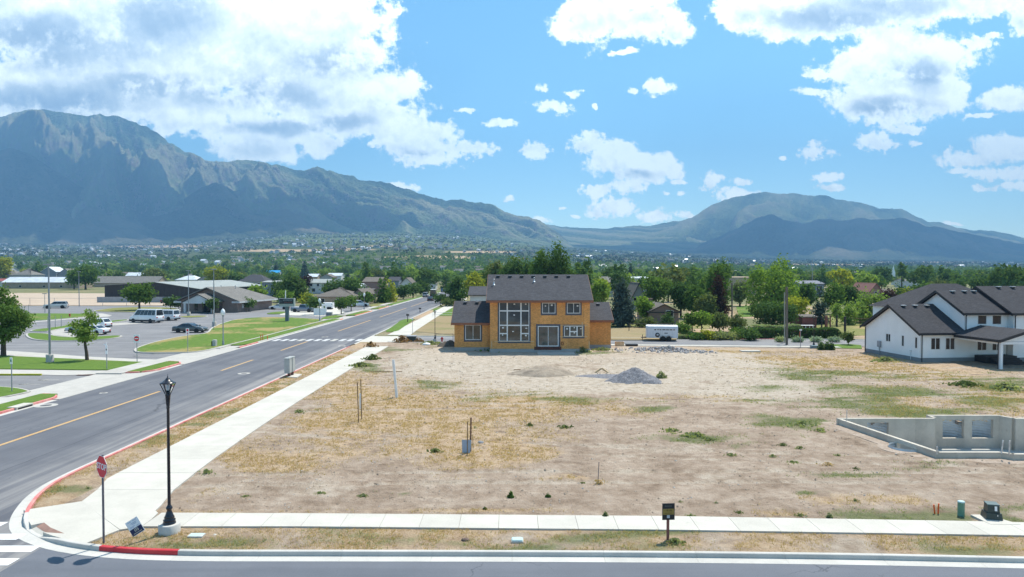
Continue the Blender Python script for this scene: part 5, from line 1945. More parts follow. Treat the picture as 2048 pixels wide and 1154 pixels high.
# earth backfilled against the walls (covers the ragged cut of the ground)
bk = MB()
for poly, w_ in [(CELLAR, 0.75)] + [(half_round(c, r, a), 0.55) for c, r, a in WELLS]:
 if poly is CELLAR:
  out, inn = expand(poly, w_), expand(poly, 0.02)
 else:
  c_, r_0, a_0 = WELLS[HOLES.index(poly) - 1] if poly in HOLES else WELLS[0]
  out, inn = half_round(c_, r_0 + w_, a_0), half_round(c_, r_0 + .06, a_0)
 n = len(poly)
 for i in range(n):
  if poly is not CELLAR and i == n - 1:
   continue
  j = (i + 1) % n
  ia, ib, oa, ob = (Vector(q) for q in (inn[i], inn[j], out[i], out[j]))
  m_ = max(1, int((ib - ia).length / 0.12)) if poly is CELLAR else 1
  for q in range(m_):
   a0, a1, b0, b1 = ia.lerp(ib, q / m_), ia.lerp(ib, (q + 1) / m_), oa.lerp(ob, q / m_), oa.lerp(ob, (q + 1) / m_)
   if poly is CELLAR and any(((a0 + a1) / 2 - Vector(c)).length < r + .06 for c, r, a in WELLS):
    continue
   bk.add([(*a0, 0.135), (*a1, 0.135), (*b1, 0.105), (*b0, 0.105), (*a0, -0.4), (*a1, -0.4), (*b1, -0.1), (*b0, -0.1)], [(0, 1, 2, 3), (1, 0, 4, 5), (3, 2, 6, 7)])
bo = bk.build('backfill', mat('backfilled_soil', (0.28, 0.215, 0.165), 0.95, scale=1.5, col2=(0.37, 0.295, 0.235), fine=0.2, finescale=9, bump=0.8, bscale=14))
tag(bo, 'loose soil backfilled round the cellar walls', kind='stuff')
fix_normals(bo)

# ------------------------------------------------------------------ street furniture and small things
def g_at(px_, py_, z=0.1):
 p = G(px_, py_, z)
 return p


def glass_clear():
 m, k, b, out = new_mat('lamp_glass')
 b.inputs['Base Color'].default_value = (0.75, 0.78, 0.8, 1)
 b.inputs['Roughness'].default_value = 0.05
 b.inputs['Transmission Weight'].default_value = 1.0
 b.inputs['IOR'].default_value = 1.02
 return m


M['lamp_glass'] = glass_clear()
M['white_plastic'] = mat('white_plastic', (0.78, 0.78, 0.76), 0.4, var=0.04)
M['stop_red'] = mat('stop_sign_red', (0.72, 0.022, 0.04), 0.4, var=0.06, scale=3)
M['sign_white'] = mat('sign_white', (0.80, 0.80, 0.79), 0.45, var=0.03)
M['sign_back'] = mat('sign_back_metal', (0.35, 0.35, 0.36), 0.45, metal=0.6)
M['post_steel'] = mat('dull_steel_post', (0.16, 0.15, 0.17), 0.5, metal=0.4, var=0.2, scale=5)
M['navy'] = mat('navy_print', (0.022, 0.022, 0.075), 0.5)
M['gold'] = mat('gold_print', (0.30, 0.20, 0.045), 0.5, scale=8)
M['gold_dark'] = mat('dark_gold_print', (0.16, 0.10, 0.02), 0.5)
M['cedar'] = mat('red_cedar_post', (0.24, 0.095, 0.075), 0.75, scale=5, fine=0.15)
M['stake'] = mat('weathered_wood_stake', (0.22, 0.145, 0.075), 0.8, scale=4, fine=0.15)
M['pole_wood'] = mat('grey_brown_pole_wood', (0.16, 0.13, 0.105), 0.85, scale=2, fine=0.15)
M['util_green'] = mat('green_utility_plastic', (0.14, 0.30, 0.23), 0.5, var=0.08, fine=0.05)
M['util_dark'] = mat('dark_green_utility_metal', (0.035, 0.05, 0.045), 0.4, var=0.12, scale=3)
M['mint'] = mat('pale_mint_lid', (0.45, 0.60, 0.60), 0.6, var=0.06)
M['orange'] = mat('orange_marker_plastic', (0.80, 0.12, 0.02), 0.5)
M['hydrant_red'] = mat('red_hydrant_paint', (0.42, 0.02, 0.02), 0.45)
M['cab_grey'] = mat('pale_grey_cabinet_paint', (0.42, 0.43, 0.41), 0.5, var=0.06, scale=3)
M['rust'] = mat('rusty_steel', (0.14, 0.06, 0.035), 0.85, scale=10, col2=(0.09, 0.05, 0.05))
M['pole_grey'] = mat('grey_steel_pole', (0.30, 0.31, 0.33), 0.45, metal=0.3)
M['globe'] = mat('white_lamp_globe', (0.85, 0.85, 0.84), 0.35, var=0.02)


def text_mesh(body, size, depth, mt):
 cu = bpy.data.curves.new('lettering', 'FONT')
 cu.body, cu.size, cu.extrude = body, size, depth
 cu.align_x, cu.align_y = 'CENTER', 'CENTER'
 cu.offset = size * 0.018
 o = bpy.data.objects.new('lettering', cu)
 COL.objects.link(o)
 bpy.context.view_layer.update()
 me = bpy.data.meshes.new_from_object(o.evaluated_get(bpy.context.evaluated_depsgraph_get()))
 bpy.data.objects.remove(o)
 bpy.data.curves.remove(cu)
 me.materials.clear()
 me.materials.append(mt)
 return me


# ornamental black street lamp
def make_lamp(label, H=5.2, base=True):
 t = thing('street_lamp', label, 'street lamp')
 z0 = 0.0
 if base:
  MB().lathe([(0.36, -0.15), (0.36, 0.29), (0.34, 0.31)], (0, 0, 0), 28).build('concrete_base', M['kerb'], t)
  z0 = 0.31
 b = MB()
 b.lathe([(r_, z_ * .66) for r_, z_ in ((0.215, 0), (0.215, 0.08), (0.19, 0.11), (0.205, 0.18), (0.205, 0.22), (0.16, 0.27), (0.175, 0.34), (0.135, 0.46), (0.09, 0.66), (0.08, 0.74), (0.095, 0.77), (0.115, 0.83), (0.105, 0.89), (0.08, 0.94), (0.068, 0.98), (0.058, 1.0))], (0, 0, z0), 20)
 b.build('pedestal', M['black_metal'], t)
 zt = H - 0.70
 MB().lathe([(0.056, 0.66), (0.048, zt - z0 - 0.52), (0.056, zt - z0 - 0.51), (0.06, zt - z0 - 0.49), (0.05, zt - z0 - 0.46), (0.064, zt - z0 - 0.35), (0.085, zt - z0 - 0.08), (0.098, zt - z0 - 0.03), (0.085, zt - z0)], (0, 0, z0), 16).build('pole', M['black_metal'], t)
 hd = MB()
 r0, r1, h = 0.085, 0.25, 0.38
 for i in range(6):
  a = R(30 + 60 * i)
  hd.tube((r0 * math.cos(a), r0 * math.sin(a), zt), (r1 * math.cos(a), r1 * math.sin(a), zt + h), 0.016, n=6)
  a2 = R(90 + 60 * i)
  hd.tube((r1 * math.cos(a), r1 * math.sin(a), zt + h), (r1 * math.cos(a2), r1 * math.sin(a2), zt + h), 0.018, n=6)
 hd.build('lantern_frame', M['black_metal'], t)
 MB().lathe([(0.05, -0.02), (0.05, 0.12), (0.032, 0.13)], (0, 0, zt), 12).build('lamp_holder', M['black_metal'], t)
 MB().lathe([(0.035, 0.12), (0.04, 0.2), (0.035, 0.3), (0.015, 0.34)], (0, 0, zt), 12).build('lamp_glass', M['globe'], t)
 gl = MB()
 for i in range(6):
  a, a2 = R(30 + 60 * i), R(90 + 60 * i)
  gl.quad((r0 * math.cos(a), r0 * math.sin(a), zt + .01), (r0 * math.cos(a2), r0 * math.sin(a2), zt + .01), (.98 * r1 * math.cos(a2), .98 * r1 * math.sin(a2), zt + h - .01), (.98 * r1 * math.cos(a), .98 * r1 * math.sin(a), zt + h - .01))
 gl.build('lantern_pane', M['lamp_glass'], t)
 MB().lathe([(0.262, h), (0.25, h + 0.02), (0.19, h + 0.05), (0.10, h + 0.12), (0.07, h + 0.145), (0.07, h + 0.16), (0.04, h + 0.185), (0.016, h + 0.21), (0.02, h + 0.235), (0.01, h + 0.25), (0.004, h + 0.32)], (0, 0, zt), 12).build('lantern_cap', M['black_metal'], t)
 return t


LP = G(339, 1064, 0.10)
lamp = make_lamp('tall black street lamp on a round concrete base by the corner', 5.62)
lamp.location = LP
for (px_, py_, top, lab) in ((870, 681, 618.5, 'black street lamp across the lot to the left of the unfinished house'), (1627.5, 694, 628, 'black street lamp on the cross street near the three small shrubs')):
 p = G(px_, py_, 0.1)
 h = (py_ - top) / FPX * p.y
 l2 = place(lamp, p, 0, lab, 'black ornamental street lamps', h / 5.62)
lamp['group'] = 'black ornamental street lamps'

# stop sign
sp = G(207.5, 1086, 0.10)
ss_ = thing('stop_sign', 'red octagonal stop sign on a thin steel post at the street corner', 'stop sign', sp)
MB().box(-0.028, -0.022, -0.2, 0.028, 0.022, 3.02).build('post', M['post_steel'], ss_)
face = Matrix.Translation((0, -0.0, 2.62)) @ Matrix.Rotation(R(-36), 4, 'Z')


def octagon(r, y0, y1, mt, name, parent, Mx):
 v = [(r * math.cos(R(22.5 + 45 * i)), r * math.sin(R(22.5 + 45 * i))) for i in range(8)]
 mb = MB(Mx)
 mb.add([(a, y0, b) for a, b in v] + [(a, y1, b) for a, b in v], [tuple(range(8)), tuple(range(15, 7, -1))] + [(8 + i, 8 + (i + 1) % 8, (i + 1) % 8, i) for i in range(8)])
 o = mb.build(name, mt, parent)
 fix_normals(o)
 return o


octagon(0.405, -0.034, -0.030, M['sign_white'], 'sign_border', ss_, face)
sf = octagon(0.385, -0.037, -0.0342, M['stop_red'], 'sign_face', ss_, face)
octagon(0.405, -0.0298, -0.026, M['sign_back'], 'sign_back', ss_, face)
tme = text_mesh('STOP', 0.285, 0.002, M['sign_white'])
to = link('lettering', tme, sf)
to.matrix_local = face @ Matrix.Translation((0, -0.0395, 0)) @ Matrix.Rotation(R(90), 4, 'X')
# leaning yard sign
yp = G(271, 1072, 0.10)
ys_ = thing('yard_sign', 'leaning white and navy yard sign stuck in the grass by the lamp', 'sign', yp)
Yt = Matrix.Translation((-0.0, 0, 0.30)) @ Matrix.Rotation(R(14), 4, 'Z') @ Matrix.Rotation(R(-16), 4, 'X') @ Matrix.Rotation(R(-31), 4, 'Y')
MB(Yt).box(-0.21, -0.006, -0.25, 0.21, 0.006, 0.31).build('board', M['sign_white'], ys_)
MB(Yt).box(-0.20, -0.0085, -0.235, 0.20, -0.0062, 0.0).build('navy_panel', M['navy'], ys_)
tx = MB(Yt)
for z_, x0, x1 in ((0.255, -0.15, -0.03), (0.255, 0.02, 0.15), (0.185, -0.08, 0.12), (0.14, -0.05, 0.10), (0.075, -0.15, 0.02), (0.04, -0.17, -0.02), (0.04, 0.06, 0.17)):
 tx.box(x0, -0.0085, z_ - 0.011, x1, -0.0062, z_ + 0.011)
tx.build('print_line', mat('grey_blue_print', (0.42, 0.46, 0.56), 0.6), ys_)
em = MB(Yt)
for i in range(9):                                    # open ring emblem with two feet
 a0, a1 = R(-50 + 31 * i), R(-50 + 31 * (i + 1))
 em.add([(q * math.cos(t), -0.0105, -0.085 + q * math.sin(t)) for t in (a0, a1) for q in (0.045, 0.07)], [(0, 1, 3, 2)])
em.box(-0.016, -0.011, -0.115, 0.016, -0.0088, -0.075)
em.box(-0.14, -0.011, -0.19, 0.14, -0.0088, -0.172)
fix_normals(em.build('emblem', mat('pale_gold_print', (0.55, 0.52, 0.42), 0.6), ys_))
MB(Yt).tube((-0.12, 0.012, -0.55), (-0.12, 0.012, 0.1), 0.006, n=6).tube((0.12, 0.012, -0.55), (0.12, 0.012, 0.1), 0.006, n=6).build('wire_stake', M['post_steel'], ys_)
# lot sign on a cedar post
lp = G(1335.5, 1079, 0.10)
ls = thing('lot_sign', 'black and gold lot sign on a red wooden post beside the near pavement', 'sign', lp)
Lt = Matrix.Rotation(R(4), 4, 'Z')
MB(Lt).box(-0.035, -0.03, -0.2, 0.045, 0.045, 1.22).build('post', M['cedar'], ls)
bd = MB(Lt).box(-0.21, -0.055, 0.70, 0.22, -0.032, 1.27).build('board', M['black_plastic'], ls)
MB(Lt).box(-0.19, -0.0585, 0.885, 0.20, -0.0552, 1.085).build('gold_panel', M['gold'], bd)
pr_ = MB(Lt)
for z_, x0, x1, h in ((1.03, -0.13, -0.11, .03), (1.03, -0.07, 0.0, .03), (1.03, 0.03, 0.13, .03), (0.935, -0.14, 0.13, .012)):
 pr_.box(x0, -0.0605, z_ - h, x1, -0.0587, z_ + h)
pr_.build('print_line', M['gold_dark'], bd)
pr_ = MB(Lt)
for z_, x0, x1, h in ((1.185, -0.12, -0.10, .02), (1.18, -0.09, 0.12, .008)):
 pr_.box(x0, -0.0575, z_ - h, x1, -0.0552, z_ + h)
pr_.build('print_line', mat('dim_grey_print', (0.12, 0.14, 0.13), 0.6), bd)
MB(Lt).box(-0.05, -0.0575, 0.765, 0.05, -0.0552, 0.865).build('pale_square', mat('pale_grey_print', (0.45, 0.46, 0.48), 0.5), bd)

# utility cabinets by the kerb
up_ = G(588, 751, 0.1)
pad_ = MB()
pad_.prism([tuple(G(a, b, 0.17).to_2d()) for a, b in ((574, 754), (594, 754.5), (604.5, 748), (585, 747))], 0.0, 0.17)
tag(pad_.build('concrete_pad', M['walk']), 'white concrete pad under the two grey utility cabinets', 'pad')
for (px_, py_, lab, s_) in ((575.5, 752.5, 'front one of the two pale grey utility cabinets by the kerb', 1.0), (582, 749.5, 'rear one of the two pale grey utility cabinets by the kerb', 1.0)):
 p = G(px_, py_, 0.17)
 c = thing('utility_cabinet', lab, 'utility cabinet', p, R(-2), 'grey utility cabinets')
 b = MB()
 b.bbox(-0.21, -0.28, 0.30, 0.26, 0.30, 1.58, 0.02)
 b.build('cabinet', M['cab_grey'], c)
 MB().bbox(-0.23, -0.30, 1.582, 0.28, 0.32, 1.63, 0.012).build('lid', M['cab_grey'], c)
 MB().box(0.02, -0.1, 0, 0.22, 0.1, 0.298).build('leg', M['rust'], c)
 MB().box(0.262, -0.26, 0.36, 0.272, 0.28, 1.5).build('door_leaf', M['cab_grey'], c)

# stakes, pipes and bits left in the lot
def stick(name, label, cat, base_px, top_px, r, mt, z=0.1, lean=0.0, square=False, group=None, n=8):
 p = G(base_px[0], base_px[1], z)
 q = AT(top_px[0], top_px[1], p.y + lean)
 mb = MB()
 d = q - p
 if square:
  mb.tube((0, 0, -0.15), d, r, n=4)
 else:
  mb.tube((0, 0, -0.15), d, r, n=n)
 return tag(link(name, mb.mesh(name, mt), None, p), label, cat, group)


stick('survey_stake', 'left brown stake of the pair with a white strip between', 'stake', (717.5, 845), (714.5, 765), 0.035, M['stake'], square=True, group='survey stakes')
stick('survey_stake', 'right brown stake of the pair with a white strip between', 'stake', (723.5, 839.5), (721.5, 758.5), 0.035, M['stake'], square=True, group='survey stakes')
q0 = G(720, 842, 0.1)
tag(MB().box(-0.03, -0.01, 0.75, 0.05, 0.01, 1.72).build('marker_strip', M['sign_white'], None, (q0.x, q0.y, 0.1)), 'white strip hanging between the two brown stakes', 'strip')
qa = AT(714.8, 795, q0.y), AT(722.3, 795, q0.y)
tag(MB().tube(qa[0], qa[1], 0.008, n=5).build('string', M['stake']), 'thin string tied between the two brown stakes', 'string')
stick('plastic_pipe', 'white plastic pipe standing and leaning to the left in the straw', 'pipe', (794, 795), (786.5, 719.5), 0.095, M['white_plastic'], n=14)
stick('survey_stake', 'brown wooden stake in front of the grey board', 'stake', (934.5, 911.5), (935, 843), 0.032, M['stake'], square=True, group='survey stakes')
stick('survey_stake', 'tall dark rusty stake beside the grey board', 'stake', (941, 903), (942, 835), 0.05, M['rust'], square=True, group='survey stakes')
stick('survey_stake', 'short thin stake right of the grey board', 'stake', (946.5, 897), (945, 869), 0.018, M['stake'], square=True, group='survey stakes')
p = G(931, 906, 0.1)
gb_ = MB(Matrix.Translation(p) @ Matrix.Rotation(R(-6), 4, 'Z') @ Matrix.Rotation(R(-14), 4, 'X'))
gb_.slab([(-0.17, 0, 0), (0.24, 0, 0), (0.28, 0, 0.66), (-0.22, 0, 0.66)], 0.02)
o_ = gb_.build('grey_board', mat('blue_grey_board', (0.36, 0.39, 0.44), 0.6, var=0.05))
fix_normals(o_)
tag(o_, 'blue grey board leaning on two stakes in the straw', 'board')
stick('iron_rod', 'thin dark iron rod standing in the bare soil', 'rod', (1195.5, 966), (1198, 924), 0.016, M['post_steel'])


def rock(name, label, px_, py_, sx, sy, sz, mt, seed, cat='rock', z=0.08):
 bm = bmesh.new()
 bmesh.ops.create_icosphere(bm, subdivisions=3, radius=1)
 rr = random.Random(seed)
 off = Vector((rr.uniform(0, 50), rr.uniform(0, 50), 0))
 for v in bm.verts:
  k_ = 0.75 + 0.5 * fbm(np.array([v.co.x * 1.3 + off.x + v.co.z]), np.array([v.co.y * 1.3 + off.y - v.co.z]), 3, seed)[0]
  v.co = Vector((v.co.x * sx * k_, v.co.y * sy * k_, max(-0.3, v.co.z) * sz * k_))
 me = bpy.data.meshes.new(name)
 bm.to_mesh(me)
 bm.free()
 me.materials.append(mt)
 return tag(link(name, me, None, G(px_, py_, z)), label, cat)


M['rock_grey'] = mat('grey_rock', (0.25, 0.25, 0.26), 0.9, scale=8, fine=0.2, finescale=30)
M['rock_brown'] = mat('brown_rock', (0.16, 0.11, 0.09), 0.9, scale=8, fine=0.2, finescale=30)
rock('rock', 'grey stone lying right of the grey board', 961, 886, 0.17, 0.12, 0.11, M['rock_grey'], 1)
rock('rock', 'dark brown clod in the near grass strip', 930, 1081, 0.15, 0.10, 0.09, M['rock_brown'], 2)
rock('rock', 'small pale stone in the straw by the pavement', 563, 953, 0.06, 0.05, 0.07, M['walk'], 3)
rock('debris', 'orange scrap of plastic on the bare soil', 400, 998, 0.17, 0.06, 0.04, M['orange'], 4, 'debris')
rock('rock', 'brown stone half buried in the middle of the lot', 1122, 916, 0.16, 0.1, 0.06, M['rock_brown'], 5)
rock('rock', 'white stone in the grass by the mint lid', 430, 1070, 0.07, 0.06, 0.04, M['walk'], 6)
for (a, b, w_, lab) in ((1034.5, 1081, 0.19, 'pale mint utility box lid in the middle of the near grass strip'), (393, 1070.5, 0.24, 'pale mint utility lid in the grass beside the lamp base')):
 p = G(a, b, 0.12)
 v = thing('utility_box', lab, 'utility box', p, 0, 'mint utility lids')
 MB().bbox(-w_, -0.14, -0.1, w_, 0.14, 0.075 if a > 500 else 0.03, 0.02).build('lid', M['mint'], v)
 MB().box(-w_ - 0.02, -0.16, -0.1, w_ + 0.02, 0.16, 0.02).build('rim', M['kerb'], v)
# green pedestal, orange markers, transformer
p = G(1922, 1030.5, 0.1)
v = thing('utility_pedestal', 'round green utility pedestal standing in the weeds', 'pedestal', p)
MB().lathe([(0.118, -0.1), (0.118, 0.50), (0.122, 0.505), (0.122, 0.52)], (0, 0, 0), 24).build('body', M['util_green'], v)
MB().lathe([(0.124, 0.5), (0.126, 0.525), (0.10, 0.55), (0.03, 0.56)], (0, 0, 0), 24).build('cap', M['mint'], v)
stick('marker_post', 'left leaning orange marker post in the weeds', 'marker', (1870.5, 1027), (1867.5, 1009.5), 0.028, M['orange'], group='orange utility markers')
stick('marker_post', 'right leaning orange marker post in the weeds', 'marker', (1876, 1027), (1877.5, 1007), 0.028, M['orange'], group='orange utility markers')
tp_ = G(1991, 1040, 0.15)
tpd = MB().prism([tuple(G(a, b, 0.16).to_2d()) for a, b in ((1941, 1029), (1972, 1029), (2041, 1048.5), (1981, 1048.2))], 0.0, 0.16)
tag(tpd.build('concrete_pad', M['walk']), 'white concrete pad under the green transformer', 'pad')
v = thing('transformer', 'dark green pad mounted transformer with a warning label on a white pad', 'transformer', (tp_.x, tp_.y + 0.2, 0.16), R(-14))
v.scale = (.82, .82, .86)
b = MB()
b.add([(-.34, -.30, 0), (.34, -.30, 0), (.34, .32, 0), (-.34, .32, 0), (-.30, -.26, .27), (.30, -.26, .27), (.30, .28, .27), (-.30, .28, .27)], [(3, 2, 1, 0), (0, 1, 5, 4), (1, 2, 6, 5), (2, 3, 7, 6), (3, 0, 4, 7), (4, 5, 6, 7)])
b.build('base', M['util_dark'], v)
b = MB()
b.add([(-.25, -.20, .272), (.25, -.20, .272), (.25, .24, .272), (-.25, .24, .272), (-.23, -.17, .60), (.23, -.17, .60), (.23, .22, .62), (-.23, .22, .62)], [(3, 2, 1, 0), (0, 1, 5, 4), (1, 2, 6, 5), (2, 3, 7, 6), (3, 0, 4, 7)])
b.build('hood', M['util_dark'], v)
b = MB()
b.add([(-.25, -.19, .60), (.25, -.19, .60), (.25, .24, .622), (-.25, .24, .622), (-.24, -.18, .63), (.24, -.18, .63), (.24, .23, .655), (-.24, .23, .655)], [(3, 2, 1, 0), (0, 1, 5, 4), (1, 2, 6, 5), (2, 3, 7, 6), (3, 0, 4, 7), (4, 5, 6, 7)])
b.build('lid', mat('weathered_green_lid', (0.10, 0.14, 0.135), 0.45), v)
MB().add([(.04, -.199, .36), (.14, -.199, .36), (.138, -.182, .56), (.038, -.182, .56)], [(0, 1, 2, 3)]).build('label', M['sign_white'], v)
MB().box(.10, -.32, .17, .13, -.28, .23).build('latch', M['galv'], v)

# piles and timber in front of the house
def heap(name, label, cat, base, rx_, ry_, h, mt, seed, n=48, rough=0.1, z=None, prof=1.0, kind=None):
 gx, gy = np.meshgrid(np.linspace(-1.25, 1.25, n), np.linspace(-1.25, 1.25, n))
 r = np.sqrt(gx ** 2 + gy ** 2) * (1 + 0.5 * (fbm(gx * 1.5 + seed, gy * 1.5, 3, seed) - 0.5))
 zz_ = np.clip(1 - r, -0.25, 1)
 zz_ = np.where(zz_ > 0, zz_ ** prof, zz_)
 zz_ = zz_ * h * (1 + rough * 2 * (fbm(gx * 5, gy * 5, 4, seed + 2) - 0.5)) + rough * 0.5 * h * (fbm(gx * 9, gy * 9, 3, seed + 4) - 0.5)
 ix = np.arange(n * n).reshape(n, n)
 q = np.stack([ix[:-1, :-1], ix[:-1, 1:], ix[1:, 1:], ix[1:, :-1]], -1).reshape(-1, 4)
 me = np_mesh(name, np.stack([gx * rx_, gy * ry_, zz_], -1).reshape(-1, 3), q, mats=(mt,), smooth=True)
 return tag(link(name, me, None, base), label, cat, kind=kind)


M['gravel'] = mat('grey_crushed_gravel', (0.165, 0.165, 0.18), 0.95, scale=4, var=0.2, fine=0.5, finescale=14, bump=1.0, bscale=14)
M['dirt_pile'] = mat('dry_dirt', (0.25, 0.20, 0.15), 0.95, scale=2, col2=(0.34, 0.28, 0.215), fine=0.15, finescale=12, bump=0.8, bscale=8)
pz = lambda a, b: Vector((*G(a, b, 0.3).to_2d(), gz(*G(a, b, 0.3).to_2d())))
gp = heap('gravel_pile', 'cone shaped pile of grey crushed gravel before the house', 'gravel pile', pz(1266, 757), 2.4, 1.8, 1.25, M['gravel'], 3, rough=0.2, prof=1.0, n=64)
heap('gravel_spread', 'low spread of grey gravel beside the gravel pile', 'gravel', pz(1215, 748), 2.6, 1.3, 0.16, M['gravel'], 8, rough=0.3)
heap('dirt_mound', 'low brown dirt mound grown with weeds in front of the house', 'dirt mound', pz(1085, 744), 2.9, 1.8, 0.85, M['dirt_pile'], 5, rough=0.2, prof=0.75)
heap('dirt_mound', 'small heap of dark earth beside the left wing', 'dirt mound', pz(900, 694), 1.6, 1.3, 0.75, mat('dark_earth', (0.09, 0.075, 0.06), 0.95, scale=2, fine=0.2, finescale=8), 15, rough=0.2, prof=0.6)
lm = thing('lumber', 'two pale timber offcuts propped together like a tent near the gravel', 'lumber', pz(1203, 741), 0)
for i, (a, b) in enumerate((((-0.6, 0, 0.05), (0.0, 0.1, 0.42)), ((0.6, -0.2, 0.05), (0.05, 0.0, 0.46)))):
 MB().tube(a, b, 0.11, n=4).build('beam', M['pine'], lm)
rr = random.Random(4)
for i, (a, b, L, ang, lab) in enumerate(((1215, 708, 3.2, -20, 'long plank lying in the weeds at the right end of the house'), (1060, 737, 3.0, 4, 'dark plank lying flat on the pale soil'), (772, 740, 3.0, 0, 'thin pole lying across the pale soil by the pavement'), (862, 698, 1.6, 5, 'short white board lying left of the house'))):
 p = pz(a, b)
 tag(MB(Matrix.Rotation(R(ang), 4, 'Z')).box(-L / 2, -0.07, 0.01, L / 2, 0.07, 0.07).build('plank', M['pine'] if i in (0, 3) else M['stake'], None, p), lab, 'plank')
# rubble of grey stones beside the street
p_r = pz(1330, 704)
proto_r = []
for k_ in range(4):
 bm = bmesh.new()
 bmesh.ops.create_icosphere(bm, subdivisions=1, radius=1)
 r3 = random.Random(k_ + 70)
 for v in bm.verts:
  v.co = Vector((v.co.x * r3.uniform(.7, 1.2), v.co.y * r3.uniform(.7, 1.2), v.co.z * r3.uniform(.5, .9)))
 me = bpy.data.meshes.new('stone')
 bm.to_mesh(me)
 bm.free()
 me.materials.append(mat('rubble_stone_%d' % k_, [(0.33, 0.31, 0.31), (0.42, 0.39, 0.37), (0.27, 0.26, 0.27), (0.48, 0.44, 0.41)][k_], 0.95, scale=3))
 proto_r.append(me)
rub = thing('rubble_pile', 'wide low pile of grey broken stones beside the cross street', 'rubble', p_r)
for i in range(260):
 x, y = rr.gauss(0, 2.6), rr.gauss(0, 1.0)
 x = max(-5.6, min(5.6, x))
 wx, wy = p_r.x + x, p_r.y + y * (1 - 0.3 * x / 6)
 s_ = rr.uniform(.08, .24)
 hgt = 0.5 * math.exp(-(x / 3.2) ** 2 - (y / 0.9) ** 2) * rr.uniform(0.2, 1)
 o_ = link('stone', proto_r[i % 4], rub, (wx - p_r.x, wy - p_r.y, gz(wx, wy) - p_r.z + hgt))
 o_.scale = (s_, s_, s_)
 o_.rotation_euler = (rr.uniform(0, 6), rr.uniform(0, 6), rr.uniform(0, 6))
p = G(1239, 693.5, 0.25)
v = thing('crate', 'open plywood crate at the edge of the cross street', 'crate', (p.x, p.y, gz(p.x, p.y)))
MB().box(-.5, -.4, 0, -.46, .4, .55).build('side_panel', M['pine'], v)
MB().box(.46, -.4, 0, .5, .4, .55).build('side_panel', M['pine'], v)
MB().box(-.459, -.4, 0, .459, -.37, .5).build('front_panel', M['pine'], v)
MB().box(-.459, .37, 0, .459, .4, .56).build('back_panel', M['pine'], v)
p = G(1263, 692, 0.2)
v = thing('pallet', 'dark pallet with a stack of dark sheets by the crate', 'pallet', (p.x, p.y, gz(p.x, p.y)))
for i in range(3):
 MB().box(-.7, -.4 + .33 * i, 0, .7, -.28 + .33 * i, .12).build('runner', M['stake'], v)
MB().box(-.72, -.45, .122, .72, .45, .3).build('sheet_stack', M['black_plastic'], v)
p = G(1500, 702, 0.2)
v = thing('pallet', 'pale pallet of boards lying on the dry ground near the street', 'pallet', (p.x, p.y, gz(p.x, p.y)))
MB().box(-1.1, -.45, 0, 1.1, .45, .16).build('sheet_stack', M['walk'], v)
p = G(907, 688.5, 0.2)
rock('tarp', 'crumpled white tarp left of the house', 853, 689, 0.5, 0.3, 0.22, M['sign_white'], 12, 'tarp', 0.15)
p = G(823, 681, 0.15)
v = thing('planter_box', 'dark covered box in the weeds at the far corner of the lot', 'box', (p.x, p.y, 0.1))
MB().bbox(-.62, -.5, 0, .62, .5, .62, .03).build('body', M['util_dark'], v)
MB().bbox(-.66, -.54, .622, .66, .54, .72, .02).build('lid', M['grey_metal'], v)
# hydrants
def hydrant(px_, py_, top, lab):
 p = G(px_, py_, 0.1)
 h = (py_ - top) / FPX * p.y
 v = thing('fire_hydrant', lab, 'fire hydrant', p, 0, 'red fire hydrants')
 MB().lathe([(0.16, 0), (0.16, 0.06), (0.11, 0.08), (0.11, h * .7), (0.14, h * .72), (0.14, h * .76), (0.10, h * .88), (0.03, h)], (0, 0, 0), 12).build('barrel', M['hydrant_red'], v)
 MB().tube((-.2, 0, h * .58), (.2, 0, h * .58), .06, n=8).tube((0, -.2, h * .52), (0, 0, h * .52), .07, n=8).build('outlet', M['hydrant_red'], v)


hydrant(884, 683, 673.5, 'red fire hydrant on the cross street left of the unfinished house')
hydrant(139.5, 633.5, 627, 'red fire hydrant on the far church lawn')
# tall parking lot light poles
def light_pole(px_, base_y, top_y, lab, base=True, arm=0, r=0.085):
 p = G(px_, base_y, 0.1)
 h = (base_y - top_y) / FPX * p.y
 v = thing('light_pole', lab, 'light pole', p, 0, 'tall car park light poles')
 if base:
  MB().lathe([(0.36, -0.1), (0.36, 0.75), (0.33, 0.78)], (0, 0, 0), 20).build('concrete_base', M['apron'], v)
 MB().lathe([(r * 1.3, 0.7 if base else 0), (r * 0.75, h - 0.1)], (0, 0, 0), 10).build('pole', M['pole_grey'], v)
 b = MB()
 b.box(-0.45, -0.18, h - 0.1, 0.45, 0.18, h + 0.05)
 b.build('lamp_head', M['pole_grey'], v)
 return v


light_pole(100, 724, 528, 'tall grey light pole on a round concrete base in the tree lawn')
light_pole(158.5, 613, 543, 'grey light pole at the edge of the tan field', False)
light_pole(377.5, 631, 541, 'grey light pole in front of the brick church', True)
light_pole(428.5, 652, 538, 'grey light pole beside the sloping church lawn', True)
light_pole(90, 626, 587, 'short dark post beside the parked beige wagon', False, r=0.06)
# white globe lamps
def globe_lamp(px_, base_y, top_y, lab):
 p = G(px_, base_y, 0.12)
 h = (base_y - top_y) / FPX * p.y
 v = thing('globe_lamp', lab, 'street lamp', p, 0, 'grey lamps with white globes')
 MB().lathe([(0.14, 0), (0.12, 0.5), (0.075, 0.6), (0.06, h - 1.15), (0.10, h - 1.0), (0.12, h - 0.85)], (0, 0, 0), 10).build('pole', M['pole_grey'], v)
 MB().lathe([(0.16, h - .85), (0.27, h - .6), (0.27, h - .42), (0.20, h - .2), (0.05, h - .05), (0.02, h)], (0, 0, 0), 12).build('globe', M['globe'], v)


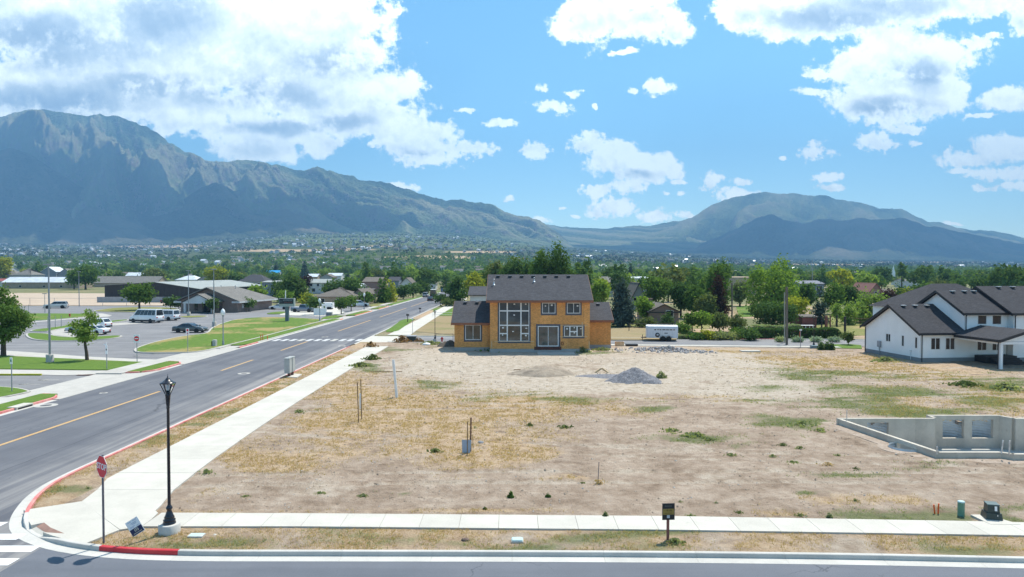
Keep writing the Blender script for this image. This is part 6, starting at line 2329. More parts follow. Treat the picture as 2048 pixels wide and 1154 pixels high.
globe_lamp(446.5, 690, 616.5, 'grey lamp with a white globe on the church lawn')
globe_lamp(639.5, 642, 596, 'grey lamp with a white globe by the white driveway')
globe_lamp(728.5, 619, 585.5, 'grey lamp with a white globe beyond the tan house')
# signs along the left
def small_sign(px_, base_y, top_y, w_px, plate_px, kind, lab, name='road_sign', cat='sign'):
 p = G(px_, base_y, 0.12)
 s_ = p.y / FPX
 h = (base_y - top_y) * s_
 v = thing(name, lab, cat, p)
 MB().box(-0.03, 0.0, -0.1, 0.03, 0.05, h).build('post', M['pole_grey'], v)
 w_, hh = w_px * s_ / 2, plate_px * s_
 pl_ = MB().box(-w_, -0.03, h - hh, w_, -0.002, h).build('plate', M['sign_white'], v)
 if kind == 'noentry':
  mb = MB()
  mb.add([(w_ * .86 * math.cos(R(20 * i)), -0.036, h - hh / 2 + w_ * .86 * math.sin(R(20 * i))) for i in range(18)], [tuple(range(18))])
  o = mb.build('red_disc', M['stop_red'], v)
  MB().box(-w_ * .62, -0.041, h - hh / 2 - w_ * .15, w_ * .62, -0.038, h - hh / 2 + w_ * .15).build('white_bar', M['sign_white'], v)
 elif kind == 'green':
  MB().box(-w_ * .55, -0.035, h - hh * .7, w_ * .5, -0.032, h - hh * .3).build('print_line', mat('green_print', (0.1, 0.25, 0.12), 0.6), v)
 elif kind == 'red':
  MB().box(-w_ * .6, -0.035, h - hh * .5, w_ * .6, -0.032, h - hh * .12).build('print_line', M['stop_red'], v)
  MB().box(-w_ * .4, -0.035, h - hh * .9, w_ * .4, -0.032, h - hh * .7).build('print_line', M['stop_red'], v)
 elif kind == 'arm':
  MB().box(-w_ * 3.2, -0.02, h + 0.02, -w_ * .2, 0.0, h + 0.1).build('blade', M['sign_white'], v)
  MB().box(-0.02, -0.02, h, 0.02, 0.02, h + 0.3).build('finial', M['sign_white'], v)
  MB().box(-w_ * .5, -0.035, h - hh * .6, w_ * .5, -0.032, h - hh * .4).build('print_line', M['black_plastic'], v)
 return v


small_sign(274, 722.5, 669, 12, 16, 'noentry', 'do not enter sign with red disc at the church exit')
small_sign(375.5, 703.5, 656.5, 6.5, 12, 'red', 'small red and white sign on the church lawn')
small_sign(213.5, 737.5, 690, 4, 18, 'arm', 'thin white sign post with a side blade at the lawn edge')
small_sign(23.5, 783, 714.5, 5, 13, 'green', 'small white sign with green print at the left edge')
small_sign(1601, 695, 658, 5, 3, 'none', 'thin grey sign post by the cross street before the hedge')
small_sign(825, 667.5, 636, 3, 3, 'none', 'thin sign post at the far street corner')
small_sign(427.5, 660, 636, 2, 8, 'none', 'small post beside the light pole on the church lawn')
for i, (a, b, c) in enumerate(((95.5, 657, 633), (110.5, 655, 632), (122.5, 654, 631), (57, 626.5, 609))):
 stick('bollard_post', ['leftmost thin post on the curved lawn strip', 'middle thin post on the curved lawn strip', 'right thin post on the curved lawn strip', 'dark short post beside the car park left of the wagon'][i], 'post', (a, b), (a, c), 0.04, M['pole_grey'], group='thin posts on the church lawns')
for i, (a, b, c) in enumerate(((521.5, 682, 669), (525.5, 681, 668), (535, 679, 671))):
 stick('marker_post', ['left orange marker of the close pair at the crosswalk', 'right orange marker of the close pair at the crosswalk', 'single orange marker at the kerb of the crosswalk'][i], 'marker', (a, b), (a, c), 0.05, M['orange'], group='orange markers by the crosswalk')
p = G(428, 692, 0.12)
v = thing('utility_pedestal', 'squat pale green and black utility box on the church lawn', 'utility box', p)
MB().bbox(-.14, -.2, 0, .28, .3, .78, .03).build('body', M['cab_grey'], v)
MB().box(-.24, -.22, .05, -.142, .2, .6).build('door', M['black_plastic'], v)
# message sign of the church
p = G(574.5, 642, 0.12)
s_ = p.y / FPX
v = thing('message_sign', 'grey message sign with a dark display on a thick post on the church lawn', 'sign', p, 0)
MB().box(-3.4 * s_, -.25, -.1, 3.4 * s_, .25, 29 * s_).build('post', mat('blue_grey_post', (0.14, 0.17, 0.20), 0.6), v)
bd = MB().box(-15.5 * s_, -.3, 29.002 * s_, 14 * s_, .3, 45.5 * s_).build('cabinet', mat('pale_grey_cabinet', (0.38, 0.40, 0.41), 0.5), v)
MB().box(13.9 * s_, -.32, 28.5 * s_, 15.6 * s_, .32, 45.8 * s_).build('side_frame', M['cab_grey'], v)
MB().box(-14.5 * s_, -.33, 34.5 * s_, 13.3 * s_, -.302, 45 * s_).build('display', mat('dark_display', (0.02, 0.025, 0.035), 0.3), bd)
pr_ = MB()
rr = random.Random(3)
for zz_, x0 in ((42.6, -7), (40.6, -7)):
 x = x0
 while x < 11:
  w_ = rr.uniform(.8, 2.4)
  pr_.box(x * s_, -.342, zz_ * s_, min(11.5, x + w_) * s_, -.332, (zz_ + .9) * s_)
  x += w_ + .5
pr_.build('print_line', mat('dim_blue_print', (0.22, 0.27, 0.33), 0.6), bd)
pr_ = MB()
for i in range(6):
 pr_.box((-4 + 2.6 * i) * s_, -.342, 36.6 * s_, (-2.6 + 2.6 * i) * s_, -.332, 37.8 * s_)
pr_.build('print_line', mat('dim_red_print', (0.28, 0.08, 0.06), 0.6), bd)
MB().lathe([(2.3 * s_, -.34), (2.3 * s_, -.332)], (0, 0, 0), 16).build('badge', mat('dim_badge_print', (0.05, 0.06, 0.08), 0.5), bd).matrix_local = Matrix.Translation((-11.4 * s_, 0, 39.8 * s_)) @ Matrix.Rotation(R(-90), 4, 'X')
stick('light_pole', 'pale pole with a short arm behind the message sign', 'light pole', (571, 625), (571, 581), 0.11, M['white_plastic'])
# mailboxes
for i, (a, b, c) in enumerate(((815.5, 644, 628), (840, 625, 615.5))):
 p = G(a, b, 0.15)
 s_ = p.y / FPX
 v = thing('mailbox', ['black mailbox on a post at the kerb nearer the crosswalk', 'black mailbox on a post farther up the kerb'][i], 'mailbox', p, 0, 'black mailboxes at the kerb')
 MB().box(-.06, -.06, 0, .06, .06, (b - c) * s_ - .3).build('post', M['black_plastic'], v)
 MB().bbox(-.28, -.2, (b - c) * s_ - .298, .28, .2, (b - c) * s_, .05).build('box', M['black_plastic'], v)
# things about the tan house
p = G(658.5, 631, 0.1)
s_ = p.y / FPX
v = thing('stone_planter', 'square grey stone planter on the lawn before the tan house', 'planter', p)
MB().bbox(-5.5 * s_, -.5, 0, 5.5 * s_, .5, 6.2 * s_, .04).build('body', M['rock_grey'], v)
MB().bbox(-5.8 * s_, -.53, 6.22 * s_, 5.8 * s_, .53, 6.9 * s_, .03).build('coping', M['grey_metal'], v)
p = G(640.5, 630.5, 0.05)
s_ = p.y / FPX
v = thing('panel_fence', 'white panel fence in front of the white driveway', 'fence', p)
for i in range(4):
 MB().box((-12.5 + 6.3 * i) * s_, -.03, .05, (-6.4 + 6.3 * i) * s_, .03, 14 * s_).build('panel', M['white_plastic'], v)
for i in range(5):
 MB().box((-12.5 + 6.3 * i) * s_ - .06, -.06, 0, (-12.5 + 6.3 * i) * s_ + .0, .06, 15 * s_).build('post', M['white_plastic'], v)

# utility poles
v = stick('utility_pole', 'weathered wooden utility pole standing in the hedge', 'utility pole', (1573.5, 688), (1573.5, 574), 0.17, M['pole_wood'])
stick('utility_pole', 'thin pale pole beside the wooden pole in the hedge', 'pole', (1569, 684), (1569, 585), 0.07, mat('pale_weathered_pole', (0.38, 0.34, 0.28), 0.85))
stick('utility_pole', 'dark wooden pole farther left among the garden trees', 'utility pole', (1464, 640), (1464, 566), 0.15, M['pole_wood'])
stick('light_pole', 'slim pale lamp pole in front of the dark blue building', 'light pole', (1624.5, 588), (1624.5, 520), 0.14, M['pole_grey'])
stick('flag_pole', 'white flag pole far off above the trees with a red flag', 'flag pole', (601, 551), (601, 527), 0.18, M['white_plastic'])
q = AT(601, 530, G(601, 551).y)
tag(MB().slab([(q.x, q.y, q.z), (q.x, q.y, q.z - 2.4), (q.x - 3.0, q.y, q.z - 3.6), (q.x - 3.4, q.y, q.z - 2.0)], 0.05).build('flag', mat('red_white_flag', (0.5, 0.06, 0.06), 0.8, scale=1.0, col2=(0.7, 0.6, 0.6))), 'red and white flag hanging from the far flag pole', 'flag')
p = AT(65.5, 545.5, 380)
# orange wrapped trunk pole by the hedge, box at the lamp foot
p = G(1628, 695.5, 0.15)
v = thing('utility_box', 'blue green utility box at the foot of the right black lamp', 'utility box', p)
MB().bbox(-.4, -.25, -.05, .45, .25, .3, .03).build('body', mat('blue_green_box', (0.16, 0.24, 0.27), 0.5), v)
stick('marker_post', 'pole with an orange sleeve in front of the hedge', 'marker', (1600, 683), (1600, 663), 0.045, M['orange'])
# tall corral posts and rails at the right
for i, (a, b, c, w_) in enumerate(((1643.5, 659, 631.5, .13), (1652.5, 658, 632, .24), (1660.5, 654.5, 631, .12), (1674, 654, 630, .12), (1690, 668.5, 633, .17), (1615.3, 652, 629, .11), (1623.3, 652, 629.5, .11))):
 stick('timber_post', ['first tall dark timber post right of the hedge shed', 'thick reddish timber post', 'slim timber post beside the thick one', 'slim dark post in the middle of the pasture', 'tall dark timber post nearest the white house', 'reddish post before the garden shed at left', 'reddish post before the garden shed at right'][i], 'post', (a, b), (a, c), w_, M['dark_wood'] if i in (0, 3, 4) else M['cedar'], group='tall timber posts of the pasture')


def rail_fence(label, pts, h, rails, mt, post_r=0.06, step=3.0):
 f = thing('rail_fence', label, 'fence', (pts[0].x, pts[0].y, 0.05))
 o0 = Vector((pts[0].x, pts[0].y, 0.05))
 for a, b in zip(pts[:-1], pts[1:]):
  L = (b - a).length
  n = max(1, int(L / step))
  for i in range(n + 1):
   q = a.lerp(b, i / n) - o0
   MB().tube((q.x, q.y, -.1), (q.x, q.y, h), post_r, n=6).build('post', mt, f)
  for r_ in rails:
   MB().tube(Vector((a.x, a.y, .05 + h * r_)) - o0, Vector((b.x, b.y, .05 + h * r_)) - o0, post_r * .7, n=5).build('rail', mt, f)
 return f


rail_fence('weathered rail fence across the far pasture', [G(1684, 650), G(1720, 652), G(1760, 653)], 1.3, (.55, .95), M['stake'])
rail_fence('dark rail fence along the lawn behind the spruce', [G(1258, 663), G(1300, 664), G(1345, 662), G(1380, 668)], 1.3, (.5, .92), M['dark_wood'])
rail_fence('pale fence round the green yard beyond the dry lawn', [G(866, 634), G(905, 635), G(960, 635)], 1.0, (.5, .95), M['white_plastic'], 0.05)
rail_fence('thin wire fence of the lot beside the left wing', [G(872, 684.5), G(906, 684)], 1.1, (.95,), M['post_steel'], 0.035, 2.0)
cf = rail_fence('grey chain link fence between the car park and the tan field', [G(-40, 612), G(60, 612), G(158, 612.5), G(300, 612), G(355, 613)], 2.2, (.98,), M['pole_grey'], 0.045, 6.0)
for i, (a, b, c) in enumerate(((1676, 0, 0),)):
 pass
bw = MB()
a, b = G(194, 605), G(333, 606)
bw.box(a.x, a.y, 0, b.x, a.y + .2, 1.75)
tag(bw.build('block_wall', mat('grey_block_wall', (0.30, 0.31, 0.325), 0.9, scale=1.2)), 'long grey block wall in front of the black metal building', 'wall')

p = G(40, 813, 0.1)
v = thing('storm_drain', 'white concrete storm drain mouth in the lower left red kerb', 'storm drain', (LK, p.y, 0))
MB().box(-.55, -.8, 0, .12, .8, .2).build('hood', M['walk'], v)
MB().box(.121, -.7, .02, .135, .7, .13).build('opening', M['black_plastic'], v)
for i, (a, b, y_) in enumerate(((154, 184, 750), (209, 236, 746.6))):
 p, q = G(a, y_, .03), G(b, y_, .03)
 tag(MB().box(p.x, p.y - .16, .02, q.x, p.y + .16, .045).build('drain_grate', M['rust']), ['left brown drain grate across the driveway edge', 'right brown drain grate across the driveway edge'][i], 'drain grate')

# ------------------------------------------------------------------ vehicles
def paint(name, c, metal=0.0, rough=0.3):
 return mat(name, c, rough, var=0.05, metal=metal, coat=0.6, scale=1.5)


M['tyre'] = mat('tyre_rubber', (0.018, 0.018, 0.018), 0.8)
M['rim'] = mat('silver_rim', (0.55, 0.55, 0.56), 0.35, metal=0.8)
M['tail'] = mat('red_tail_lamp', (0.45, 0.02, 0.02), 0.25)
M['head'] = mat('clear_head_lamp', (0.7, 0.72, 0.74), 0.15)
M['car_glass'] = glass_mat('car_glass', (0.015, 0.017, 0.02), 0.05)


def wheel(root, x, y, r, side, w_=0.22):
 mb = MB(Matrix.Translation((x, y, r)) @ Matrix.Rotation(R(-90) * side, 4, 'X'))
 mb.lathe([(r * .55, -w_ / 2), (r * .93, -w_ / 2), (r, -w_ * .32), (r, w_ * .32), (r * .93, w_ / 2), (r * .62, w_ / 2), (r * .60, w_ * .3)], (0, 0, 0), 18)
 t = mb.build('wheel', M['tyre'], root)
 rb_ = MB(Matrix.Translation((x, y, r)) @ Matrix.Rotation(R(-90) * side, 4, 'X'))
 rb_.lathe([(r * .60, w_ * .28), (r * .60, w_ * .42), (r * .52, w_ * .40), (r * .2, w_ * .34), (r * .14, w_ * .42), (0.01, w_ * .42)], (0, 0, 0), 16)
 rb_.build('rim', M['rim'], t)


def loft(mb, st, nseg=None):
 n = len(st[0])
 vs = [p for s_ in st for p in s_]
 fs = []
 for i in range(len(st) - 1):
  for j in range(n):
   k_ = (j + 1) % n
   fs.append((i * n + j, i * n + k_, (i + 1) * n + k_, (i + 1) * n + j))
 fs.append(tuple(range(n - 1, -1, -1)))
 fs.append(tuple((len(st) - 1) * n + j for j in range(n)))
 mb.add(vs, fs)


def vehicle(label, cat, loc, rz, L, W_, z_body, cabin, wheels, wr, pm, group=None, lower=None, ground=0.24, name='parked_car', side_split=(0.5,), open_bed=None, scale=1.0):
 """x forward. z_body = [(x, z, half width factor)]; cabin = (x base rear, x roof rear, x roof front, x base front, z belt, z roof)"""
 v = thing(name, label, cat, loc, rz, group)
 hw = W_ / 2
 mb = MB()
 st = []
 for x, z, f in z_body:
  h = hw * f
  st.append([(x, -h * .93, ground), (x, -h, ground + .14), (x, -h, z - .16), (x, -h * .96, z - .05), (x, -h * .86, z), (x, h * .86, z), (x, h * .96, z - .05), (x, h, z - .16), (x, h, ground + .14), (x, h * .93, ground)])
 loft(mb, st)
 mb.sm = [True] * len(mb.sm)
 o = mb.build('body', pm, v)
 fix_normals(o)
 xr0, xr1, xf1, xf0, zb, zr = cabin
 b0, b1 = hw * .93, hw * .76
 cb = MB()

 def sec(x, hb, zz_):
  return
 zm = zr - 0.05
 base = [(xr0, -b0, zb), (xf0, -b0, zb), (xf0, b0, zb), (xr0, b0, zb)]
 top = [(xr1, -b1, zm), (xf1, -b1, zm), (xf1, b1, zm), (xr1, b1, zm)]
 top2 = [(xr1 + .12, -b1 * .86, zr), (xf1 - .12, -b1 * .86, zr), (xf1 - .12, b1 * .86, zr), (xr1 + .12, b1 * .86, zr)]
 cb.add(base + top + top2, [(0, 1, 5, 4), (1, 2, 6, 5), (2, 3, 7, 6), (3, 0, 4, 7), (4, 5, 9, 8), (5, 6, 10, 9), (6, 7, 11, 10), (7, 4, 8, 11), (8, 9, 10, 11)])
 co = cb.build('cabin', pm, v)
 fix_normals(co)

 def lerp3(a, b, t):
  return tuple(a[i] + (b[i] - a[i]) * t for i in range(3))
 for s_ in (-1, 1):
  A, B = (xr0, s_ * b0, zb), (xf0, s_ * b0, zb)
  Ct, D = (xf1, s_ * b1, zm), (xr1, s_ * b1, zm)
  cuts = [0.04] + list(side_split) + [0.96]
  for a, b in zip(cuts[:-1], cuts[1:]):
   a2, b2 = a + .005, b - .005
   q = []
   for t, h in ((a2, .12), (b2, .12), (b2, .9), (a2, .9)):
    lo, hi = lerp3(A, B, t), lerp3(D, Ct, t)
    m_ = lerp3(lo, hi, h)
    q.append((m_[0], m_[1] + s_ * 0.012, m_[2]))
   w_ = MB().add(q, [(0, 1, 2, 3) if s_ < 0 else (3, 2, 1, 0)])
   w_.build('side_window', M['car_glass'], v)
 for (p0_, p1_, q0_, q1_, dx_, nm) in (((xf0, -b0, zb), (xf0, b0, zb), (xf1, -b1, zm), (xf1, b1, zm), 0.014, 'windscreen'), ((xr0, b0, zb), (xr0, -b0, zb), (xr1, b1, zm), (xr1, -b1, zm), -0.014, 'rear_window')):
  q = []
  for t, h in ((.07, .1), (.93, .1), (.93, .92), (.07, .92)):
   m_ = lerp3(lerp3(p0_, p1_, t), lerp3(q0_, q1_, t), h)
   q.append((m_[0] + dx_, m_[1], m_[2] + .006))
  MB().add(q, [(0, 1, 2, 3)]).build(nm, M['car_glass'], v)
 for x in wheels:
  for s_ in (-1, 1):
   wheel(v, x, s_ * (hw - .10), wr, -s_)
   MB(Matrix.Translation((x, s_ * (hw - .012), wr)) @ Matrix.Rotation(R(-90) * s_, 4, 'X')).lathe([(wr * 1.18, -0.02), (wr * 1.18, 0.014), (wr * 1.02, 0.016)], (0, 0, 0), 18).build('wheel_arch', M['black_plastic'], v)
 xf, xr = z_body[-1][0], z_body[0][0]
 zf, zrr = z_body[-1][1], z_body[0][1]
 for s_ in (-1, 1):
  MB().box(xf - .16, s_ * hw * .62 - .17, zf - .24, xf + .012, s_ * hw * .62 + .17, zf - .10).build('headlight', M['head'], v)
  MB().box(xr - .012, s_ * hw * .72 - .14, zrr - .34, xr + .10, s_ * hw * .72 + .14, zrr - .12).build('tail_lamp', M['tail'], v)
  MB().bbox(xf0 - .25, s_ * (hw + .10) - .09, zb + .02, xf0 - .08, s_ * (hw + .10) + .09, zb + .18, .02).build('mirror', pm, v)
 lw_ = MB()
 lw_.box(xf - .10, -hw * .88, ground - .02, xf + .03, hw * .88, ground + .20)
 lw_.box(xr - .03, -hw * .88, ground - .02, xr + .10, hw * .88, ground + .20)
 if lower:
  for s_ in (-1, 1):
   lw_.box(xr + .1, s_ * (hw + .004) - .012, ground, xf - .1, s_ * (hw + .004) + .012, ground + lower)
 lw_.build('bumper', M['black_plastic'], v)
 if scale != 1.0:
  v.scale = (scale,) * 3
 return v


SEDAN = lambda L: [(-L / 2, .82, .88), (-L / 2 + .12, .95, .96), (-L * .30, .98, 1), (0, .97, 1), (L * .22, .95, 1), (L * .38, .86, .98), (L / 2 - .12, .74, .93), (L / 2, .62, .84)]
SUV = lambda L, z: [(-L / 2, z - .08, .92), (-L / 2 + .1, z, .98), (0, z, 1), (L * .24, z, 1), (L * .40, z - .06, .98), (L / 2 - .08, z - .12, .93), (L / 2, z - .26, .86)]
white, silver, greyp = paint('white_car_paint', (0.74, 0.74, 0.74)), paint('pale_blue_silver_paint', (0.42, 0.47, 0.54), 0.4), paint('grey_green_car_paint', (0.085, 0.095, 0.10), 0.5)
bluegrey, darkp, beige = paint('blue_grey_truck_paint', (0.16, 0.18, 0.23), 0.5), paint('dark_car_paint', (0.03, 0.028, 0.03), 0.2), paint('beige_white_paint', (0.55, 0.54, 0.50), 0.2)


def car_at(px_, py_, z=0.0):
 p = G(px_, py_, z)
 return p


def sedan(label, loc, rz, pm, L=4.8, **k_):
 return vehicle(label, 'car', loc, rz, L, 1.84, SEDAN(L), (-L * .36, -L * .19, L * .06, L * .24, .93, 1.43), (-L * .29, L * .30), .33, pm, 'parked cars', **k_)


# passenger van, near and far
p = G(288, 645.5)
van = vehicle('white high roofed passenger van parked at the left with black lower trim', 'van', (p.x, p.y + .9, 0), R(180 - 17), 6.3, 2.05, [(-3.15, 1.25, .97), (-3.05, 1.3, 1), (1.5, 1.3, 1), (2.2, 1.28, .99), (2.9, 1.08, .95), (3.15, .82, .86)],
              (-3.1, -3.02, 1.35, 2.3, 1.28, 2.52), (-1.85, 2.1), .36, white, None, lower=.32, name='passenger_van', side_split=(.2, .38, .56, .72))
p = G(338, 641)
vehicle('white passenger van with dark windows parked behind the high roofed van', 'van', (p.x - 1.3, p.y + .9, 0), R(180 - 14), 5.7, 2.0, SUV(5.7, 1.15), (-2.8, -2.65, 1.2, 1.9, 1.14, 2.08), (-1.7, 1.75), .36, white, None, name='passenger_van', side_split=(.26, .5, .74), lower=.1)
p = G(375, 665.5)
sedan('dark grey sedan parked alone on the car park by the lawn', (p.x, p.y + .9, 0), R(-4), greyp, 4.95)
p = G(177, 669.5)
sedan('white sedan parked behind the young slender tree', (p.x, p.y + .9, 0), R(172), white, 4.9)
p = G(148, 666)
sedan('pale blue silver car with its nose showing left of the young tree', (p.x + .4, p.y + 1.6, 0), R(190), silver, 4.6)
p = G(187, 657)
vehicle('small white wagon parked behind the white sedan', 'car', (p.x, p.y + .9, 0), R(170), 4.5, 1.85, SUV(4.5, 1.02), (-2.15, -1.7, .35, 1.15, 1.0, 1.66), (-1.35, 1.4), .35, white, 'parked cars')
p = G(109, 617)
vehicle('beige white sport utility wagon parked near the tan field', 'car', (p.x, p.y + .6, 0), R(202), 5.3, 1.98, SUV(5.3, 1.15), (-2.6, -2.3, .3, 1.15, 1.13, 1.88), (-1.6, 1.65), .4, beige, 'parked cars', side_split=(.3, .62))
p = G(605, 624.5)
pk_ = vehicle('blue grey crew cab pickup truck parked on the white driveway', 'pickup truck', (p.x, p.y + .9, 0), R(-8), 5.6, 1.98, [(-2.8, 1.12, .95), (-2.72, 1.16, 1), (-.75, 1.16, 1), (1.0, 1.14, 1), (2.3, 1.1, .98), (2.72, 1.0, .94), (2.8, .82, .9)],
              (-.8, -.55, .55, 1.25, 1.13, 1.86), (-1.75, 1.75), .41, bluegrey, None, name='pickup_truck')
bedm = MB()
bedm.box(-2.68, -.78, 1.165, -.82, .78, 1.185)
bedm.build('bed_cover', mat('pale_bed_cover', (0.55, 0.56, 0.58), 0.5), pk_)
p = G(556, 619)
sedan('white sedan parked beyond the message sign', (p.x, p.y + .9, 0), R(183), white, 4.9)
p = G(718, 613.5)
vehicle('white sport utility wagon in front of the tan house gable', 'car', (p.x, p.y + .6, 0), R(20), 4.9, 1.95, SUV(4.9, 1.08), (-2.4, -2.1, .3, 1.1, 1.06, 1.78), (-1.5, 1.5), .38, white, 'parked cars')
p = G(861, 601.5)
sedan('dark car driving away up the main road', (p.x, p.y, 0), R(92), darkp, 4.9)
p = G(866, 595)
tv = vehicle('dark box truck with a white roof ahead of the dark car', 'truck', (p.x, p.y + 2, 0), R(92), 6.6, 2.4, SUV(6.6, 1.3), (-3.2, -3.18, 2.0, 2.5, 1.28, 2.9), (-2.0, 2.1), .45, darkp, None, name='box_truck')
MB().box(-3.15, -1.0, 2.905, 2.0, 1.0, 3.0).build('roof_panel', M['white_plastic'], tv)
p = G(851.5, 594)
vehicle('pale van parked at the left kerb far up the road', 'van', (p.x, p.y, 0), R(88), 4.9, 1.9, SUV(4.9, 1.1), (-2.4, -2.2, .5, 1.3, 1.08, 1.85), (-1.5, 1.5), .36, paint('pale_grey_paint', (0.5, 0.52, 0.55)), 'parked cars')
p = G(886, 584)
vehicle('small blue car parked farthest up the right kerb', 'car', (p.x, p.y, 0), R(90), 4.9, 1.9, SUV(4.9, 1.0), (-2.4, -2.0, .5, 1.3, .98, 1.6), (-1.5, 1.5), .36, paint('blue_paint', (0.08, 0.12, 0.30), 0.3), 'parked cars')
p = G(331, 606)
vehicle('dark pickup parked in front of the block wall', 'pickup truck', (p.x, p.y + .5, 0), R(100), 5.4, 1.95, SUV(5.4, 1.1), (-1.0, -.7, .6, 1.3, 1.08, 1.8), (-1.6, 1.65), .4, darkp, None, name='pickup_truck')

# horse trailer
p = G(1326, 682.6)
ht = thing('horse_trailer', 'white two axle horse trailer with a spare wheel, parked on the cross street', 'horse trailer', (p.x, p.y + 0.95, 0.0), R(-7))
w_ = paint('white_trailer_paint', (0.62, 0.63, 0.66), 0.1, 0.4)
b = MB()
sec = lambda x, z0, z1, h: [(x, -h, z0), (x, -h, z1 - .25), (x, -h * .93, z1 - .08), (x, -h * .75, z1), (x, h * .75, z1), (x, h * .93, z1 - .08), (x, h, z1 - .25), (x, h, z0)]
loft(b, [sec(-2.1, .48, 1.98, .72), sec(-1.9, .45, 2.06, .92), sec(2.05, .42, 2.04, .93), sec(2.1, .5, 2.0, .9)])
fix_normals(b.build('body', w_, ht))
b = MB()
loft(b, [[(x, -h, z), (x, -h * .9, z + .09), (x, -h * .7, z + .14), (x, h * .7, z + .14), (x, h * .9, z + .09), (x, h, z)] for x, h, z in ((-2.08, .70, 1.93), (-1.9, .90, 1.98), (2.08, .90, 1.97))])
fix_normals(b.build('roof', M['white_trim'], ht))
for x in (.12, .88):
 for s_ in (-1, 1):
  wheel(ht, x, s_ * .98, .34, -s_, .2)
fd = MB()
for s_ in (-1, 1):
 for xc in (.12, .88):
  for i in range(8):
   a0, a1 = R(180 * i / 8), R(180 * (i + 1) / 8)
   fd.add([(xc + q * math.cos(t), s_ * yv, .36 + q * math.sin(t)) for t in (a0, a1) for q, yv in ((.42, .94), (.42, 1.12))], [(0, 1, 3, 2)])
fd.build('fender', M['black_plastic'], ht)
for x0, x1 in ((-1.05, -.78), (.02, .45), (.5, .9), (.97, 1.35), (1.45, 1.7), (-.65, -.45), (-.35, -.1)):
 MB().box(x0, -.936, 1.50, x1, -.925, 1.63).build('side_window', M['car_glass'], ht)
for x in (-1.22, -.2, .0, 1.3):
 MB().box(x, -.934, .5, x + .025, -.926, 1.45).build('panel_seam', M['grey_metal'], ht)
MB(Matrix.Translation((-.62, -.97, .86)) @ Matrix.Rotation(R(90), 4, 'X')).lathe([(.15, .06), (.28, .06), (.30, 0), (.28, -.05), (.15, -.05)], (0, 0, 0), 18).build('spare_wheel', M['tyre'], ht)
MB(Matrix.Translation((-.62, -.985, .86)) @ Matrix.Rotation(R(90), 4, 'X')).lathe([(.16, .04), (.16, .055), (.01, .06)], (0, 0, 0), 14).build('rim', M['rim'], ht)
MB().box(.3, -.94, 1.05, .75, -.926, 1.15).build('side_vent', M['black_plastic'], ht)
tg = MB()
tg.tube((-2.0, -.5, .45), (-2.75, 0, .42), .05, n=6).tube((-2.0, .5, .45), (-2.75, 0, .42), .05, n=6).tube((-2.55, 0, 0.0), (-2.55, 0, .8), .045, n=8)
tg.build('tongue', M['black_metal'], ht)
# white box trailer on the tan house's drive
p = G(654, 618.5, 0.05)
s_ = p.y / FPX
bt = thing('box_trailer', 'plain white enclosed trailer on the driveway of the tan house', 'trailer', (p.x, p.y + 1, 0), R(2))
MB().bbox(-10.8 * s_, -1, .35, 10.8 * s_, 1.1, 13.4 * s_, .06).build('body', M['white_trim'], bt)
for x in (2 * s_, 6 * s_):
 for q in (-1, 1):
  wheel(bt, x, q * 1.05, .33, -q)
MB().box(-6.5 * s_, -1.012, 1.35, -4.5 * s_, -1.001, 1.6).build('badge', M['grey_metal'], bt)
MB().box(-13.5 * s_, -.06, .36, -10.8 * s_, .06, .48).build('tongue', M['black_metal'], bt)

# ------------------------------------------------------------------ the other buildings
M['tan_wall'] = mat('tan_stucco', (0.34, 0.27, 0.20), 0.9, scale=0.6)
M['tan_big'] = mat('tan_hall_wall', (0.42, 0.32, 0.23), 0.9, scale=0.3)
M['white_wall'] = mat('pale_house_wall', (0.55, 0.55, 0.54), 0.8, scale=0.5)
M['grey_wall'] = mat('grey_house_wall', (0.30, 0.31, 0.32), 0.8, scale=0.5)
M['blue_wall'] = mat('blue_grey_wall', (0.20, 0.23, 0.27), 0.8, scale=0.5)
M['metal_roof'] = mat('white_metal_roof', (0.62, 0.65, 0.68), 0.4, metal=0.2, scale=0.4)
M['sage_roof'] = mat('pale_sage_metal_roof', (0.30, 0.315, 0.29), 0.45, scale=0.4)
M['black_wall'] = None
M['blue_roof'] = mat('bright_blue_roof', (0.03, 0.30, 0.60), 0.4)
M['dark_window'] = M['glass_dark']
M['red_brick'] = brick_mat('dull_red_brick', (0.22, 0.115, 0.10), (0.27, 0.15, 0.13), (0.28, 0.24, 0.21))
M['church_brick'] = brick_mat('church_brick', (0.21, 0.135, 0.11), (0.28, 0.19, 0.155), (0.30, 0.27, 0.24))


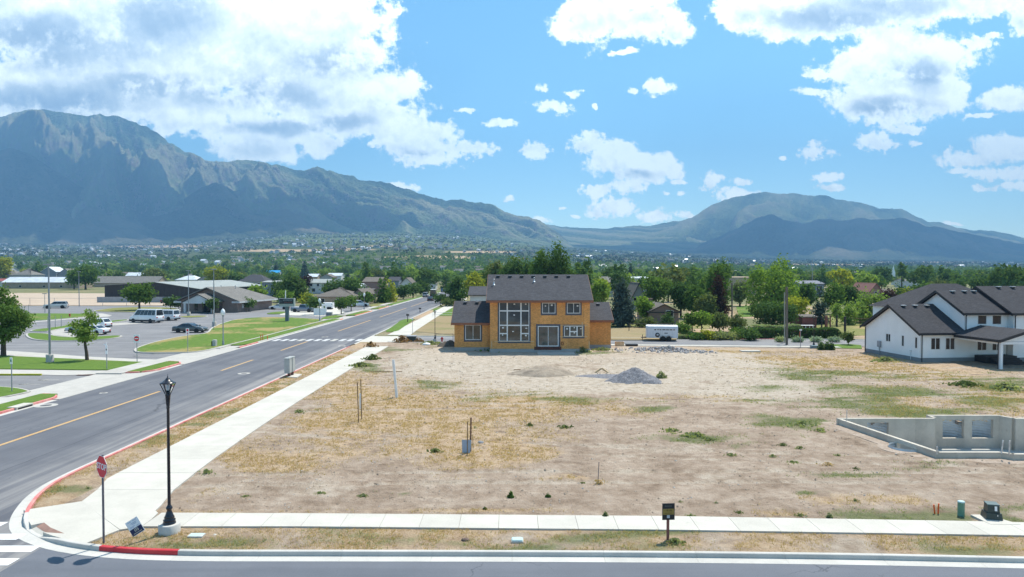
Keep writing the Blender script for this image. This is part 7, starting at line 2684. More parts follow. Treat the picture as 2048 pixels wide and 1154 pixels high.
def house_box(label, cat, loc, rz, wd, dp, ze, zr, wall, roofm, ridge='x', hip=0.0, over=0.4, wins=(), name='house', base=0.0, group=None, th=0.16, fm=None):
 """gabled or hipped house: local x across (wd, centred), y away from the viewer (0..dp)"""
 v = thing(name, label, cat, loc, rz, group)
 x0, x1 = -wd / 2, wd / 2
 MB().box(x0, 0, base, x1, dp, ze - .02).build('wall', wall, v)
 o = MB()
 e = over
 k_ = (zr - ze) / ((dp if ridge == 'x' else wd) / 2)
 zo = ze - k_ * e
 if ridge == 'x':
  A = [(x0 - e, -e, zo), (x1 + e, -e, zo), (x1 + e, dp + e, zo), (x0 - e, dp + e, zo)]
  h = hip * dp / 2
  Rg = [(x0 - (e if not hip else 0) + h, dp / 2, zr), (x1 + (e if not hip else 0) - h, dp / 2, zr)]
  fs = [[A[0], A[1], Rg[1], Rg[0]], [A[2], A[3], Rg[0], Rg[1]]]
  ends = [[A[1], A[2], Rg[1]], [A[3], A[0], Rg[0]]]
 else:
  A = [(x0 - e, -e, zo), (x1 + e, -e, zo), (x1 + e, dp + e, zo), (x0 - e, dp + e, zo)]
  h = hip * wd / 2
  Rg = [(0, -(e if not hip else 0) + h, zr), (0, dp + (e if not hip else 0) - h, zr)]
  fs = [[A[1], A[2], Rg[1], Rg[0]], [A[3], A[0], Rg[0], Rg[1]]]
  ends = [[A[0], A[1], Rg[0]], [A[2], A[3], Rg[1]]]
 for f in fs + (ends if hip else []):
  o.slab(f, th)
 ro = o.build('roof', roofm, v)
 if not hip:
  for e_ in (0, 1):
   gbm = MB()
   if ridge == 'x':
    xa = (x0, x1 - .12)[e_]
    gbm.add([(xa, 0, ze - .02), (xa, dp, ze - .02), (xa, dp / 2, zr - th), (xa + .12, 0, ze - .02), (xa + .12, dp, ze - .02), (xa + .12, dp / 2, zr - th)], [(0, 2, 1), (3, 4, 5), (0, 1, 4, 3), (1, 2, 5, 4), (2, 0, 3, 5)])
   else:
    ya = (0, dp - .12)[e_]
    gbm.add([(x0, ya, ze - .02), (x1, ya, ze - .02), (0, ya, zr - th), (x0, ya + .12, ze - .02), (x1, ya + .12, ze - .02), (0, ya + .12, zr - th)], [(0, 1, 2), (3, 5, 4), (0, 3, 4, 1), (1, 4, 5, 2), (2, 5, 3, 0)])
   fix_normals(gbm.build('gable', wall, v))
 else:
  o2 = MB().box(x0 - e + .05, -e + .05, zo - .16, x1 + e - .05, dp + e - .05, zo - .12)
  o2.build('soffit', M['white_trim'], v)
 for wx, wz, ww, wh_ in wins:
  f = MB()
  ring(f, wx - ww / 2, wz, wx + ww / 2, wz + wh_, .07, -.04, .03)
  f.M = None
  fo = f.build('window', M['vinyl'], v)
  pn = MB().box(wx - ww / 2 + .06, -.02, wz + .06, wx + ww / 2 - .06, .01, wz + wh_ - .06)
  pn.build('pane', M['dark_window'], fo)
 if fm:
  f = MB()
  f.box(x0 - e - .01, -e - .03, zo - .2, x1 + e + .01, -e - .005, zo + .0)
  f.build('fascia', fm, v)
 return v


def at_px(xa, xb, Y):
 """centre x and width for a photograph span at depth Y"""
 a, b = (xa - 1024) * Y / FPX, (xb - 1024) * Y / FPX
 return (a + b) / 2, b - a


def zp(py, Y):
 return CAMH + (HORIZON - py) * Y / FPX


def quick(label, cat, xa, xb, Y, ye, yr, wall, roofm, ridge='x', hip=0.0, dp=9.0, wins=(), rz=0.0, name='house', group=None, fm=None, over=0.4):
 cx_, wd = at_px(xa, xb, Y)
 yrd = Y + (dp / 2 if ridge == 'x' else 0)
 return house_box(label, cat, (cx_, Y, 0), rz, wd, dp, zp(ye, Y), zp(yr, yrd), wall, roofm, ridge, hip, over, wins, name, 0.0, group, 0.16, fm)


# black metal hall with corrugated wall panels
Yh = 232
cx_, wd = at_px(209, 398, Yh)
bh = thing('metal_hall', 'long black metal hall with a pale sage roof behind the church car park', 'hall', (cx_, Yh, 0))
M['black_panel'] = mat('black_ribbed_panel', (0.028, 0.026, 0.028), 0.6, var=0.15, scale=0.5)
x0, x1 = -wd / 2, wd / 2
ze1, zr1, ze2 = zp(570, Yh), zp(563.6, Yh), zp(577.5, Yh)
xr_ = x0 + wd * .535
n = 22
for i in range(n):
 xa, xb = x0 + wd * i / n, x0 + wd * (i + 1) / n - .06
 tz = lambda x: ze1 + (zr1 - ze1) * (x - x0) / (xr_ - x0) if x < xr_ else zr1 + (ze2 - zr1) * (x - xr_) / (x1 - xr_)
 mb = MB()
 mb.add([(xa, 0, 0), (xb, 0, 0), (xb, 0, tz(xb) - .12), (xa, 0, tz(xa) - .12), (xa, .3, 0), (xb, .3, 0), (xb, .3, tz(xb) - .12), (xa, .3, tz(xa) - .12)], [(0, 1, 2, 3), (7, 6, 5, 4), (0, 4, 5, 1), (1, 5, 6, 2), (2, 6, 7, 3), (3, 7, 4, 0)])
 mb.build('wall_panel', M['black_panel'], bh)
MB().box(x1 - .3, .32, 0, x1, 62, ze2 - .15).build('side_wall', M['black_panel'], bh)
MB().box(x0, .32, 0, x0 + .3, 62, ze1 - .15).build('side_wall', M['black_panel'], bh)
ro = MB()
ro.slab([(x0 - .4, -.5, ze1), (xr_, -.5, zr1), (xr_, 62, zr1), (x0 - .4, 62, ze1)], .15)
ro.slab([(xr_, -.5, zr1), (x1 + .5, -.5, ze2), (x1 + .5, 62, ze2), (xr_, 62, zr1)], .15)
fix_normals(ro.build('roof', M['sage_roof'], bh))
MB().box(x1 - .01, 6, 2.2, x1 + .05, 20, 3.6).build('window_band', M['glass_dark'], bh)
dct = MB()
dct.tube((xr_ - .5, -.6, 2.6), (xr_ - 1.4, -.6, 3.5), .35, n=8)
dct.build('duct', M['galv'], bh)

# brick church
Yc = 160
cx_, wd = at_px(357, 478, Yc)
ch = thing('brick_church', 'low brown brick church with a broad grey gabled roof and a small porch', 'church', (cx_, Yc, 0), R(-7))
ze, zr = zp(599, Yc), zp(573, Yc + 6)
x0, x1 = -wd / 2, wd / 2
MB().box(x0, 0, 0, x1, 17, ze).build('wall', M['church_brick'], ch)
gm = MB()
gm.add([(x0, .0, ze), (x1, .0, ze), (0, .0, zr - .3), (x0, .2, ze), (x1, .2, ze), (0, .2, zr - .3)], [(0, 1, 2), (5, 4, 3), (0, 3, 4, 1), (1, 4, 5, 2), (2, 5, 3, 0)])
fix_normals(gm.build('gable', M['church_brick'], ch))
ro = MB()
e = 1.1
zo = ze - .35
ro.slab([(x1 + e, -e, zo), (x1 + e, 17 + e, zo), (0, 11.5, zr), (0, -e, zr)], .2)
ro.slab([(x0 - e, 17 + e, zo), (x0 - e, -e, zo), (0, -e, zr), (0, 11.5, zr)], .2)
ro.slab([(x1 + e, 17 + e, zo), (x0 - e, 17 + e, zo), (0, 11.5, zr)], .2)
ro.build('roof', M['roof_grey'], ch)
fs_ = MB()
fs_.box(x1 + e - .02, -e, zo - .42, x1 + e + .02, 17 + e, zo - .02)
fs_.box(x1 - .8, -e - .02, zo - .42, x1 + e, -e + .02, zo - .02)
fs_.box(x0 - e, -e - .02, zo - .42, x0 + .8, -e + .02, zo - .02)
fs_.build('fascia', M['white_wall'], ch)
pw = wd * .27
pr_ = MB()
pzo, pzr = zp(603.5, Yc - 4), zp(587.5, Yc - 4)
pr_.slab([(pw, -4.6, pzo), (pw, 1, pzo), (0, 1, pzr), (0, -4.6, pzr)], .2)
pr_.slab([(-pw, 1, pzo), (-pw, -4.6, pzo), (0, -4.6, pzr), (0, 1, pzr)], .2)
pr_.build('porch_roof', M['roof_grey'], ch)
pgm = MB()
pgm.add([(-pw + .3, -4.4, pzo), (pw - .3, -4.4, pzo), (0, -4.4, pzr - .3), (-pw + .3, -4.2, pzo), (pw - .3, -4.2, pzo), (0, -4.2, pzr - .3)], [(0, 1, 2), (5, 4, 3), (0, 3, 4, 1), (1, 4, 5, 2), (2, 5, 3, 0)])
pgm.box(-pw + .1, -4.5, pzo - .4, pw - .1, -4.15, pzo + .02)
fix_normals(pgm.build('porch_gable', M['white_wall'], ch))
for x in (-pw + .5, pw - .5):
 MB().box(x - .25, -4.4, 0, x + .25, -3.9, pzo - .4).build('porch_column', M['white_wall'], ch)
MB().box(-1.6, -.05, 0, 1.6, .06, 2.5).build('door', M['glass_dark'], ch)
for x in (-3.2, 2.9):
 MB().box(x - .4, -.05, .4, x + .4, .06, 2.3).build('window', M['glass_dark'], ch)
MB().box(x1 - .05, 2, .9, x1 + .04, 2.9, 1.9).build('side_panel', M['white_wall'], ch)
for x, y in ((-1.0, 7), (1.6, 9)):
 MB().tube((x, y, zr - 1.2), (x, y, zr + .25), .08, n=8).build('roof_pipe', M['grey_metal'], ch)

# unfinished list of houses and halls, left to right
quick('long low house with a white metal roof and a white gable behind the tan field', 'house', 4, 158, 400, 564, 554, M['tan_wall'], M['metal_roof'], 'x', dp=14, wins=[(-12, .6, 1.6, 1.2), (2, .6, 1.6, 1.2), (12, .6, 1.6, 1.2)])
quick('long grey roofed building between the big tree and the black hall', 'house', 184, 312, 430, 565.5, 552.5, M['tan_wall'], M['roof_grey'], 'x', dp=16)
quick('brown ranch house with a low roof left of the round tree', 'house', 205, 258, 520, 551, 544, M['red_brick'], M['roof_brown'], 'x', dp=12, wins=[(-4, 1.5, 2, 1.4), (4, 1.5, 2, 1.4)])
quick('green walled shed with a white roof behind the black hall', 'shed', 252, 282, 470, 551, 545, mat('green_shed_wall', (0.05, 0.16, 0.11), 0.7), M['metal_roof'], 'x', dp=8, name='shed')
quick('blue grey house with sunlit white roofs in the left middle distance', 'house', 82, 112, 560, 543, 533.5, M['blue_wall'], M['metal_roof'], 'y', dp=14, wins=[(-3, 3, 1.5, 2), (3, 3, 1.5, 2)])
quick('dark gabled house beside the blue grey house', 'house', 114, 146, 540, 549, 537, M['blue_wall'], M['roof_grey'], 'y', dp=14, wins=[(0, 3, 2, 2)])
quick('grey house with a hipped roof at the far left', 'house', -10, 34, 520, 550, 540, M['grey_wall'], M['roof_grey'], 'x', 1.0, dp=16, wins=[(-5, 2, 2, 1.5), (5, 2, 2, 1.5)])
quick('grey house with dark hipped roofs left of centre distance', 'house', 28, 62, 500, 549, 537, M['grey_wall'], M['roof_grey'], 'x', 1.0, dp=15)
quick('white roofed storage building at the far left edge', 'shed', -20, 15, 600, 540, 533, M['white_wall'], M['metal_roof'], 'x', dp=14, name='shed')
quick('low red roofed barn at the left edge behind the white roofed house', 'barn', -40, 14, 430, 562, 557, M['white_wall'], mat('dull_red_roof', (0.25, 0.06, 0.05), 0.7), 'x', dp=12, name='barn')
quick('house with pale metal roofs behind the black hall', 'house', 352, 392, 420, 559, 551, M['white_wall'], M['metal_roof'], 'x', 0.6, dp=14)
quick('grey house with dark roof behind the black hall', 'house', 396, 432, 420, 558, 549, M['grey_wall'], M['roof_grey'], 'y', dp=14, wins=[(0, 1.5, 2, 1.5)])
quick('house with a slate grey roof left of the dark round tree', 'house', 432, 474, 400, 560, 549, M['grey_wall'], M['roof'], 'x', dp=13, wins=[(-3, 2, 1.6, 1.4), (4, 2, 1.6, 1.4)])
quick('gabled house with white trim behind the church ridge', 'house', 476, 530, 390, 562, 549, M['grey_wall'], M['roof'], 'x', 0.7, dp=14, wins=[(4, 2, 1.6, 1.4)])
quick('small building with a bright blue roof among the trees', 'pavilion', 531, 557, 620, 546, 540.5, M['white_wall'], M['blue_roof'], 'x', dp=10, name='pavilion')
quick('two storey blue grey building with white windows beside the dark tree', 'house', 524, 566, 270, 564, 561, M['blue_wall'], M['sage_roof'], 'x', dp=14, wins=[(-2.5, 3.5, 1.5, 1.2), (1.5, 3.5, 1.5, 1.2), (-2.5, 1.0, 1.5, 1.2), (1.5, 1.0, 1.5, 1.2)])
quick('pale two storey apartment house with a flat light roof', 'apartment house', 616, 656, 300, 565, 558, M['white_wall'], M['sage_roof'], 'x', dp=12, wins=[(-3, 3.2, 1.2, 1.3), (0, 3.2, 1.2, 1.3), (3, 3.2, 1.2, 1.3), (-2, .8, 1.6, 1.6), (2.2, .8, 1.6, 1.6)])
quick('house with a brown grey gable behind the pale apartment house', 'house', 640, 665, 380, 554, 548, M['grey_wall'], M['roof_brown'], 'y', dp=10, wins=[(0, 2.5, 1.2, 1.2)])
quick('long pale roof far off between the trees', 'house', 655, 682, 480, 551, 546, M['white_wall'], M['metal_roof'], 'x', dp=10)
quick('shed with a white roof far off beside the brown tree', 'shed', 614, 634, 470, 553, 547.5, M['tan_wall'], M['metal_roof'], 'x', dp=10, name='shed')
th_ = quick('long tan house with brown grey hipped roofs beyond the white driveway', 'house', 628, 706, 188, 591.5, 575, M['tan_wall'], M['roof_brown'], 'x', 0.8, dp=15, wins=[(-3.2, .9, 1.5, 1.2), (1.5, .9, 1.5, 1.2)], over=.8)
quick('cross gable of the tan house with white edges', 'house', 704, 729, 195, 588, 578, M['tan_wall'], M['roof_brown'], 'y', dp=16, wins=[(0, .9, 1.4, 1.2)], fm=M['white_trim'])
quick('low porch building at the left end of the tan house', 'house', 607, 626, 190, 606, 597.5, M['tan_wall'], M['roof_brown'], 'x', 0.8, dp=9)
quick('reddish brick house with a grey gabled roof left of the conifers', 'house', 726, 760, 262, 563, 554, M['red_brick'], M['roof_brown'], 'x', dp=14, wins=[(-2, 2.5, 1.5, 1.0)])
quick('grey hipped roof house behind the brick house', 'house', 716, 738, 230, 587, 577, M['grey_wall'], M['roof_grey'], 'x', 1.0, dp=10)
quick('white roofed carport beside the brick house', 'carport', 706, 722, 250, 572, 567, M['white_wall'], M['metal_roof'], 'x', dp=8, name='carport')
quick('dark roofed house behind the conifer pair', 'house', 777, 797, 330, 561, 553.5, M['blue_wall'], M['roof'], 'x', dp=10)
quick('white gabled house showing between the trees along the main road', 'house', 801, 824, 300, 566, 555, M['white_wall'], M['roof_brown'], 'y', dp=14, wins=[(0, 2.5, 1.2, 1.4)])
quick('small white house far up the main road', 'house', 857, 871, 380, 566, 560, M['white_wall'], M['roof_grey'], 'y', dp=10, wins=[(0, 1.0, 1.2, 1.2)])
hb = quick('grey sided house with a charcoal roof peeping out left of the unfinished house', 'house', 940, 990, 120, 588.5, 572.5, M['white_wall'], M['roof'], 'x', dp=11, wins=[(-0.85, 3.85, .8, .55)])
quick('steep gabled grey brown house behind the blue spruce', 'house', 1262, 1294, 170, 597, 565, M['grey_wall'], M['roof_brown'], 'y', dp=12, wins=[(-1, 2.2, .8, .9)])
quick('grey roof beside the yellow green tree', 'house', 1204, 1226, 260, 564, 553, M['grey_wall'], M['roof_grey'], 'x', dp=12)
quick('flat white roofed school block beyond the trees', 'hall', 1262, 1298, 330, 556, 553, M['white_wall'], M['metal_roof'], 'x', dp=20, name='hall')
bk_ = quick('brown brick garden house with a dark low gable and a chimney', 'house', 1299, 1358, 122, 621.5, 607.5, M['brick'], M['roof_brown'], 'y', dp=12, wins=[(1.0, 1.3, 1.35, 1.25)], fm=M['dark_wood'])
chm = MB()
chm.box(-2.3, 3.0, 1.6, -1.5, 3.8, 4.4)
chm.box(-2.4, 2.9, 4.402, -1.4, 3.9, 4.55)
chm.build('chimney', M['brick'], bk_)
th2 = house_box('big plain tan hall seen above the garden trees', 'hall', (*[at_px(1334, 1386, 300)[0]], 300, 0), 0, at_px(1334, 1386, 300)[1], 25, zp(549.5, 300), zp(548.5, 300), M['tan_big'], M['tan_big'], 'x', 0, .1, name='hall')
th3 = house_box('second plain tan hall between the two big cottonwoods', 'hall', (*[at_px(1462, 1512, 280)[0]], 280, 0), 0, at_px(1462, 1512, 280)[1], 25, zp(554.5, 280), zp(553.5, 280), M['tan_big'], M['tan_big'], 'x', 0, .1, wins=[(-2.2, 2.9, 1.2, .7), (.2, 2.9, 1.2, .7)], name='hall')
quick('dark slate blue building with a flat front at the right middle distance', 'hall', 1600, 1648, 270, 567, 561, M['blue_wall'], mat('slate_blue_roof', (0.12, 0.13, 0.17), 0.7), 'x', dp=14, wins=[(-1, 2.0, 3.5, 2.0), (3, 2.0, 2.4, 2.0)], name='hall')
quick('red brown garden shed with a pale roof behind the hedge', 'shed', 1605, 1634, 112, 633, 628.5, mat('red_brown_boards', (0.16, 0.055, 0.045), 0.8, scale=2), M['roof_brown'], 'x', dp=5, name='shed', over=.2)
pv = thing('white_table', 'white table like frame in front of the red brown shed', 'table', (*G(1610, 658, .1).to_2d(), 0))
s_ = 108 / FPX
MB().box(-13 * s_, -.6, 8.5 * s_, 17 * s_, .6, 9.3 * s_).build('top', M['white_trim'], pv)
for x in (-9, 0, 8, 15):
 MB().box(x * s_ - .06, -.3, 0, x * s_ + .06, -.2, 8.498 * s_).build('leg', M['white_trim'], pv)
quick('red roofed brick house behind the light green poplars', 'house', 1740, 1764, 210, 581, 566, M['red_brick'], mat('dull_red_tiles', (0.22, 0.10, 0.08), 0.8), 'y', dp=12, wins=[(0, 2.5, 1, 1)])
quick('low brown house behind the plum tree', 'house', 1758, 1796, 215, 586, 578, M['red_brick'], M['roof_brown'], 'x', dp=10)
quick('dark house between the trees left of the white house', 'house', 1703, 1722, 190, 596, 589, M['grey_wall'], M['roof_brown'], 'y', dp=9)
quick('grey roofed house in the far right middle distance', 'house', 1810, 1845, 420, 561, 557, M['white_wall'], M['roof_grey'], 'x', dp=12)
quick('pale roofed farm building far at the right', 'barn', 1935, 1962, 700, 547, 544.5, M['white_wall'], M['metal_roof'], 'x', dp=15, name='barn')
# church spire far away
p = AT(1786.5, 556, 520)
v = thing('spire', 'tiny white spire far away above the trees at the right', 'spire', (p.x, 520, 0))
MB().box(-1, -1, 0, 1, 1, 8).build('tower', M['white_trim'], v)
MB().add([(-1.1, -1.1, 8.002), (1.1, -1.1, 8.002), (1.1, 1.1, 8.002), (-1.1, 1.1, 8.002), (0, 0, 15)], [(0, 1, 4), (1, 2, 4), (2, 3, 4), (3, 0, 4), (3, 2, 1, 0)]).build('steeple', M['white_trim'], v)

# ------------------------------------------------------------------ trees, shrubs, hedges
def leaf_mat(name, c0, c1, trans=0.35):
 m, k, b, out = new_mat(name)
 k.n.remove(b)
 t = k.n.new('ShaderNodeTexCoord').outputs['Object']
 rnd = k.n.new('ShaderNodeObjectInfo').outputs['Random']
 ga = k.n.new('ShaderNodeNewGeometry').outputs['Random Per Island']
 n1 = k.noise(t, 0.8, 3, 0.6)
 f = k.m('ADD', k.m('MULTIPLY', n1, 0.5), k.m('ADD', k.m('MULTIPLY', ga, 0.35), k.m('MULTIPLY', rnd, 0.25)))
 c = k.mix(k.ss(f, 0.25, 0.85), c0, c1)
 d = k.n.new('ShaderNodeBsdfDiffuse')
 k.put(d.inputs[0], c)
 tr = k.n.new('ShaderNodeBsdfTranslucent')
 k.put(tr.inputs[0], k.mix(1.0, c, (1.25, 1.35, 0.6), 'MULTIPLY'))
 mx = k.n.new('ShaderNodeMixShader')
 mx.inputs[0].default_value = trans
 k.l.new(d.outputs[0], mx.inputs[1])
 k.l.new(tr.outputs[0], mx.inputs[2])
 k.l.new(mx.outputs[0], out.inputs[0])
 return m


LEAF = {
 'green': leaf_mat('leaf_green', (0.066, 0.121, 0.034), (0.140, 0.218, 0.057)),
 'dark': leaf_mat('leaf_dark_green', (0.054, 0.098, 0.036), (0.119, 0.186, 0.060), 0.28),
 'bright': leaf_mat('leaf_bright_green', (0.123, 0.203, 0.043), (0.231, 0.324, 0.076), 0.4),
 'yellow': leaf_mat('leaf_yellow_green', (0.198, 0.235, 0.034), (0.395, 0.389, 0.059), 0.4),
 'olive': leaf_mat('leaf_olive', (0.107, 0.138, 0.051), (0.189, 0.218, 0.085), 0.3),
 'blue': leaf_mat('leaf_blue_spruce', (0.057, 0.084, 0.071), (0.118, 0.158, 0.135), 0.15),
 'far': leaf_mat('leaf_far_woods', (0.022, 0.036, 0.022), (0.05, 0.068, 0.038), 0.1),
 'plum': leaf_mat('leaf_dark_plum', (0.043, 0.026, 0.024), (0.083, 0.049, 0.040), 0.2),
 'fresh': leaf_mat('leaf_light_green', (0.165, 0.244, 0.059), (0.264, 0.348, 0.101), 0.4),
 'cream': leaf_mat('leaf_cream_bloom', (0.20, 0.25, 0.10), (0.42, 0.45, 0.26), 0.3),
 'straw': leaf_mat('straw_blades', (0.44, 0.305, 0.17), (0.64, 0.47, 0.295), 0.4),
 'weed': leaf_mat('weed_leaves', (0.19, 0.22, 0.11), (0.34, 0.35, 0.20), 0.45),
 'rusty': leaf_mat('rusty_seed_heads', (0.20, 0.11, 0.05), (0.33, 0.20, 0.09), 0.2),
 'pale': leaf_mat('pale_variegated_leaves', (0.18, 0.25, 0.16), (0.40, 0.47, 0.36), 0.3),
}
M['bark'] = mat('brown_bark', (0.085, 0.062, 0.045), 0.95, scale=5, fine=0.25, finescale=20)
M['bark_grey'] = mat('grey_bark', (0.14, 0.12, 0.10), 0.95, scale=5, fine=0.25, finescale=20)
RNG = np.random.default_rng(7)


def leaf_quads(Cn, size, up=0.25, seed=0, outward=None):
 """one small leaf-spray quad for every centre"""
 r = np.random.default_rng(seed)
 n = len(Cn)
 nr = r.normal(size=(n, 3))
 if outward is not None:
  nr = nr * 0.8 + outward * 1.0
 nr[:, 2] += up
 nr /= np.linalg.norm(nr, axis=1, keepdims=True) + 1e-9
 t = np.cross(nr, r.normal(size=(n, 3)))
 t /= np.linalg.norm(t, axis=1, keepdims=True) + 1e-9
 b = np.cross(nr, t)
 s_ = size * r.uniform(0.6, 1.35, size=(n, 1))
 w_ = s_ * r.uniform(0.45, 0.75, size=(n, 1))
 V = np.stack([Cn - t * s_, Cn - b * w_ + nr * w_ * .25, Cn + t * s_, Cn + b * w_ + nr * w_ * .25], 1)
 return V.reshape(-1, 3)


def in_lobes(lobes, n, seed, shell=0.45, clump=0.0, gap=0.0):
 """points spread in ellipsoid lobes, denser near the surface; clumped into sprays with gaps between"""
 r = np.random.default_rng(seed)
 vol = np.array([l[3] * l[4] * l[5] for l in lobes]) ** 0.8
 pick = r.choice(len(lobes), size=n, p=vol / vol.sum())
 L = np.array(lobes)[pick]
 d = r.normal(size=(n, 3))
 d /= np.linalg.norm(d, axis=1, keepdims=True)
 rad = shell + (1 - shell) * r.uniform(size=(n, 1)) ** 0.6
 # ragged outline: push and pull the surface by a noise on direction
 ph = (np.sin(d[:, :1] * 5 + pick[:, None] * 1.7) + np.sin(d[:, 1:2] * 6 + pick[:, None]) + np.sin(d[:, 2:] * 7 + 2 * pick[:, None])) / 3
 rad = rad * (1 + 0.16 * ph)
 P_ = L[:, :3] + d * rad * L[:, 3:]
 if gap:
  g = fbm(P_[:, 0] * 1.1 + P_[:, 2] * .7 + seed, P_[:, 1] * 1.1 - P_[:, 2] * .9, 2, seed)
  keep = g > gap
  P_, d = P_[keep], d[keep]
 return P_, d


def crown_mesh(name, lobes, n, size, mt, seed, clumps=0, spread=0.3, gap=0.36, shell=0.45):
 P_, d = in_lobes(lobes, max(20, n // (clumps or 1)), seed, shell, gap=gap)
 if clumps:
  r = np.random.default_rng(seed + 5)
  k_ = clumps
  P2 = np.repeat(P_, k_, 0) + r.normal(size=(len(P_) * k_, 3)) * spread * np.array([1, 1, .7])
  P_, d = P2, np.repeat(d, k_, 0)
 V = leaf_quads(P_, size, 0.35, seed, d)
 q = np.arange(len(V)).reshape(-1, 4)
 return np_mesh(name, V, q, mats=(mt,), smooth=False)


def trunk_mesh(name, h, r, lobes, mt, seed, forks=7, lean=(0, 0)):
 rr_ = random.Random(seed)
 mb = MB()
 p0_ = Vector((0, 0, -0.15))
 zt = max(0.6, h * .42)
 pts = [p0_] + [Vector((lean[0] * t + rr_.uniform(-.04, .04) * h * .12, lean[1] * t + rr_.uniform(-.04, .04) * h * .12, zt * t)) for t in (.33, .66, 1)]
 rad = [r * 1.25, r, r * .85, r * .7]
 for i in range(3):
  mb.tube(pts[i], pts[i + 1], rad[i], rad[i + 1], 8, False)
 top = pts[-1]
 for i in range(forks):
  l = lobes[i % len(lobes)]
  tgt = Vector((l[0] + rr_.uniform(-.5, .5) * l[3], l[1] + rr_.uniform(-.5, .5) * l[4], l[2] + rr_.uniform(-.2, .6) * l[5]))
  st = pts[2].lerp(top, rr_.uniform(.1, 1))
  md = st.lerp(tgt, .5) + Vector((rr_.uniform(-.1, .1), rr_.uniform(-.1, .1), .12)) * h * .1
  mb.tube(st, md, r * .42, r * .26, 6, False)
  mb.tube(md, tgt, r * .26, r * .06, 5, False)
 return mb.mesh(name, mt)


def L_round(w_, h, z0, seed, n=9):
 """lobes of a broad crown between z0 and h with width w_"""
 r = random.Random(seed)
 cz, rz_ = (z0 + h) / 2, (h - z0) / 2
 out = [(0, 0, cz, w_ * .36, w_ * .36, rz_ * .8)]
 for i in range(n):
  a = 2 * math.pi * (i * .618) + r.uniform(-.3, .3)
  v = r.uniform(-.65, .8)
  q = math.sqrt(max(0.05, 1 - v * v)) * .30 * w_
  s_ = r.uniform(.15, .25)
  out.append((q * math.cos(a), q * math.sin(a), cz + v * rz_ * .72, w_ * s_, w_ * s_, rz_ * r.uniform(.22, .36)))
 return out


def L_oval(w_, h, z0, seed):
 r = random.Random(seed)
 out = []
 n = 9
 for i in range(n):
  t = i / (n - 1)
  pr = (math.sin(math.pi * min(1, t * .92 + .1)) ** .75) * (1 - .35 * t)
  a = r.uniform(0, 6.28)
  o = w_ * .25 * pr
  out.append((o * math.cos(a), o * math.sin(a), z0 + (h - z0) * (.06 + .86 * t), w_ * r.uniform(.28, .40) * pr + .1, w_ * .36 * pr + .1, (h - z0) * .12))
 return out


def L_cotton(w_, h, z0, seed, n=6):
 """several upright heads of different heights"""
 r = random.Random(seed)
 out = []
 for i in range(n):
  x = (i / (n - 1) - .5) * w_ * .74 + r.uniform(-.05, .05) * w_
  hh = h * (1 - .30 * abs(i / (n - 1) - .5) * 2 * r.uniform(.5, 1.2)) * r.uniform(.9, 1.0)
  y = r.uniform(-.25, .25) * w_
  for t, s_ in ((.12, .22), (.34, .25), (.56, .23), (.76, .18), (.91, .11)):
   zz_ = z0 + (hh - z0) * t
   out.append((x * (1.0 if t > .4 else .8) + r.uniform(-.04, .04) * w_, y, zz_, w_ * s_, w_ * s_, (hh - z0) * .18))
 return out


def L_cone(w_, h, z0, seed):
 r = random.Random(seed)
 out = []
 n = 10
 for i in range(n):
  t = i / (n - 1)
  q = (1 - t) ** .85
  out.append((r.uniform(-.02, .02) * w_, 0, z0 + (h - z0) * t * .97, w_ * .47 * q + .08, w_ * .47 * q + .08, (h - z0) * .065))
  for j in range(4):
   a = r.uniform(0, 6.28)
   out.append((w_ * .40 * q * math.cos(a), w_ * .40 * q * math.sin(a), z0 + (h - z0) * t * .95 - .1, w_ * .13 * q + .06, w_ * .13 * q + .06, (h - z0) * .05))
 return out


FORMS = {'round': L_round, 'oval': L_oval, 'cotton': L_cotton, 'cone': L_cone}
tree_no = [0]


def tree(label, xc, base_y, top_y, w_px, form, leaf, z0=0.2, Y=None, dens=1.0, name='tree', cat='tree', group=None, bark='bark', n=None, size=None, lean=(0, 0), gap=0.36, forks=7, gz_=0.05):
 tree_no[0] += 1
 sd = tree_no[0] * 13 + 5
 if Y is None:
  Y = G(xc, base_y, 0.1).y
 s_ = Y / FPX
 x = (xc - 1024) * s_
 h = max(0.4, zp(top_y, Y) - gz_)
 wd = w_px * s_
 lobes = FORMS[form](wd, h * .97, h * z0, sd)
 sz = size or max(0.085, min(0.8, 2.6 * s_ if Y > 60 else 0.12))
 area = 2.2 * wd * h
 n_ = n or int(min(9000, max(500, dens * 2.6 * area / (sz * sz))))
 t = thing(name, label, cat, (x, Y, gz_), (sd % 7), group)
 link('crown', crown_mesh('crown', lobes, n_, sz, LEAF[leaf], sd, 3, sz * 1.6, gap), t)
 link('trunk', trunk_mesh('trunk', h, max(.05, .022 * h + .01 * wd), lobes, M[bark], sd, forks, lean), t)
 return t


# ---- left side
tree('large dark green tree at the left edge of the lawn', 4, 711, 561, 96, 'oval', 'green', .22, dens=1.2)
tree('young slender tree standing in the church lawn before the white cars', 172, 720, 610, 54, 'oval', 'fresh', .34, lean=(.3, 0), dens=.42, gap=.52)
tree('round green tree on the half dry lawn before the black hall', 278, 620.5, 563, 64, 'round', 'green', .2)
tree('left tree of the small dark pair beside the church', 341, 618, 593.5, 20, 'round', 'dark', .25)
tree('right tree of the small dark pair beside the church', 357, 617.5, 596, 19, 'round', 'dark', .25)
tree('small dark tree before the church porch', 424, 622, 595, 21, 'round', 'dark', .3, Y=154)
tree('little tree at the brick end wall of the church', 497.5, 622, 598.5, 20, 'round', 'dark', .4)
tree('green tree behind the church roof', 515, 620, 568, 34, 'round', 'bright', .3, Y=200)
tree('very large dark green tree with drooping sides beyond the message sign', 584, 612, 543, 80, 'cotton', 'dark', .1, Y=215, dens=1.2)
tree('bright green small tree below the large dark tree', 569, 615, 581, 38, 'round', 'bright', .2, Y=190)
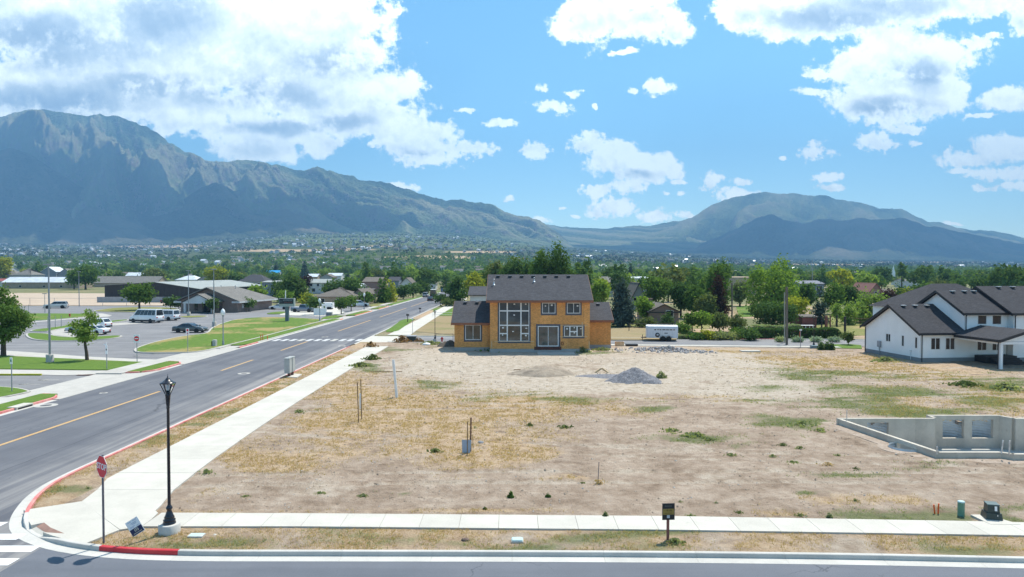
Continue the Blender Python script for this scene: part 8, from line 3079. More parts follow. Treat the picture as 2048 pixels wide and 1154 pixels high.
tree('yellow green tree left of the dark driveway tree', 612, 619, 586, 26, 'round', 'yellow', .15, Y=178)
tree('dark green tree standing by the driveway of the tan house', 628, 628.5, 592, 25, 'round', 'dark', .25)
tree('round dark tree in the front lawn of the tan house', 682, 628, 593.5, 24, 'round', 'dark', .3)
tree('second round tree in the front lawn of the tan house', 702, 621, 590, 24, 'round', 'green', .25)
tree('tree at the gable of the tan house', 734, 612, 582, 26, 'round', 'green', .2)
tree('broad dark trees behind the tan house roof, left crown', 668, 600, 555, 46, 'round', 'dark', .1, Y=235)
tree('broad dark trees behind the tan house roof, right crown', 704, 600, 550, 42, 'round', 'green', .1, Y=240)
tree('reddish brown tree beside the large dark tree', 611, 596, 549, 20, 'round', 'plum', .15, Y=300)
tree('tall pointed conifer of the pair beside the road, left one', 766, 604.5, 552.5, 25, 'cone', 'green', .06)
tree('tall pointed conifer of the pair beside the road, right one', 780, 602, 556, 22, 'cone', 'yellow', .06)
tree('dark rounded tree beyond the conifers along the road', 806, 597, 569, 32, 'round', 'dark', .08, Y=240)
tree('second dark tree along the road beyond the conifers', 826, 594, 565, 30, 'round', 'dark', .08, Y=255)
tree('third dark tree along the road beyond the conifers', 846, 590, 562, 26, 'round', 'dark', .08, Y=275)
tree('big tree among the white roofed houses at left', 171, 578, 527, 56, 'round', 'green', .1, Y=375)
tree('bright tree left of the big tree at left', 148, 577, 536, 24, 'round', 'bright', .1, Y=385)
tree('yellow green broad tree above the church roof', 434, 575, 529, 50, 'round', 'yellow', .1, Y=400)
tree('dark round tree right of the yellow green tree', 471, 572, 540, 28, 'round', 'dark', .1, Y=395)
tree('pale yellow tree at the far left edge', 8, 560, 511, 30, 'round', 'yellow', .1, Y=520)
tree('grey green tree above the long grey roof', 306, 572, 532, 44, 'round', 'olive', .1, Y=460)
tree('straw coloured thin tree between the ranch houses', 220, 570, 533, 13, 'oval', 'fresh', .1, Y=500)
tree('dark bushy tree between the ranch houses', 238, 568, 537, 18, 'round', 'dark', .1, Y=490)
tree('tall light green tree above the road end', 822, 580, 527, 36, 'cotton', 'fresh', .1, Y=420)
tree('grey green broad tree above the conifer pair', 750, 580, 533, 40, 'round', 'olive', .1, Y=430)
tree('dark conifer far behind the road end', 892, 575, 538, 18, 'cone', 'dark', .05, Y=380)
tree('dark rounded trees in front of the bright blue roof', 542, 585, 545, 52, 'round', 'green', .05, Y=560)
tree('grey green tree below the bright blue roof', 520, 585, 547, 34, 'round', 'olive', .05, Y=540)
# ---- between the road and the house
tree('big dark bushy tree left of the unfinished house', 915, 611, 546, 50, 'oval', 'dark', .04, dens=1.3)
tree('yellow topped tree behind the dark bushy tree', 948, 606, 540, 44, 'round', 'yellow', .15, Y=215)
tree('low dark shrub tree by the far pavement', 880, 612, 587, 26, 'round', 'dark', .0, Y=205)
tree('round green shrub by the far pavement', 897, 614, 598, 22, 'round', 'olive', .0, Y=185, name='shrub', cat='shrub')
tree('tallest cottonwood with several heads behind the unfinished house', 1112, 620, 470, 66, 'cotton', 'green', .08, Y=150, dens=2.2, gap=.3)
tree('narrow cottonwood column left of the tallest one', 1078, 620, 485, 34, 'cotton', 'green', .08, Y=152, dens=2.0, gap=.3)
tree('dark leafy tree left of the tall cottonwood', 1030, 610, 500, 58, 'round', 'dark', .1, Y=170)
tree('narrow dark tree between the leafy tree and the cottonwood', 1056, 610, 503, 30, 'oval', 'dark', .08, Y=160)
tree('olive tree at the left end of the roof ridge', 994, 610, 514, 44, 'round', 'olive', .1, Y=200)
tree('low green tree at the right of the tall cottonwood', 1135, 610, 530, 24, 'oval', 'green', .1, Y=165)
# ---- right of the house
tree('yellow green tree at the right end of the unfinished house', 1197, 640, 550, 42, 'round', 'bright', .15, Y=140)
tree('yellow tree top behind the right wing', 1203, 620, 549, 24, 'round', 'yellow', .3, Y=165)
tree('large blue grey spruce right of the unfinished house', 1243, 653, 549, 56, 'cone', 'blue', .12, name='spruce_tree', dens=1.3, gap=.3)
tree('light green tree behind the blue spruce', 1256, 610, 541, 34, 'round', 'fresh', .1, Y=240)
tree('broad green tree behind the brick garden house', 1312, 630, 541, 60, 'round', 'green', .1, Y=165)
tree('bright small tree left of the brick garden house', 1287, 650, 588, 34, 'round', 'bright', .15, Y=124)
tree('dark spreading tree right of the brick garden house', 1362, 650, 557, 54, 'round', 'dark', .12, Y=138, dens=1.2)
tree('second dark spreading tree in the garden', 1392, 650, 561, 46, 'round', 'green', .12, Y=135)
tree('yellow green tree in the middle of the garden', 1412, 652, 583, 42, 'round', 'olive', .15, Y=128)
tree('tall cottonwood with many heads left of the dark spruce', 1426, 640, 513, 82, 'cotton', 'green', .1, Y=165, dens=1.2)
tree('tall dark purple brown spruce in the garden', 1437, 652, 540, 36, 'cone', 'plum', .05, Y=130, name='spruce_tree', gap=.3)
tree('grey green willow right of the dark spruce', 1480, 630, 556, 44, 'round', 'olive', .1, Y=185)
tree('widest cottonwood with upright heads right of centre', 1546, 640, 508, 118, 'cotton', 'bright', .08, Y=150, dens=1.4)
tree('yellow green young tree before the widest cottonwood', 1590, 655, 590, 56, 'round', 'yellow', .2, Y=122)
tree('large dark green shrub in front of the widest cottonwood', 1546, 660, 598, 100, 'round', 'dark', .0, Y=112, dens=1.3, name='shrub', cat='shrub')
tree('green tree right of the widest cottonwood', 1610, 640, 561, 46, 'round', 'green', .1, Y=170)
tree('dark blue conifer behind the red brown shed', 1641, 655, 570, 30, 'cone', 'blue', .05, Y=122, name='spruce_tree')
tree('wide mid green trees behind the pasture, left crown', 1668, 640, 556, 44, 'round', 'green', .05, Y=150)
tree('wide mid green trees behind the pasture, right crown', 1698, 640, 560, 44, 'round', 'dark', .05, Y=155)
tree('slim light poplar in the pasture, left one', 1674, 652, 598, 16, 'oval', 'fresh', .2, Y=118)
tree('slim light poplar in the pasture, right one', 1697, 650, 600, 30, 'oval', 'fresh', .1, Y=120)
tree('large light green tree left of the white house', 1738, 645, 575, 62, 'cotton', 'fresh', .05, Y=125)
tree('dark plum coloured tree above the white house', 1775, 630, 571, 34, 'round', 'plum', .15, Y=150)
tree('narrow dark spruce above the white house', 1799, 620, 561, 20, 'cone', 'dark', .05, Y=165, name='spruce_tree')
tree('yellow green tree beside the narrow spruce', 1812, 620, 573, 36, 'round', 'yellow', .1, Y=175)
tree('grey conifer left of the white house roof', 1822, 630, 572, 22, 'cone', 'blue', .05, Y=140, name='spruce_tree')
tree('small bright trees behind the white house gable', 1795, 640, 592, 36, 'round', 'bright', .1, Y=115)
tree('broad trees behind the white house roof, left crown', 1846, 600, 562, 50, 'round', 'green', .1, Y=220)
tree('broad trees behind the white house roof, middle crown', 1880, 600, 557, 44, 'round', 'olive', .1, Y=240)
tree('big dark tree behind the right roofs', 1972, 600, 550, 64, 'round', 'dark', .1, Y=230)
tree('big light tree at the right edge behind the roofs', 2026, 600, 544, 70, 'round', 'green', .1, Y=250)
# ---- orchard and garden plants near the cross street
tree('dark bushy conifer beside the horse trailer', 1335, 661, 622, 30, 'cone', 'dark', .02, Y=112, dens=1.2)
tree('rounded orchard tree nearest the horse trailer', 1385, 664, 622, 34, 'round', 'green', .3)
tree('light orchard tree with a bare trunk', 1404, 665, 621, 36, 'round', 'bright', .32)
tree('olive green orchard tree in the middle', 1439, 664, 622, 40, 'round', 'olive', .12)
tree('brownish orchard tree at the right', 1474, 664, 625, 36, 'oval', 'olive', .05)
for i, (a, b, t_, w_, lf, lab) in enumerate(((1366, 672, 644, 26, 'green', 'leafy shrub right behind the horse trailer'), (1283, 655, 637, 20, 'olive', 'small olive shrub on the lawn by the spruce'), (1302, 655, 636, 16, 'olive', 'small upright shrub before the brick garden house'),
                                           (1418, 678, 660, 26, 'yellow', 'yellow green rounded garden shrub'), (1395, 678, 668, 30, 'green', 'low green garden clump left of the yellow shrub'), (1440, 678, 664, 34, 'weed', 'low leafy garden clump right of the yellow shrub'),
                                           (1466, 678, 666, 30, 'weed', 'low leafy garden clump in the middle of the bed'), (1478, 672, 656, 36, 'green', 'green shrub before the brownish orchard tree'), (1500, 679, 656, 44, 'dark', 'dark rounded shrub at the left end of the hedge'),
                                           (1377, 676, 661, 18, 'dark', 'dark small shrub by the trailer end'), (1698, 690, 664, 14, 'olive', 'thin young staked tree by the fresh turf'))):
 tree(lab, a, b, t_, w_, 'round', lf, 0.0 if i != 10 else .3, dens=1.1, name='shrub', cat='shrub')
for i, (a, b, t_, lab) in enumerate(((1643.5, 699.5, 684, 'leftmost of the three small dark arborvitae on the turf strip'), (1656.5, 699.5, 684.5, 'middle one of the three small dark arborvitae on the turf strip'), (1665, 699.8, 685, 'rightmost of the three small dark arborvitae on the turf strip'))):
 tree(lab, a, b, t_, 8, 'cone', 'dark', 0.0, n=700, size=.09, name='arborvitae', cat='shrub', group='small arborvitae on the turf strip', forks=1)
for i, (a, lab) in enumerate(((1561, 'cream flowering clump at the foot of the wooden pole'), (1597, 'pale variegated plant left of the lamp'), (1633, 'pale variegated plant right of the lamp'), (1670, 'pale variegated plant at the hedge end'))):
 tree(lab, a, 682.5, 675, 22 if i else 16, 'round', 'pale' if i else 'cream', 0.0, n=600, size=.12, name='garden_plant', cat='plant', group='pale plants along the hedge', forks=1)


def hedge(label, x0, x1, base_y, top_y, leaf, Y=None, depth=2.0, top_leaf=None):
 Y = Y or G(x0, base_y, .1).y
 s_ = Y / FPX
 a, b = (x0 - 1024) * s_, (x1 - 1024) * s_
 h = zp(top_y, Y)
 r = np.random.default_rng(int(x0))
 n = int(260 * (b - a))
 x = r.uniform(0, b - a, n)
 side = r.uniform(size=n)
 hh = h * (1 + .05 * np.sin(x * 1.3) + .06 * (fbm(x * .9, x * 0, 3, int(x0)) - .5) * 2)
 y = np.where(side < .45, r.uniform(-.05, .12, n), r.uniform(0, depth, n))
 z = np.where(side < .45, r.uniform(0, 1, n) * hh, hh - np.abs(r.normal(0, .08, n)))
 end = np.clip((x - (b - a - 1.0)) / 1.0, 0, 1)
 z = np.minimum(z, hh * np.sqrt(np.clip(1 - end ** 2, 0.02, 1)))
 P_ = np.stack([x, y, z], 1)
 d = np.stack([0 * x, np.where(side < .45, -1.0, 0), np.where(side < .45, .2, 1.0)], 1)
 t = thing('hedge', label, 'hedge', (a, Y, 0.05))
 V = leaf_quads(P_, .15, .2, 3, d)
 link('foliage', np_mesh('foliage', V, np.arange(len(V)).reshape(-1, 4), mats=(LEAF[leaf],)), t)
 core = MB().bbox(.1, .12, 0, b - a - .5, depth - .1, h * .86, .15)
 core.build('twigs', M['bark'], t)


hedge('long clipped dark hedge along the far side of the cross street', 1508, 1686, 682, 658.5, 'dark', Y=95.2)
hedge('hedge topped with cream flowers behind the dark hedge', 1512, 1612, 678, 652.5, 'cream', Y=98.4)
hedge('low leafy green border beside the horse trailer', 1358, 1500, 681.2, 672, 'weed', Y=95.0, depth=1.6)

# ---- weeds and tufts about the lot
def tuft(label, px_, py_, w_px, h_px, leaf, z=None, n=260, name='weed_clump', group=None, blade=True):
 p = G(px_, py_, .12)
 s_ = p.y / FPX
 w_, h = w_px * s_ / 2, h_px * s_
 r = np.random.default_rng(int(px_ * 7 + py_))
 a, q = r.uniform(0, 6.28, n), np.sqrt(r.uniform(0, 1, n))
 if group or w_px > 28:
  n, h = (80 if group else n * 2 // 3), h * .65
  a, q = a[:n], np.abs(r.normal(0, .55, n))
 zz_ = r.uniform(.03, 1, n) ** 1.2 * h * np.exp(-1.2 * q ** 2)
 P_ = np.stack([q * w_ * np.cos(a), q * w_ * .7 * np.sin(a), zz_], 1)
 V = leaf_quads(P_, max(.02, min(.16, .16 * max(w_, h))), .1, int(px_), P_ / (np.linalg.norm(P_, axis=1, keepdims=True) + 1e-6))
 o = link(name, np_mesh(name, V, np.arange(len(V)).reshape(-1, 4), mats=(LEAF[leaf],)), None, (p.x, p.y, gz(p.x, p.y) - .02))
 if group:
  return tag(o, label, kind='stuff')
 return tag(o, label, 'weed')


tuft('round green weed bush on the bare soil, left one of two', 1021.5, 994, 13, 14, 'green')
tuft('round green weed bush on the bare soil, right one of two', 1096, 993, 12, 10, 'green')
tuft('small green weed nearer the pavement, left of the two bushes', 970, 1017, 9, 8, 'green')
tuft('green weed at the pavement edge below the iron rod', 1211, 1033, 13, 13, 'weed')
tuft('green weed at the pavement edge right of the lot sign', 1659, 1034, 13, 13, 'weed')
tuft('flat green weed in the gravelly soil at left', 726, 990, 30, 9, 'weed')
tuft('grass clump at the foot of the lot sign', 1350, 1085, 50, 16, 'weed')
tuft('green bushy weed at the right foot of the gravel pile', 1323, 756, 22, 15, 'weed')
tuft('tall weeds at the right corner of the house foundation', 1166, 712, 30, 18, 'weed')
tuft('weeds along the right wing foundation', 1205, 708, 46, 10, 'weed')
tuft('dark weeds at the left foundation', 985, 708, 60, 9, 'green')
tuft('green weeds grown over the left of the dirt mound', 1056, 746, 40, 18, 'olive', n=400)
tuft('small weeds on the right foot of the dirt mound', 1114, 743, 16, 10, 'weed')
tuft('rusty tall weeds at the pavement crossing, left clump', 742, 694, 30, 18, 'rusty')
tuft('rusty tall weeds beside the dark box', 804, 684, 36, 22, 'rusty', n=420)
tuft('rusty weeds right of the dark box', 838, 682, 22, 12, 'rusty')
tuft('green weeds before the hydrant', 862, 688, 60, 10, 'weed', n=420)
tuft('bushy brown green weed at the pavement edge', 744, 719, 34, 18, 'olive', n=420)
tuft('green weed clump below the bushy weed', 722, 733, 44, 14, 'weed', n=420)
tuft('weeds before the white house corner', 1770, 722, 50, 14, 'weed', n=420)
tuft('tall green weeds at the right edge of the lot', 2010, 778, 70, 22, 'weed', n=700)
tuft('tall weeds in the grass right of centre', 1930, 770, 60, 14, 'olive', n=500)
WEEDAT = [({(1390, 872)}, 'in the middle of the right half of the lot, largest'), ({(1340, 862)}, 'at the left end of the largest weed patch'), ({(1420, 880)}, 'at the right end of the largest weed patch'), ({(1604, 850)}, 'up from the cellar corner, left one'), ({(1640, 862)}, 'nearest the far cellar corner'),
          ({(1545, 912)}, 'left of the window well, lower one'), ({(1566, 890)}, 'left of the window well, upper one'), ({(1585, 925)}, 'left of the cellar, lowest one'), ({(1462, 910)}, 'alone right of centre'), ({(1600, 897)}, 'left of the slanted cellar wall'), ({(1675, 912)}, 'small, close to the slanted cellar wall'),
          ({(1712, 938)}, 'below the slanted cellar wall'), ({(1655, 930)}, 'below and left of the cellar'), ({(1360, 1003)}, 'up right of the lot sign, left one'), ({(1432, 1005)}, 'up right of the lot sign, right one'), ({(1710, 1000)}, 'between the cellar and the near pavement'), ({(1382, 1032)}, 'right of the lot sign at the pavement'),
          ({(1478, 1024)}, 'at the pavement edge, second from the lot sign'), ({(1600, 1030)}, 'at the pavement edge, third from the lot sign'), ({(950, 855)}, 'small, right of the rusty stake top'), ({(1130, 853)}, 'in the straw right of the stakes'), ({(1060, 850)}, 'taller, in the straw right of the stakes'), ({(870, 903)}, 'left of the grey board'),
          ({(1200, 966)}, 'round the foot of the iron rod'), ({(1165, 965)}, 'left of the iron rod'), ({(640, 985)}, 'left of the flat green weed'), ({(490, 992)}, 'far left on the bare soil'), ({(412, 945)}, 'right beside the broad pavement'), ({(175, 975)}, 'in the strip behind the stop sign'), ({(600, 824)}, 'beside the far part of the broad pavement')]
for i, (a, b, w_, h, lf) in enumerate(((1390, 872, 70, 10, 'weed'), (1340, 862, 50, 9, 'weed'), (1420, 880, 40, 9, 'weed'), (1604, 850, 60, 12, 'weed'), (1640, 862, 40, 10, 'weed'), (1545, 912, 22, 10, 'weed'), (1566, 890, 30, 8, 'olive'), (1585, 925, 36, 9, 'weed'), (1462, 910, 30, 10, 'weed'),
                                       (1600, 897, 24, 10, 'weed'), (1675, 912, 18, 6, 'weed'), (1712, 938, 20, 8, 'olive'), (1655, 930, 30, 10, 'straw'), (1360, 1003, 14, 8, 'weed'), (1432, 1005, 12, 9, 'weed'), (1710, 1000, 24, 9, 'olive'), (1382, 1032, 28, 10, 'weed'), (1478, 1024, 28, 8, 'olive'),
                                       (1600, 1030, 30, 9, 'weed'), (950, 855, 14, 8, 'weed'), (1130, 853, 40, 8, 'olive'), (1060, 850, 26, 12, 'olive'), (870, 903, 40, 12, 'olive'), (1200, 966, 40, 16, 'straw'), (1165, 965, 20, 8, 'olive'), (640, 985, 30, 5, 'weed'), (490, 992, 26, 5, 'weed'), (412, 945, 36, 12, 'weed'), (175, 975, 20, 10, 'weed'), (600, 824, 30, 10, 'weed'))):
 tuft(['low green weed patch', 'low olive weed patch', 'straw grass clump'][{'weed': 0, 'olive': 1, 'straw': 2}[lf]] + ' ' + next(t_ for q_, t_ in WEEDAT if (a, b) in q_), a, b, w_, h, lf, group='low %s patches scattered on the lot' % lf, n=220)

# dry grass, as one mass over strips and straw patches
def blades(label, n, sampler, leaf, hmin, hmax, seed, wid=0.012, name='dry_grass'):
 r = np.random.default_rng(seed)
 x, y, dn = sampler(r, n)
 keep = r.uniform(size=len(x)) < dn
 x, y = x[keep], y[keep]
 m_ = len(x)
 z = ground_z(x, y) - .015
 k_ = 3
 x, y, z = np.repeat(x, k_), np.repeat(y, k_), np.repeat(z, k_)
 a = r.uniform(0, 6.28, m_ * k_)
 h = r.uniform(hmin, hmax, m_ * k_)
 dist_ = np.maximum(20, y)
 w_ = wid * (dist_ / 24) ** .8
 ln = r.uniform(.2, 1.1, m_ * k_) * h
 la = r.uniform(0, 6.28, m_ * k_)
 bx_, by_ = x + r.normal(0, .03, m_ * k_), y + r.normal(0, .03, m_ * k_)
 V = np.stack([np.stack([bx_ - w_ * np.cos(a), by_ - w_ * np.sin(a), z], 1), np.stack([bx_ + w_ * np.cos(a), by_ + w_ * np.sin(a), z], 1), np.stack([bx_ + ln * np.cos(la), by_ + ln * np.sin(la), z + h], 1)], 1).reshape(-1, 3)
 me = np_mesh(name, V, None, np.arange(len(V)).reshape(-1, 3), mats=(LEAF[leaf],))
 return tag(link(name, me), label, kind='stuff')


def cover_at(x, y, ch):
 """read the ground cover painted on the lot"""
 ix = np.clip(np.searchsorted(xs, x), 0, nx - 1)
 iy = np.clip(np.searchsorted(ys, y), 0, ny - 1)
 return rgba[iy * nx + ix, ch]


def lot_sampler(ch, x0, x1, y0, y1, power=1.0, lo=0.2):
 def f(r, n):
  x = r.uniform(x0, x1, n)
  u_r = r.uniform(0, 1, n)
  y = y0 * (y1 / y0) ** u_r
  ok = in_poly(x, y, LOT_POLY) & ~((x > pl(y) - .05) & (x < pr(y) + .05) & (y > 26)) & ~((y > ny_(x) - .04) & (y < fy(x) + .04)) & ~in_poly(x, y, LANDING) & ~((x < -13.0) & (y < 31) & (y > 24.3) & (x > -19)) & (y < CROSS_NEAR(x) - 2.3)
  ok &= ~in_poly(x, y, expand(CELLAR, .2)) & ~((x > -7) & (x < 12) & (y > 74.5)) & ~((x > 41) & (y > 64 + 0 * x) & (x < 56))
  ok &= ~((x > 15.4) & (x < 18.2) & (y > 24.6) & (y < 26.3))
  c = cover_at(x, y, ch)
  cl = fbm(x * 1.4, y * 1.4, 3, 71)
  return x, y, np.where(ok, np.clip((c - lo) * 1.4, 0, 1) ** power * np.clip((cl - .33) * 4.5, 0.03, 1), 0)
 return f


blades('dry straw grass on the lot and the planting strips', 330000, lot_sampler(0, -20, 40, 22.4, 80), 'straw', .03, .13, 1)
blades('thin green grass and weeds on the lot', 330000, lot_sampler(1, -20, 46, 22.4, 80), 'weed', .03, .12, 2, name='grass')

# clods and stones lying loose on the bare soil
def clods(n, seed, y0, y1, mt, label, smin, smax):
 r = np.random.default_rng(seed)
 x, y, dn = lot_sampler(0, -14, 42, y0, y1, lo=-9)(r, n)
 keep = (dn > 0) & (fbm(x * .5, y * .5, 3, seed) > r.uniform(.3, .75, n))
 x, y = x[keep], y[keep]
 m_ = len(x)
 s_ = r.uniform(smin, smax, m_) * r.uniform(.4, 1, m_) * (y / 24) ** .5
 o6 = np.array([(1, 0, 0), (0, 1, 0), (-1, 0, 0), (0, -1, 0), (0, 0, .7), (0, 0, -.4)])
 V = o6[None] * s_[:, None, None] * r.uniform(.6, 1.4, (m_, 6, 3)) + np.stack([x, y, ground_z(x, y) + s_ * .2], 1)[:, None, :]
 F = np.array([(0, 1, 4), (1, 2, 4), (2, 3, 4), (3, 0, 4), (1, 0, 5), (2, 1, 5), (3, 2, 5), (0, 3, 5)])
 T = (np.arange(m_) * 6)[:, None, None] + F[None]
 tag(link('clods', np_mesh('clods', V.reshape(-1, 3), None, T.reshape(-1, 3), mats=(mt,))), label, kind='stuff')


clods(9000, 41, 25, 80, mat('dry_clods', (0.24, 0.185, 0.135), 0.95, scale=1.5, col2=(0.36, 0.29, 0.22)), 'dry clods of earth scattered over the lot', .02, .065)
clods(14000, 43, 25, 46, M['dirt_pile'], 'small clods of earth on the near part of the lot', .012, .04)
clods(3500, 42, 25, 80, mat('pale_pebbles', (0.42, 0.39, 0.35), 0.95, scale=1.5), 'pale pebbles scattered over the lot', .02, .06)

# ---- woods of the valley: individual trees nearest, one mass beyond
def small_tree_mesh(kind, leaf, seed):
 r = random.Random(seed)
 h = 1.0
 if kind == 'cone':
  lobes = L_cone(.5, h, .05, seed)
 elif kind == 'tall':
  lobes = L_cotton(.62, h, .08, seed, 5)
 else:
  lobes = L_round(.95, h, .08, seed, 8)
 P_, d = in_lobes(lobes, 620, seed, .5, gap=.3)
 V = leaf_quads(P_, .058, .4, seed, d)
 q = np.arange(len(V)).reshape(-1, 4)
 tb = MB().tube((0, 0, -.05), (0, 0, .45), .025, .015, 6, False)
 nv = len(V)
 me = bpy.data.meshes.new('tree')
 me.from_pydata([tuple(p_) for p_ in V] + tb.v, [], [tuple(int(i) for i in f) for f in q] + [tuple(i + nv for i in f) for f in tb.f])
 me.materials.append(LEAF[leaf])
 me.materials.append(M['bark'])
 mi = [0] * len(q) + [1] * len(tb.f)
 me.polygons.foreach_set('material_index', mi)
 return me


PROTO = [(small_tree_mesh(k_, lf, 400 + i), k_, lf) for i, (k_, lf) in enumerate((('round', 'dark'), ('round', 'green'), ('round', 'dark'), ('tall', 'green'), ('round', 'olive'), ('cone', 'dark'), ('tall', 'dark'), ('round', 'bright'), ('cone', 'blue'), ('round', 'green'), ('round', 'fresh'), ('round', 'yellow')))]
WORD = {'dark': 'dark green', 'green': 'mid green', 'olive': 'grey green', 'bright': 'bright green', 'blue': 'blue grey', 'fresh': 'light green', 'yellow': 'yellow green'}
KINDW = {'round': 'rounded tree', 'tall': 'tall tree', 'cone': 'conifer'}
rr = random.Random(99)
SECTORS = [(100, 'above the long white metal roof'), (210, 'above the tan field'), (320, 'above the left of the black hall'), (430, 'above the brick church'), (560, 'above the message sign'), (680, 'above the tan house'), (800, 'above the conifer pair'), (900, 'above the road end'), (1000, 'left of the unfinished house'),
           (1200, 'above the unfinished roof'), (1330, 'above the blue spruce'), (1480, 'above the horse trailer'), (1620, 'above the widest cottonwood'), (1740, 'above the pasture posts'), (1860, 'above the white gable'), (9999, 'above the black roofs')]
BUILT = [(o.location.x, o.location.y, 9) for o in COL.objects if o.type == 'EMPTY' and o.parent is None and o.get('category') in ('house', 'hall', 'barn', 'shed', 'apartment house', 'church', 'pavilion')]
cnt = 0
tries = 0
while cnt < 290 and tries < 9000:
 tries += 1
 Y = 210 * (980 / 210) ** (rr.random() ** .8)
 u = rr.uniform(-60, 2110)
 x = (u - 1024) * Y / FPX
 if -40 < x < -14 and Y < 420:
  continue
 if u < 545 and Y < 560 or u < 720 and Y < 480:
  continue
 if 545 < u < 900 and Y < 260:
  continue
 if any((abs(x - a) < 7 + Y * .008) and (-16 < Y - b < 14) for a, b, c in BUILT):
  continue
 me, k_, lf = rr.choices(PROTO, [5, 5, 5, 3, 4, 2, 3, 2, 1, 5, 2, 1])[0]
 h = rr.uniform(6.5, 12.5) * (1.12 if k_ != 'round' else 1) * (1.12 + .3 * (u < 720) * (Y > 330))
 o = link('tree', me, None, (x, Y, float(valley(np.array([x]), np.array([float(Y)]))[0])))
 o.scale = (h * rr.uniform(.85, 1.15), h * rr.uniform(.85, 1.15), h)
 o.rotation_euler = (0, 0, rr.uniform(0, 6.28))
 side = next(t_ for q_, t_ in SECTORS if u < q_)
 band = 'near' if Y < 380 else ('middle' if Y < 600 else 'far')
 shape = 'broad' if o.scale[0] > o.scale[2] * 1.03 else ('slim' if o.scale[0] < o.scale[2] * .93 else 'full')
 size_ = 'small' if h < 8.5 else ('tall' if h > 11 else 'mid sized')
 lab = '%s %s %s %s %s, %s belt' % (size_, shape, WORD[lf], KINDW[k_].replace('tall ', 'upright '), side, band)
 tag(o, lab, 'tree', '%s %ss %s, %s belt' % (WORD[lf], KINDW[k_], side, band))
 cnt += 1


def blob_mass(label, n, y0, y1, leaf, seed, hr, keepf=None, name='woods', power=1.0, per=16):
 r = np.random.default_rng(seed)
 u = r.uniform(-150, 2200, n)
 Y = (y0 ** power + r.uniform(0, 1, n) * (y1 ** power - y0 ** power)) ** (1 / power)
 x = (u - 1024) * Y / FPX
 k_ = fbm(x / 160, Y / 260, 3, seed) if keepf is None else keepf(x, Y)
 keep = k_ > r.uniform(.34, .62, n)
 keep &= ~((x > -42) & (x < -12) & (Y < 420)) & ~((u < 720) & (Y < 600))
 for a, b, c in BUILT:
  keep &= ~((np.abs(x - a) < 9 + b * .006) & (np.abs(Y - b - 3) < 17))
 x, Y = x[keep], Y[keep]
 z = valley(x, Y)
 h = r.uniform(hr[0], hr[1], len(x))
 w_ = h * r.uniform(.42, .62, len(x))
 # every tree is a ball of leaf sprays
 m_ = len(x)
 d = r.normal(size=(m_, per, 3))
 d /= np.linalg.norm(d, axis=2, keepdims=True)
 d[:, :, 2] = np.abs(d[:, :, 2]) * 1.1 - .25
 Cn = np.stack([x, Y, z], 1)[:, None, :] + d * np.stack([w_, w_, h * .52], 1)[:, None, :] * r.uniform(.7, 1.05, (m_, per, 1)) + np.stack([0 * h, 0 * h, h * .5], 1)[:, None, :]
 V = leaf_quads(Cn.reshape(-1, 3), 1.0, .5, seed, d.reshape(-1, 3))
 c = np.repeat(Cn.reshape(-1, 3), 4, 0)
 sc_ = np.repeat(np.repeat(w_ * .42, per), 4)[:, None]
 V = c + (V - c) * sc_
 me = np_mesh(name, V, np.arange(len(V)).reshape(-1, 4), mats=(LEAF[leaf],))
 return tag(link(name, me), label, kind='stuff')


blob_mass('dark treetops of the far wooded belt across the valley', 4300, 430, 1700, 'dark', 11, (6, 12))
blob_mass('green treetops of the far wooded belt across the valley', 3300, 430, 1700, 'green', 12, (6, 12))
blob_mass('grey green treetops of the far wooded belt', 1300, 430, 1700, 'olive', 13, (6, 11))
blob_mass('light treetops of the far wooded belt', 420, 430, 1500, 'fresh', 14, (6, 11))
blob_mass('woods and brush of the far valley', 11000, 1500, 4700, 'far', 15, (7, 13), power=1.5, per=9)
blob_mass('lighter woods and brush of the far valley', 4500, 1400, 4600, 'blue', 16, (7, 12), power=1.6, per=9)


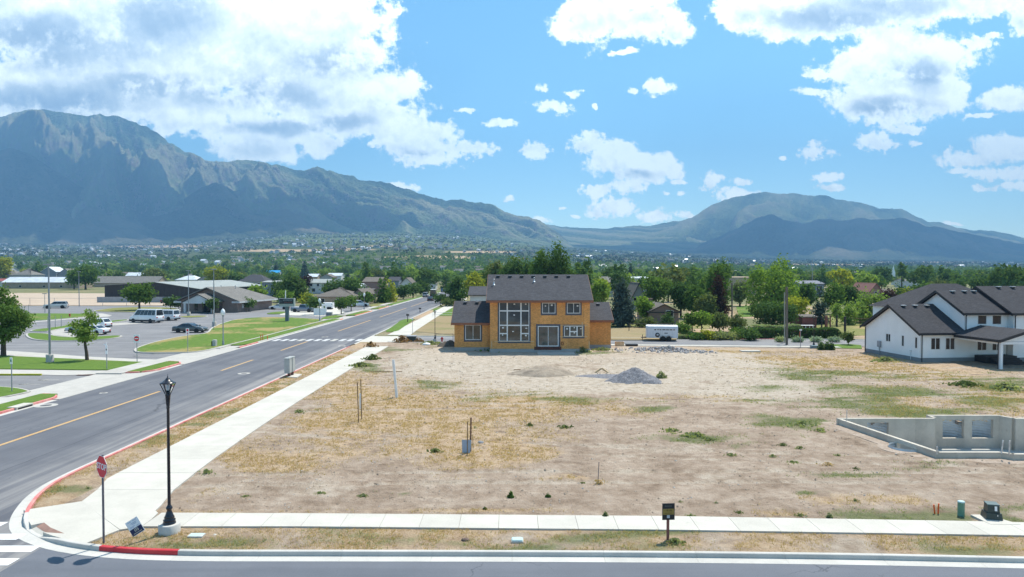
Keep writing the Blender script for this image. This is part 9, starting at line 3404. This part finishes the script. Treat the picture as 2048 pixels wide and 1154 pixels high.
# ---- the far town: small houses as one mass, past the ones built singly
def town(label, n, y0, y1, seed, roofm, wallm, keepf, name='far_town', size=(9, 16), power=1.4):
 r = np.random.default_rng(seed)
 u = r.uniform(-150, 2200, n)
 Y = (y0 ** power + r.uniform(0, 1, n) * (y1 ** power - y0 ** power)) ** (1 / power)
 x = (u - 1024) * Y / FPX
 keep = keepf(u, Y, x, r)
 x, Y = x[keep], Y[keep]
 z = valley(x, Y)
 m_ = len(x)
 w_, d_, h = r.uniform(*size, m_), r.uniform(8, 12, m_), r.uniform(3, 5.5, m_)
 a = r.choice([0, math.pi / 2], m_) + r.normal(0, .15, m_)
 rh = r.uniform(2, 3.4, m_)
 loc = np.array([(-1, -1, 0), (1, -1, 0), (1, 1, 0), (-1, 1, 0), (-1, -1, 1), (1, -1, 1), (1, 1, 1), (-1, 1, 1), (-1.05, 0, 2), (1.05, 0, 2)], float)
 V = np.zeros((m_, 10, 3))
 ca_, sa_ = np.cos(a)[:, None], np.sin(a)[:, None]
 lx, ly = loc[:, 0][None] * w_[:, None] / 2, loc[:, 1][None] * d_[:, None] / 2
 V[:, :, 0] = x[:, None] + lx * ca_ - ly * sa_
 V[:, :, 1] = Y[:, None] + lx * sa_ + ly * ca_
 lz = loc[:, 2][None]
 V[:, :, 2] = z[:, None] - 1 + np.where(lz == 0, 0, np.where(lz == 1, h[:, None] + 1, h[:, None] + rh[:, None] + 1))
 walls = [(0, 1, 5, 4), (1, 2, 6, 5), (2, 3, 7, 6), (3, 0, 4, 7), (5, 6, 9, 9), (7, 4, 8, 8)]
 fq = []
 base = (np.arange(m_) * 10)[:, None]
 Fw = np.concatenate([base + np.array(f)[None] for f in walls[:4]])
 Fg = np.concatenate([base + np.array(f)[None] for f in ((5, 6, 9), (7, 4, 8))])
 Fr = np.concatenate([base + np.array(f)[None] for f in ((4, 5, 9, 8), (6, 7, 8, 9))])
 me = bpy.data.meshes.new(name)
 me.from_pydata(V.reshape(-1, 3).tolist(), [], Fw.tolist() + Fg.tolist() + Fr.tolist())
 me.materials.append(wallm)
 me.materials.append(roofm)
 me.polygons.foreach_set('material_index', [0] * (len(Fw) + len(Fg)) + [1] * len(Fr))
 return tag(link(name, me), label, kind='stuff')


def k_town(dens):
 def f(u, Y, x, r):
  k_ = fbm(x / 260, Y / 300, 3, 55)
  ok = k_ > r.uniform(.36, .6, len(x)) - dens
  ok &= ~((x > -42) & (x < -12) & (Y < 450))
  for a, b, c in BUILT:
   ok &= ~((np.abs(x - a) < 14) & (np.abs(Y - b) < 18))
  # fewer on the dry slopes at the right
  return ok & ((u < 1480) | (r.uniform(size=len(x)) < .35))
 return f


town('pale walled houses of the far town scattered across the valley', 1350, 600, 4300, 31, M['roof_grey'], M['white_wall'], k_town(.0))
town('white roofed houses of the far town scattered across the valley', 420, 1100, 4300, 32, M['metal_roof'], M['white_wall'], k_town(.0))
town('brown houses of the far town scattered across the valley', 750, 600, 4300, 33, M['roof_brown'], M['tan_wall'], k_town(.0))
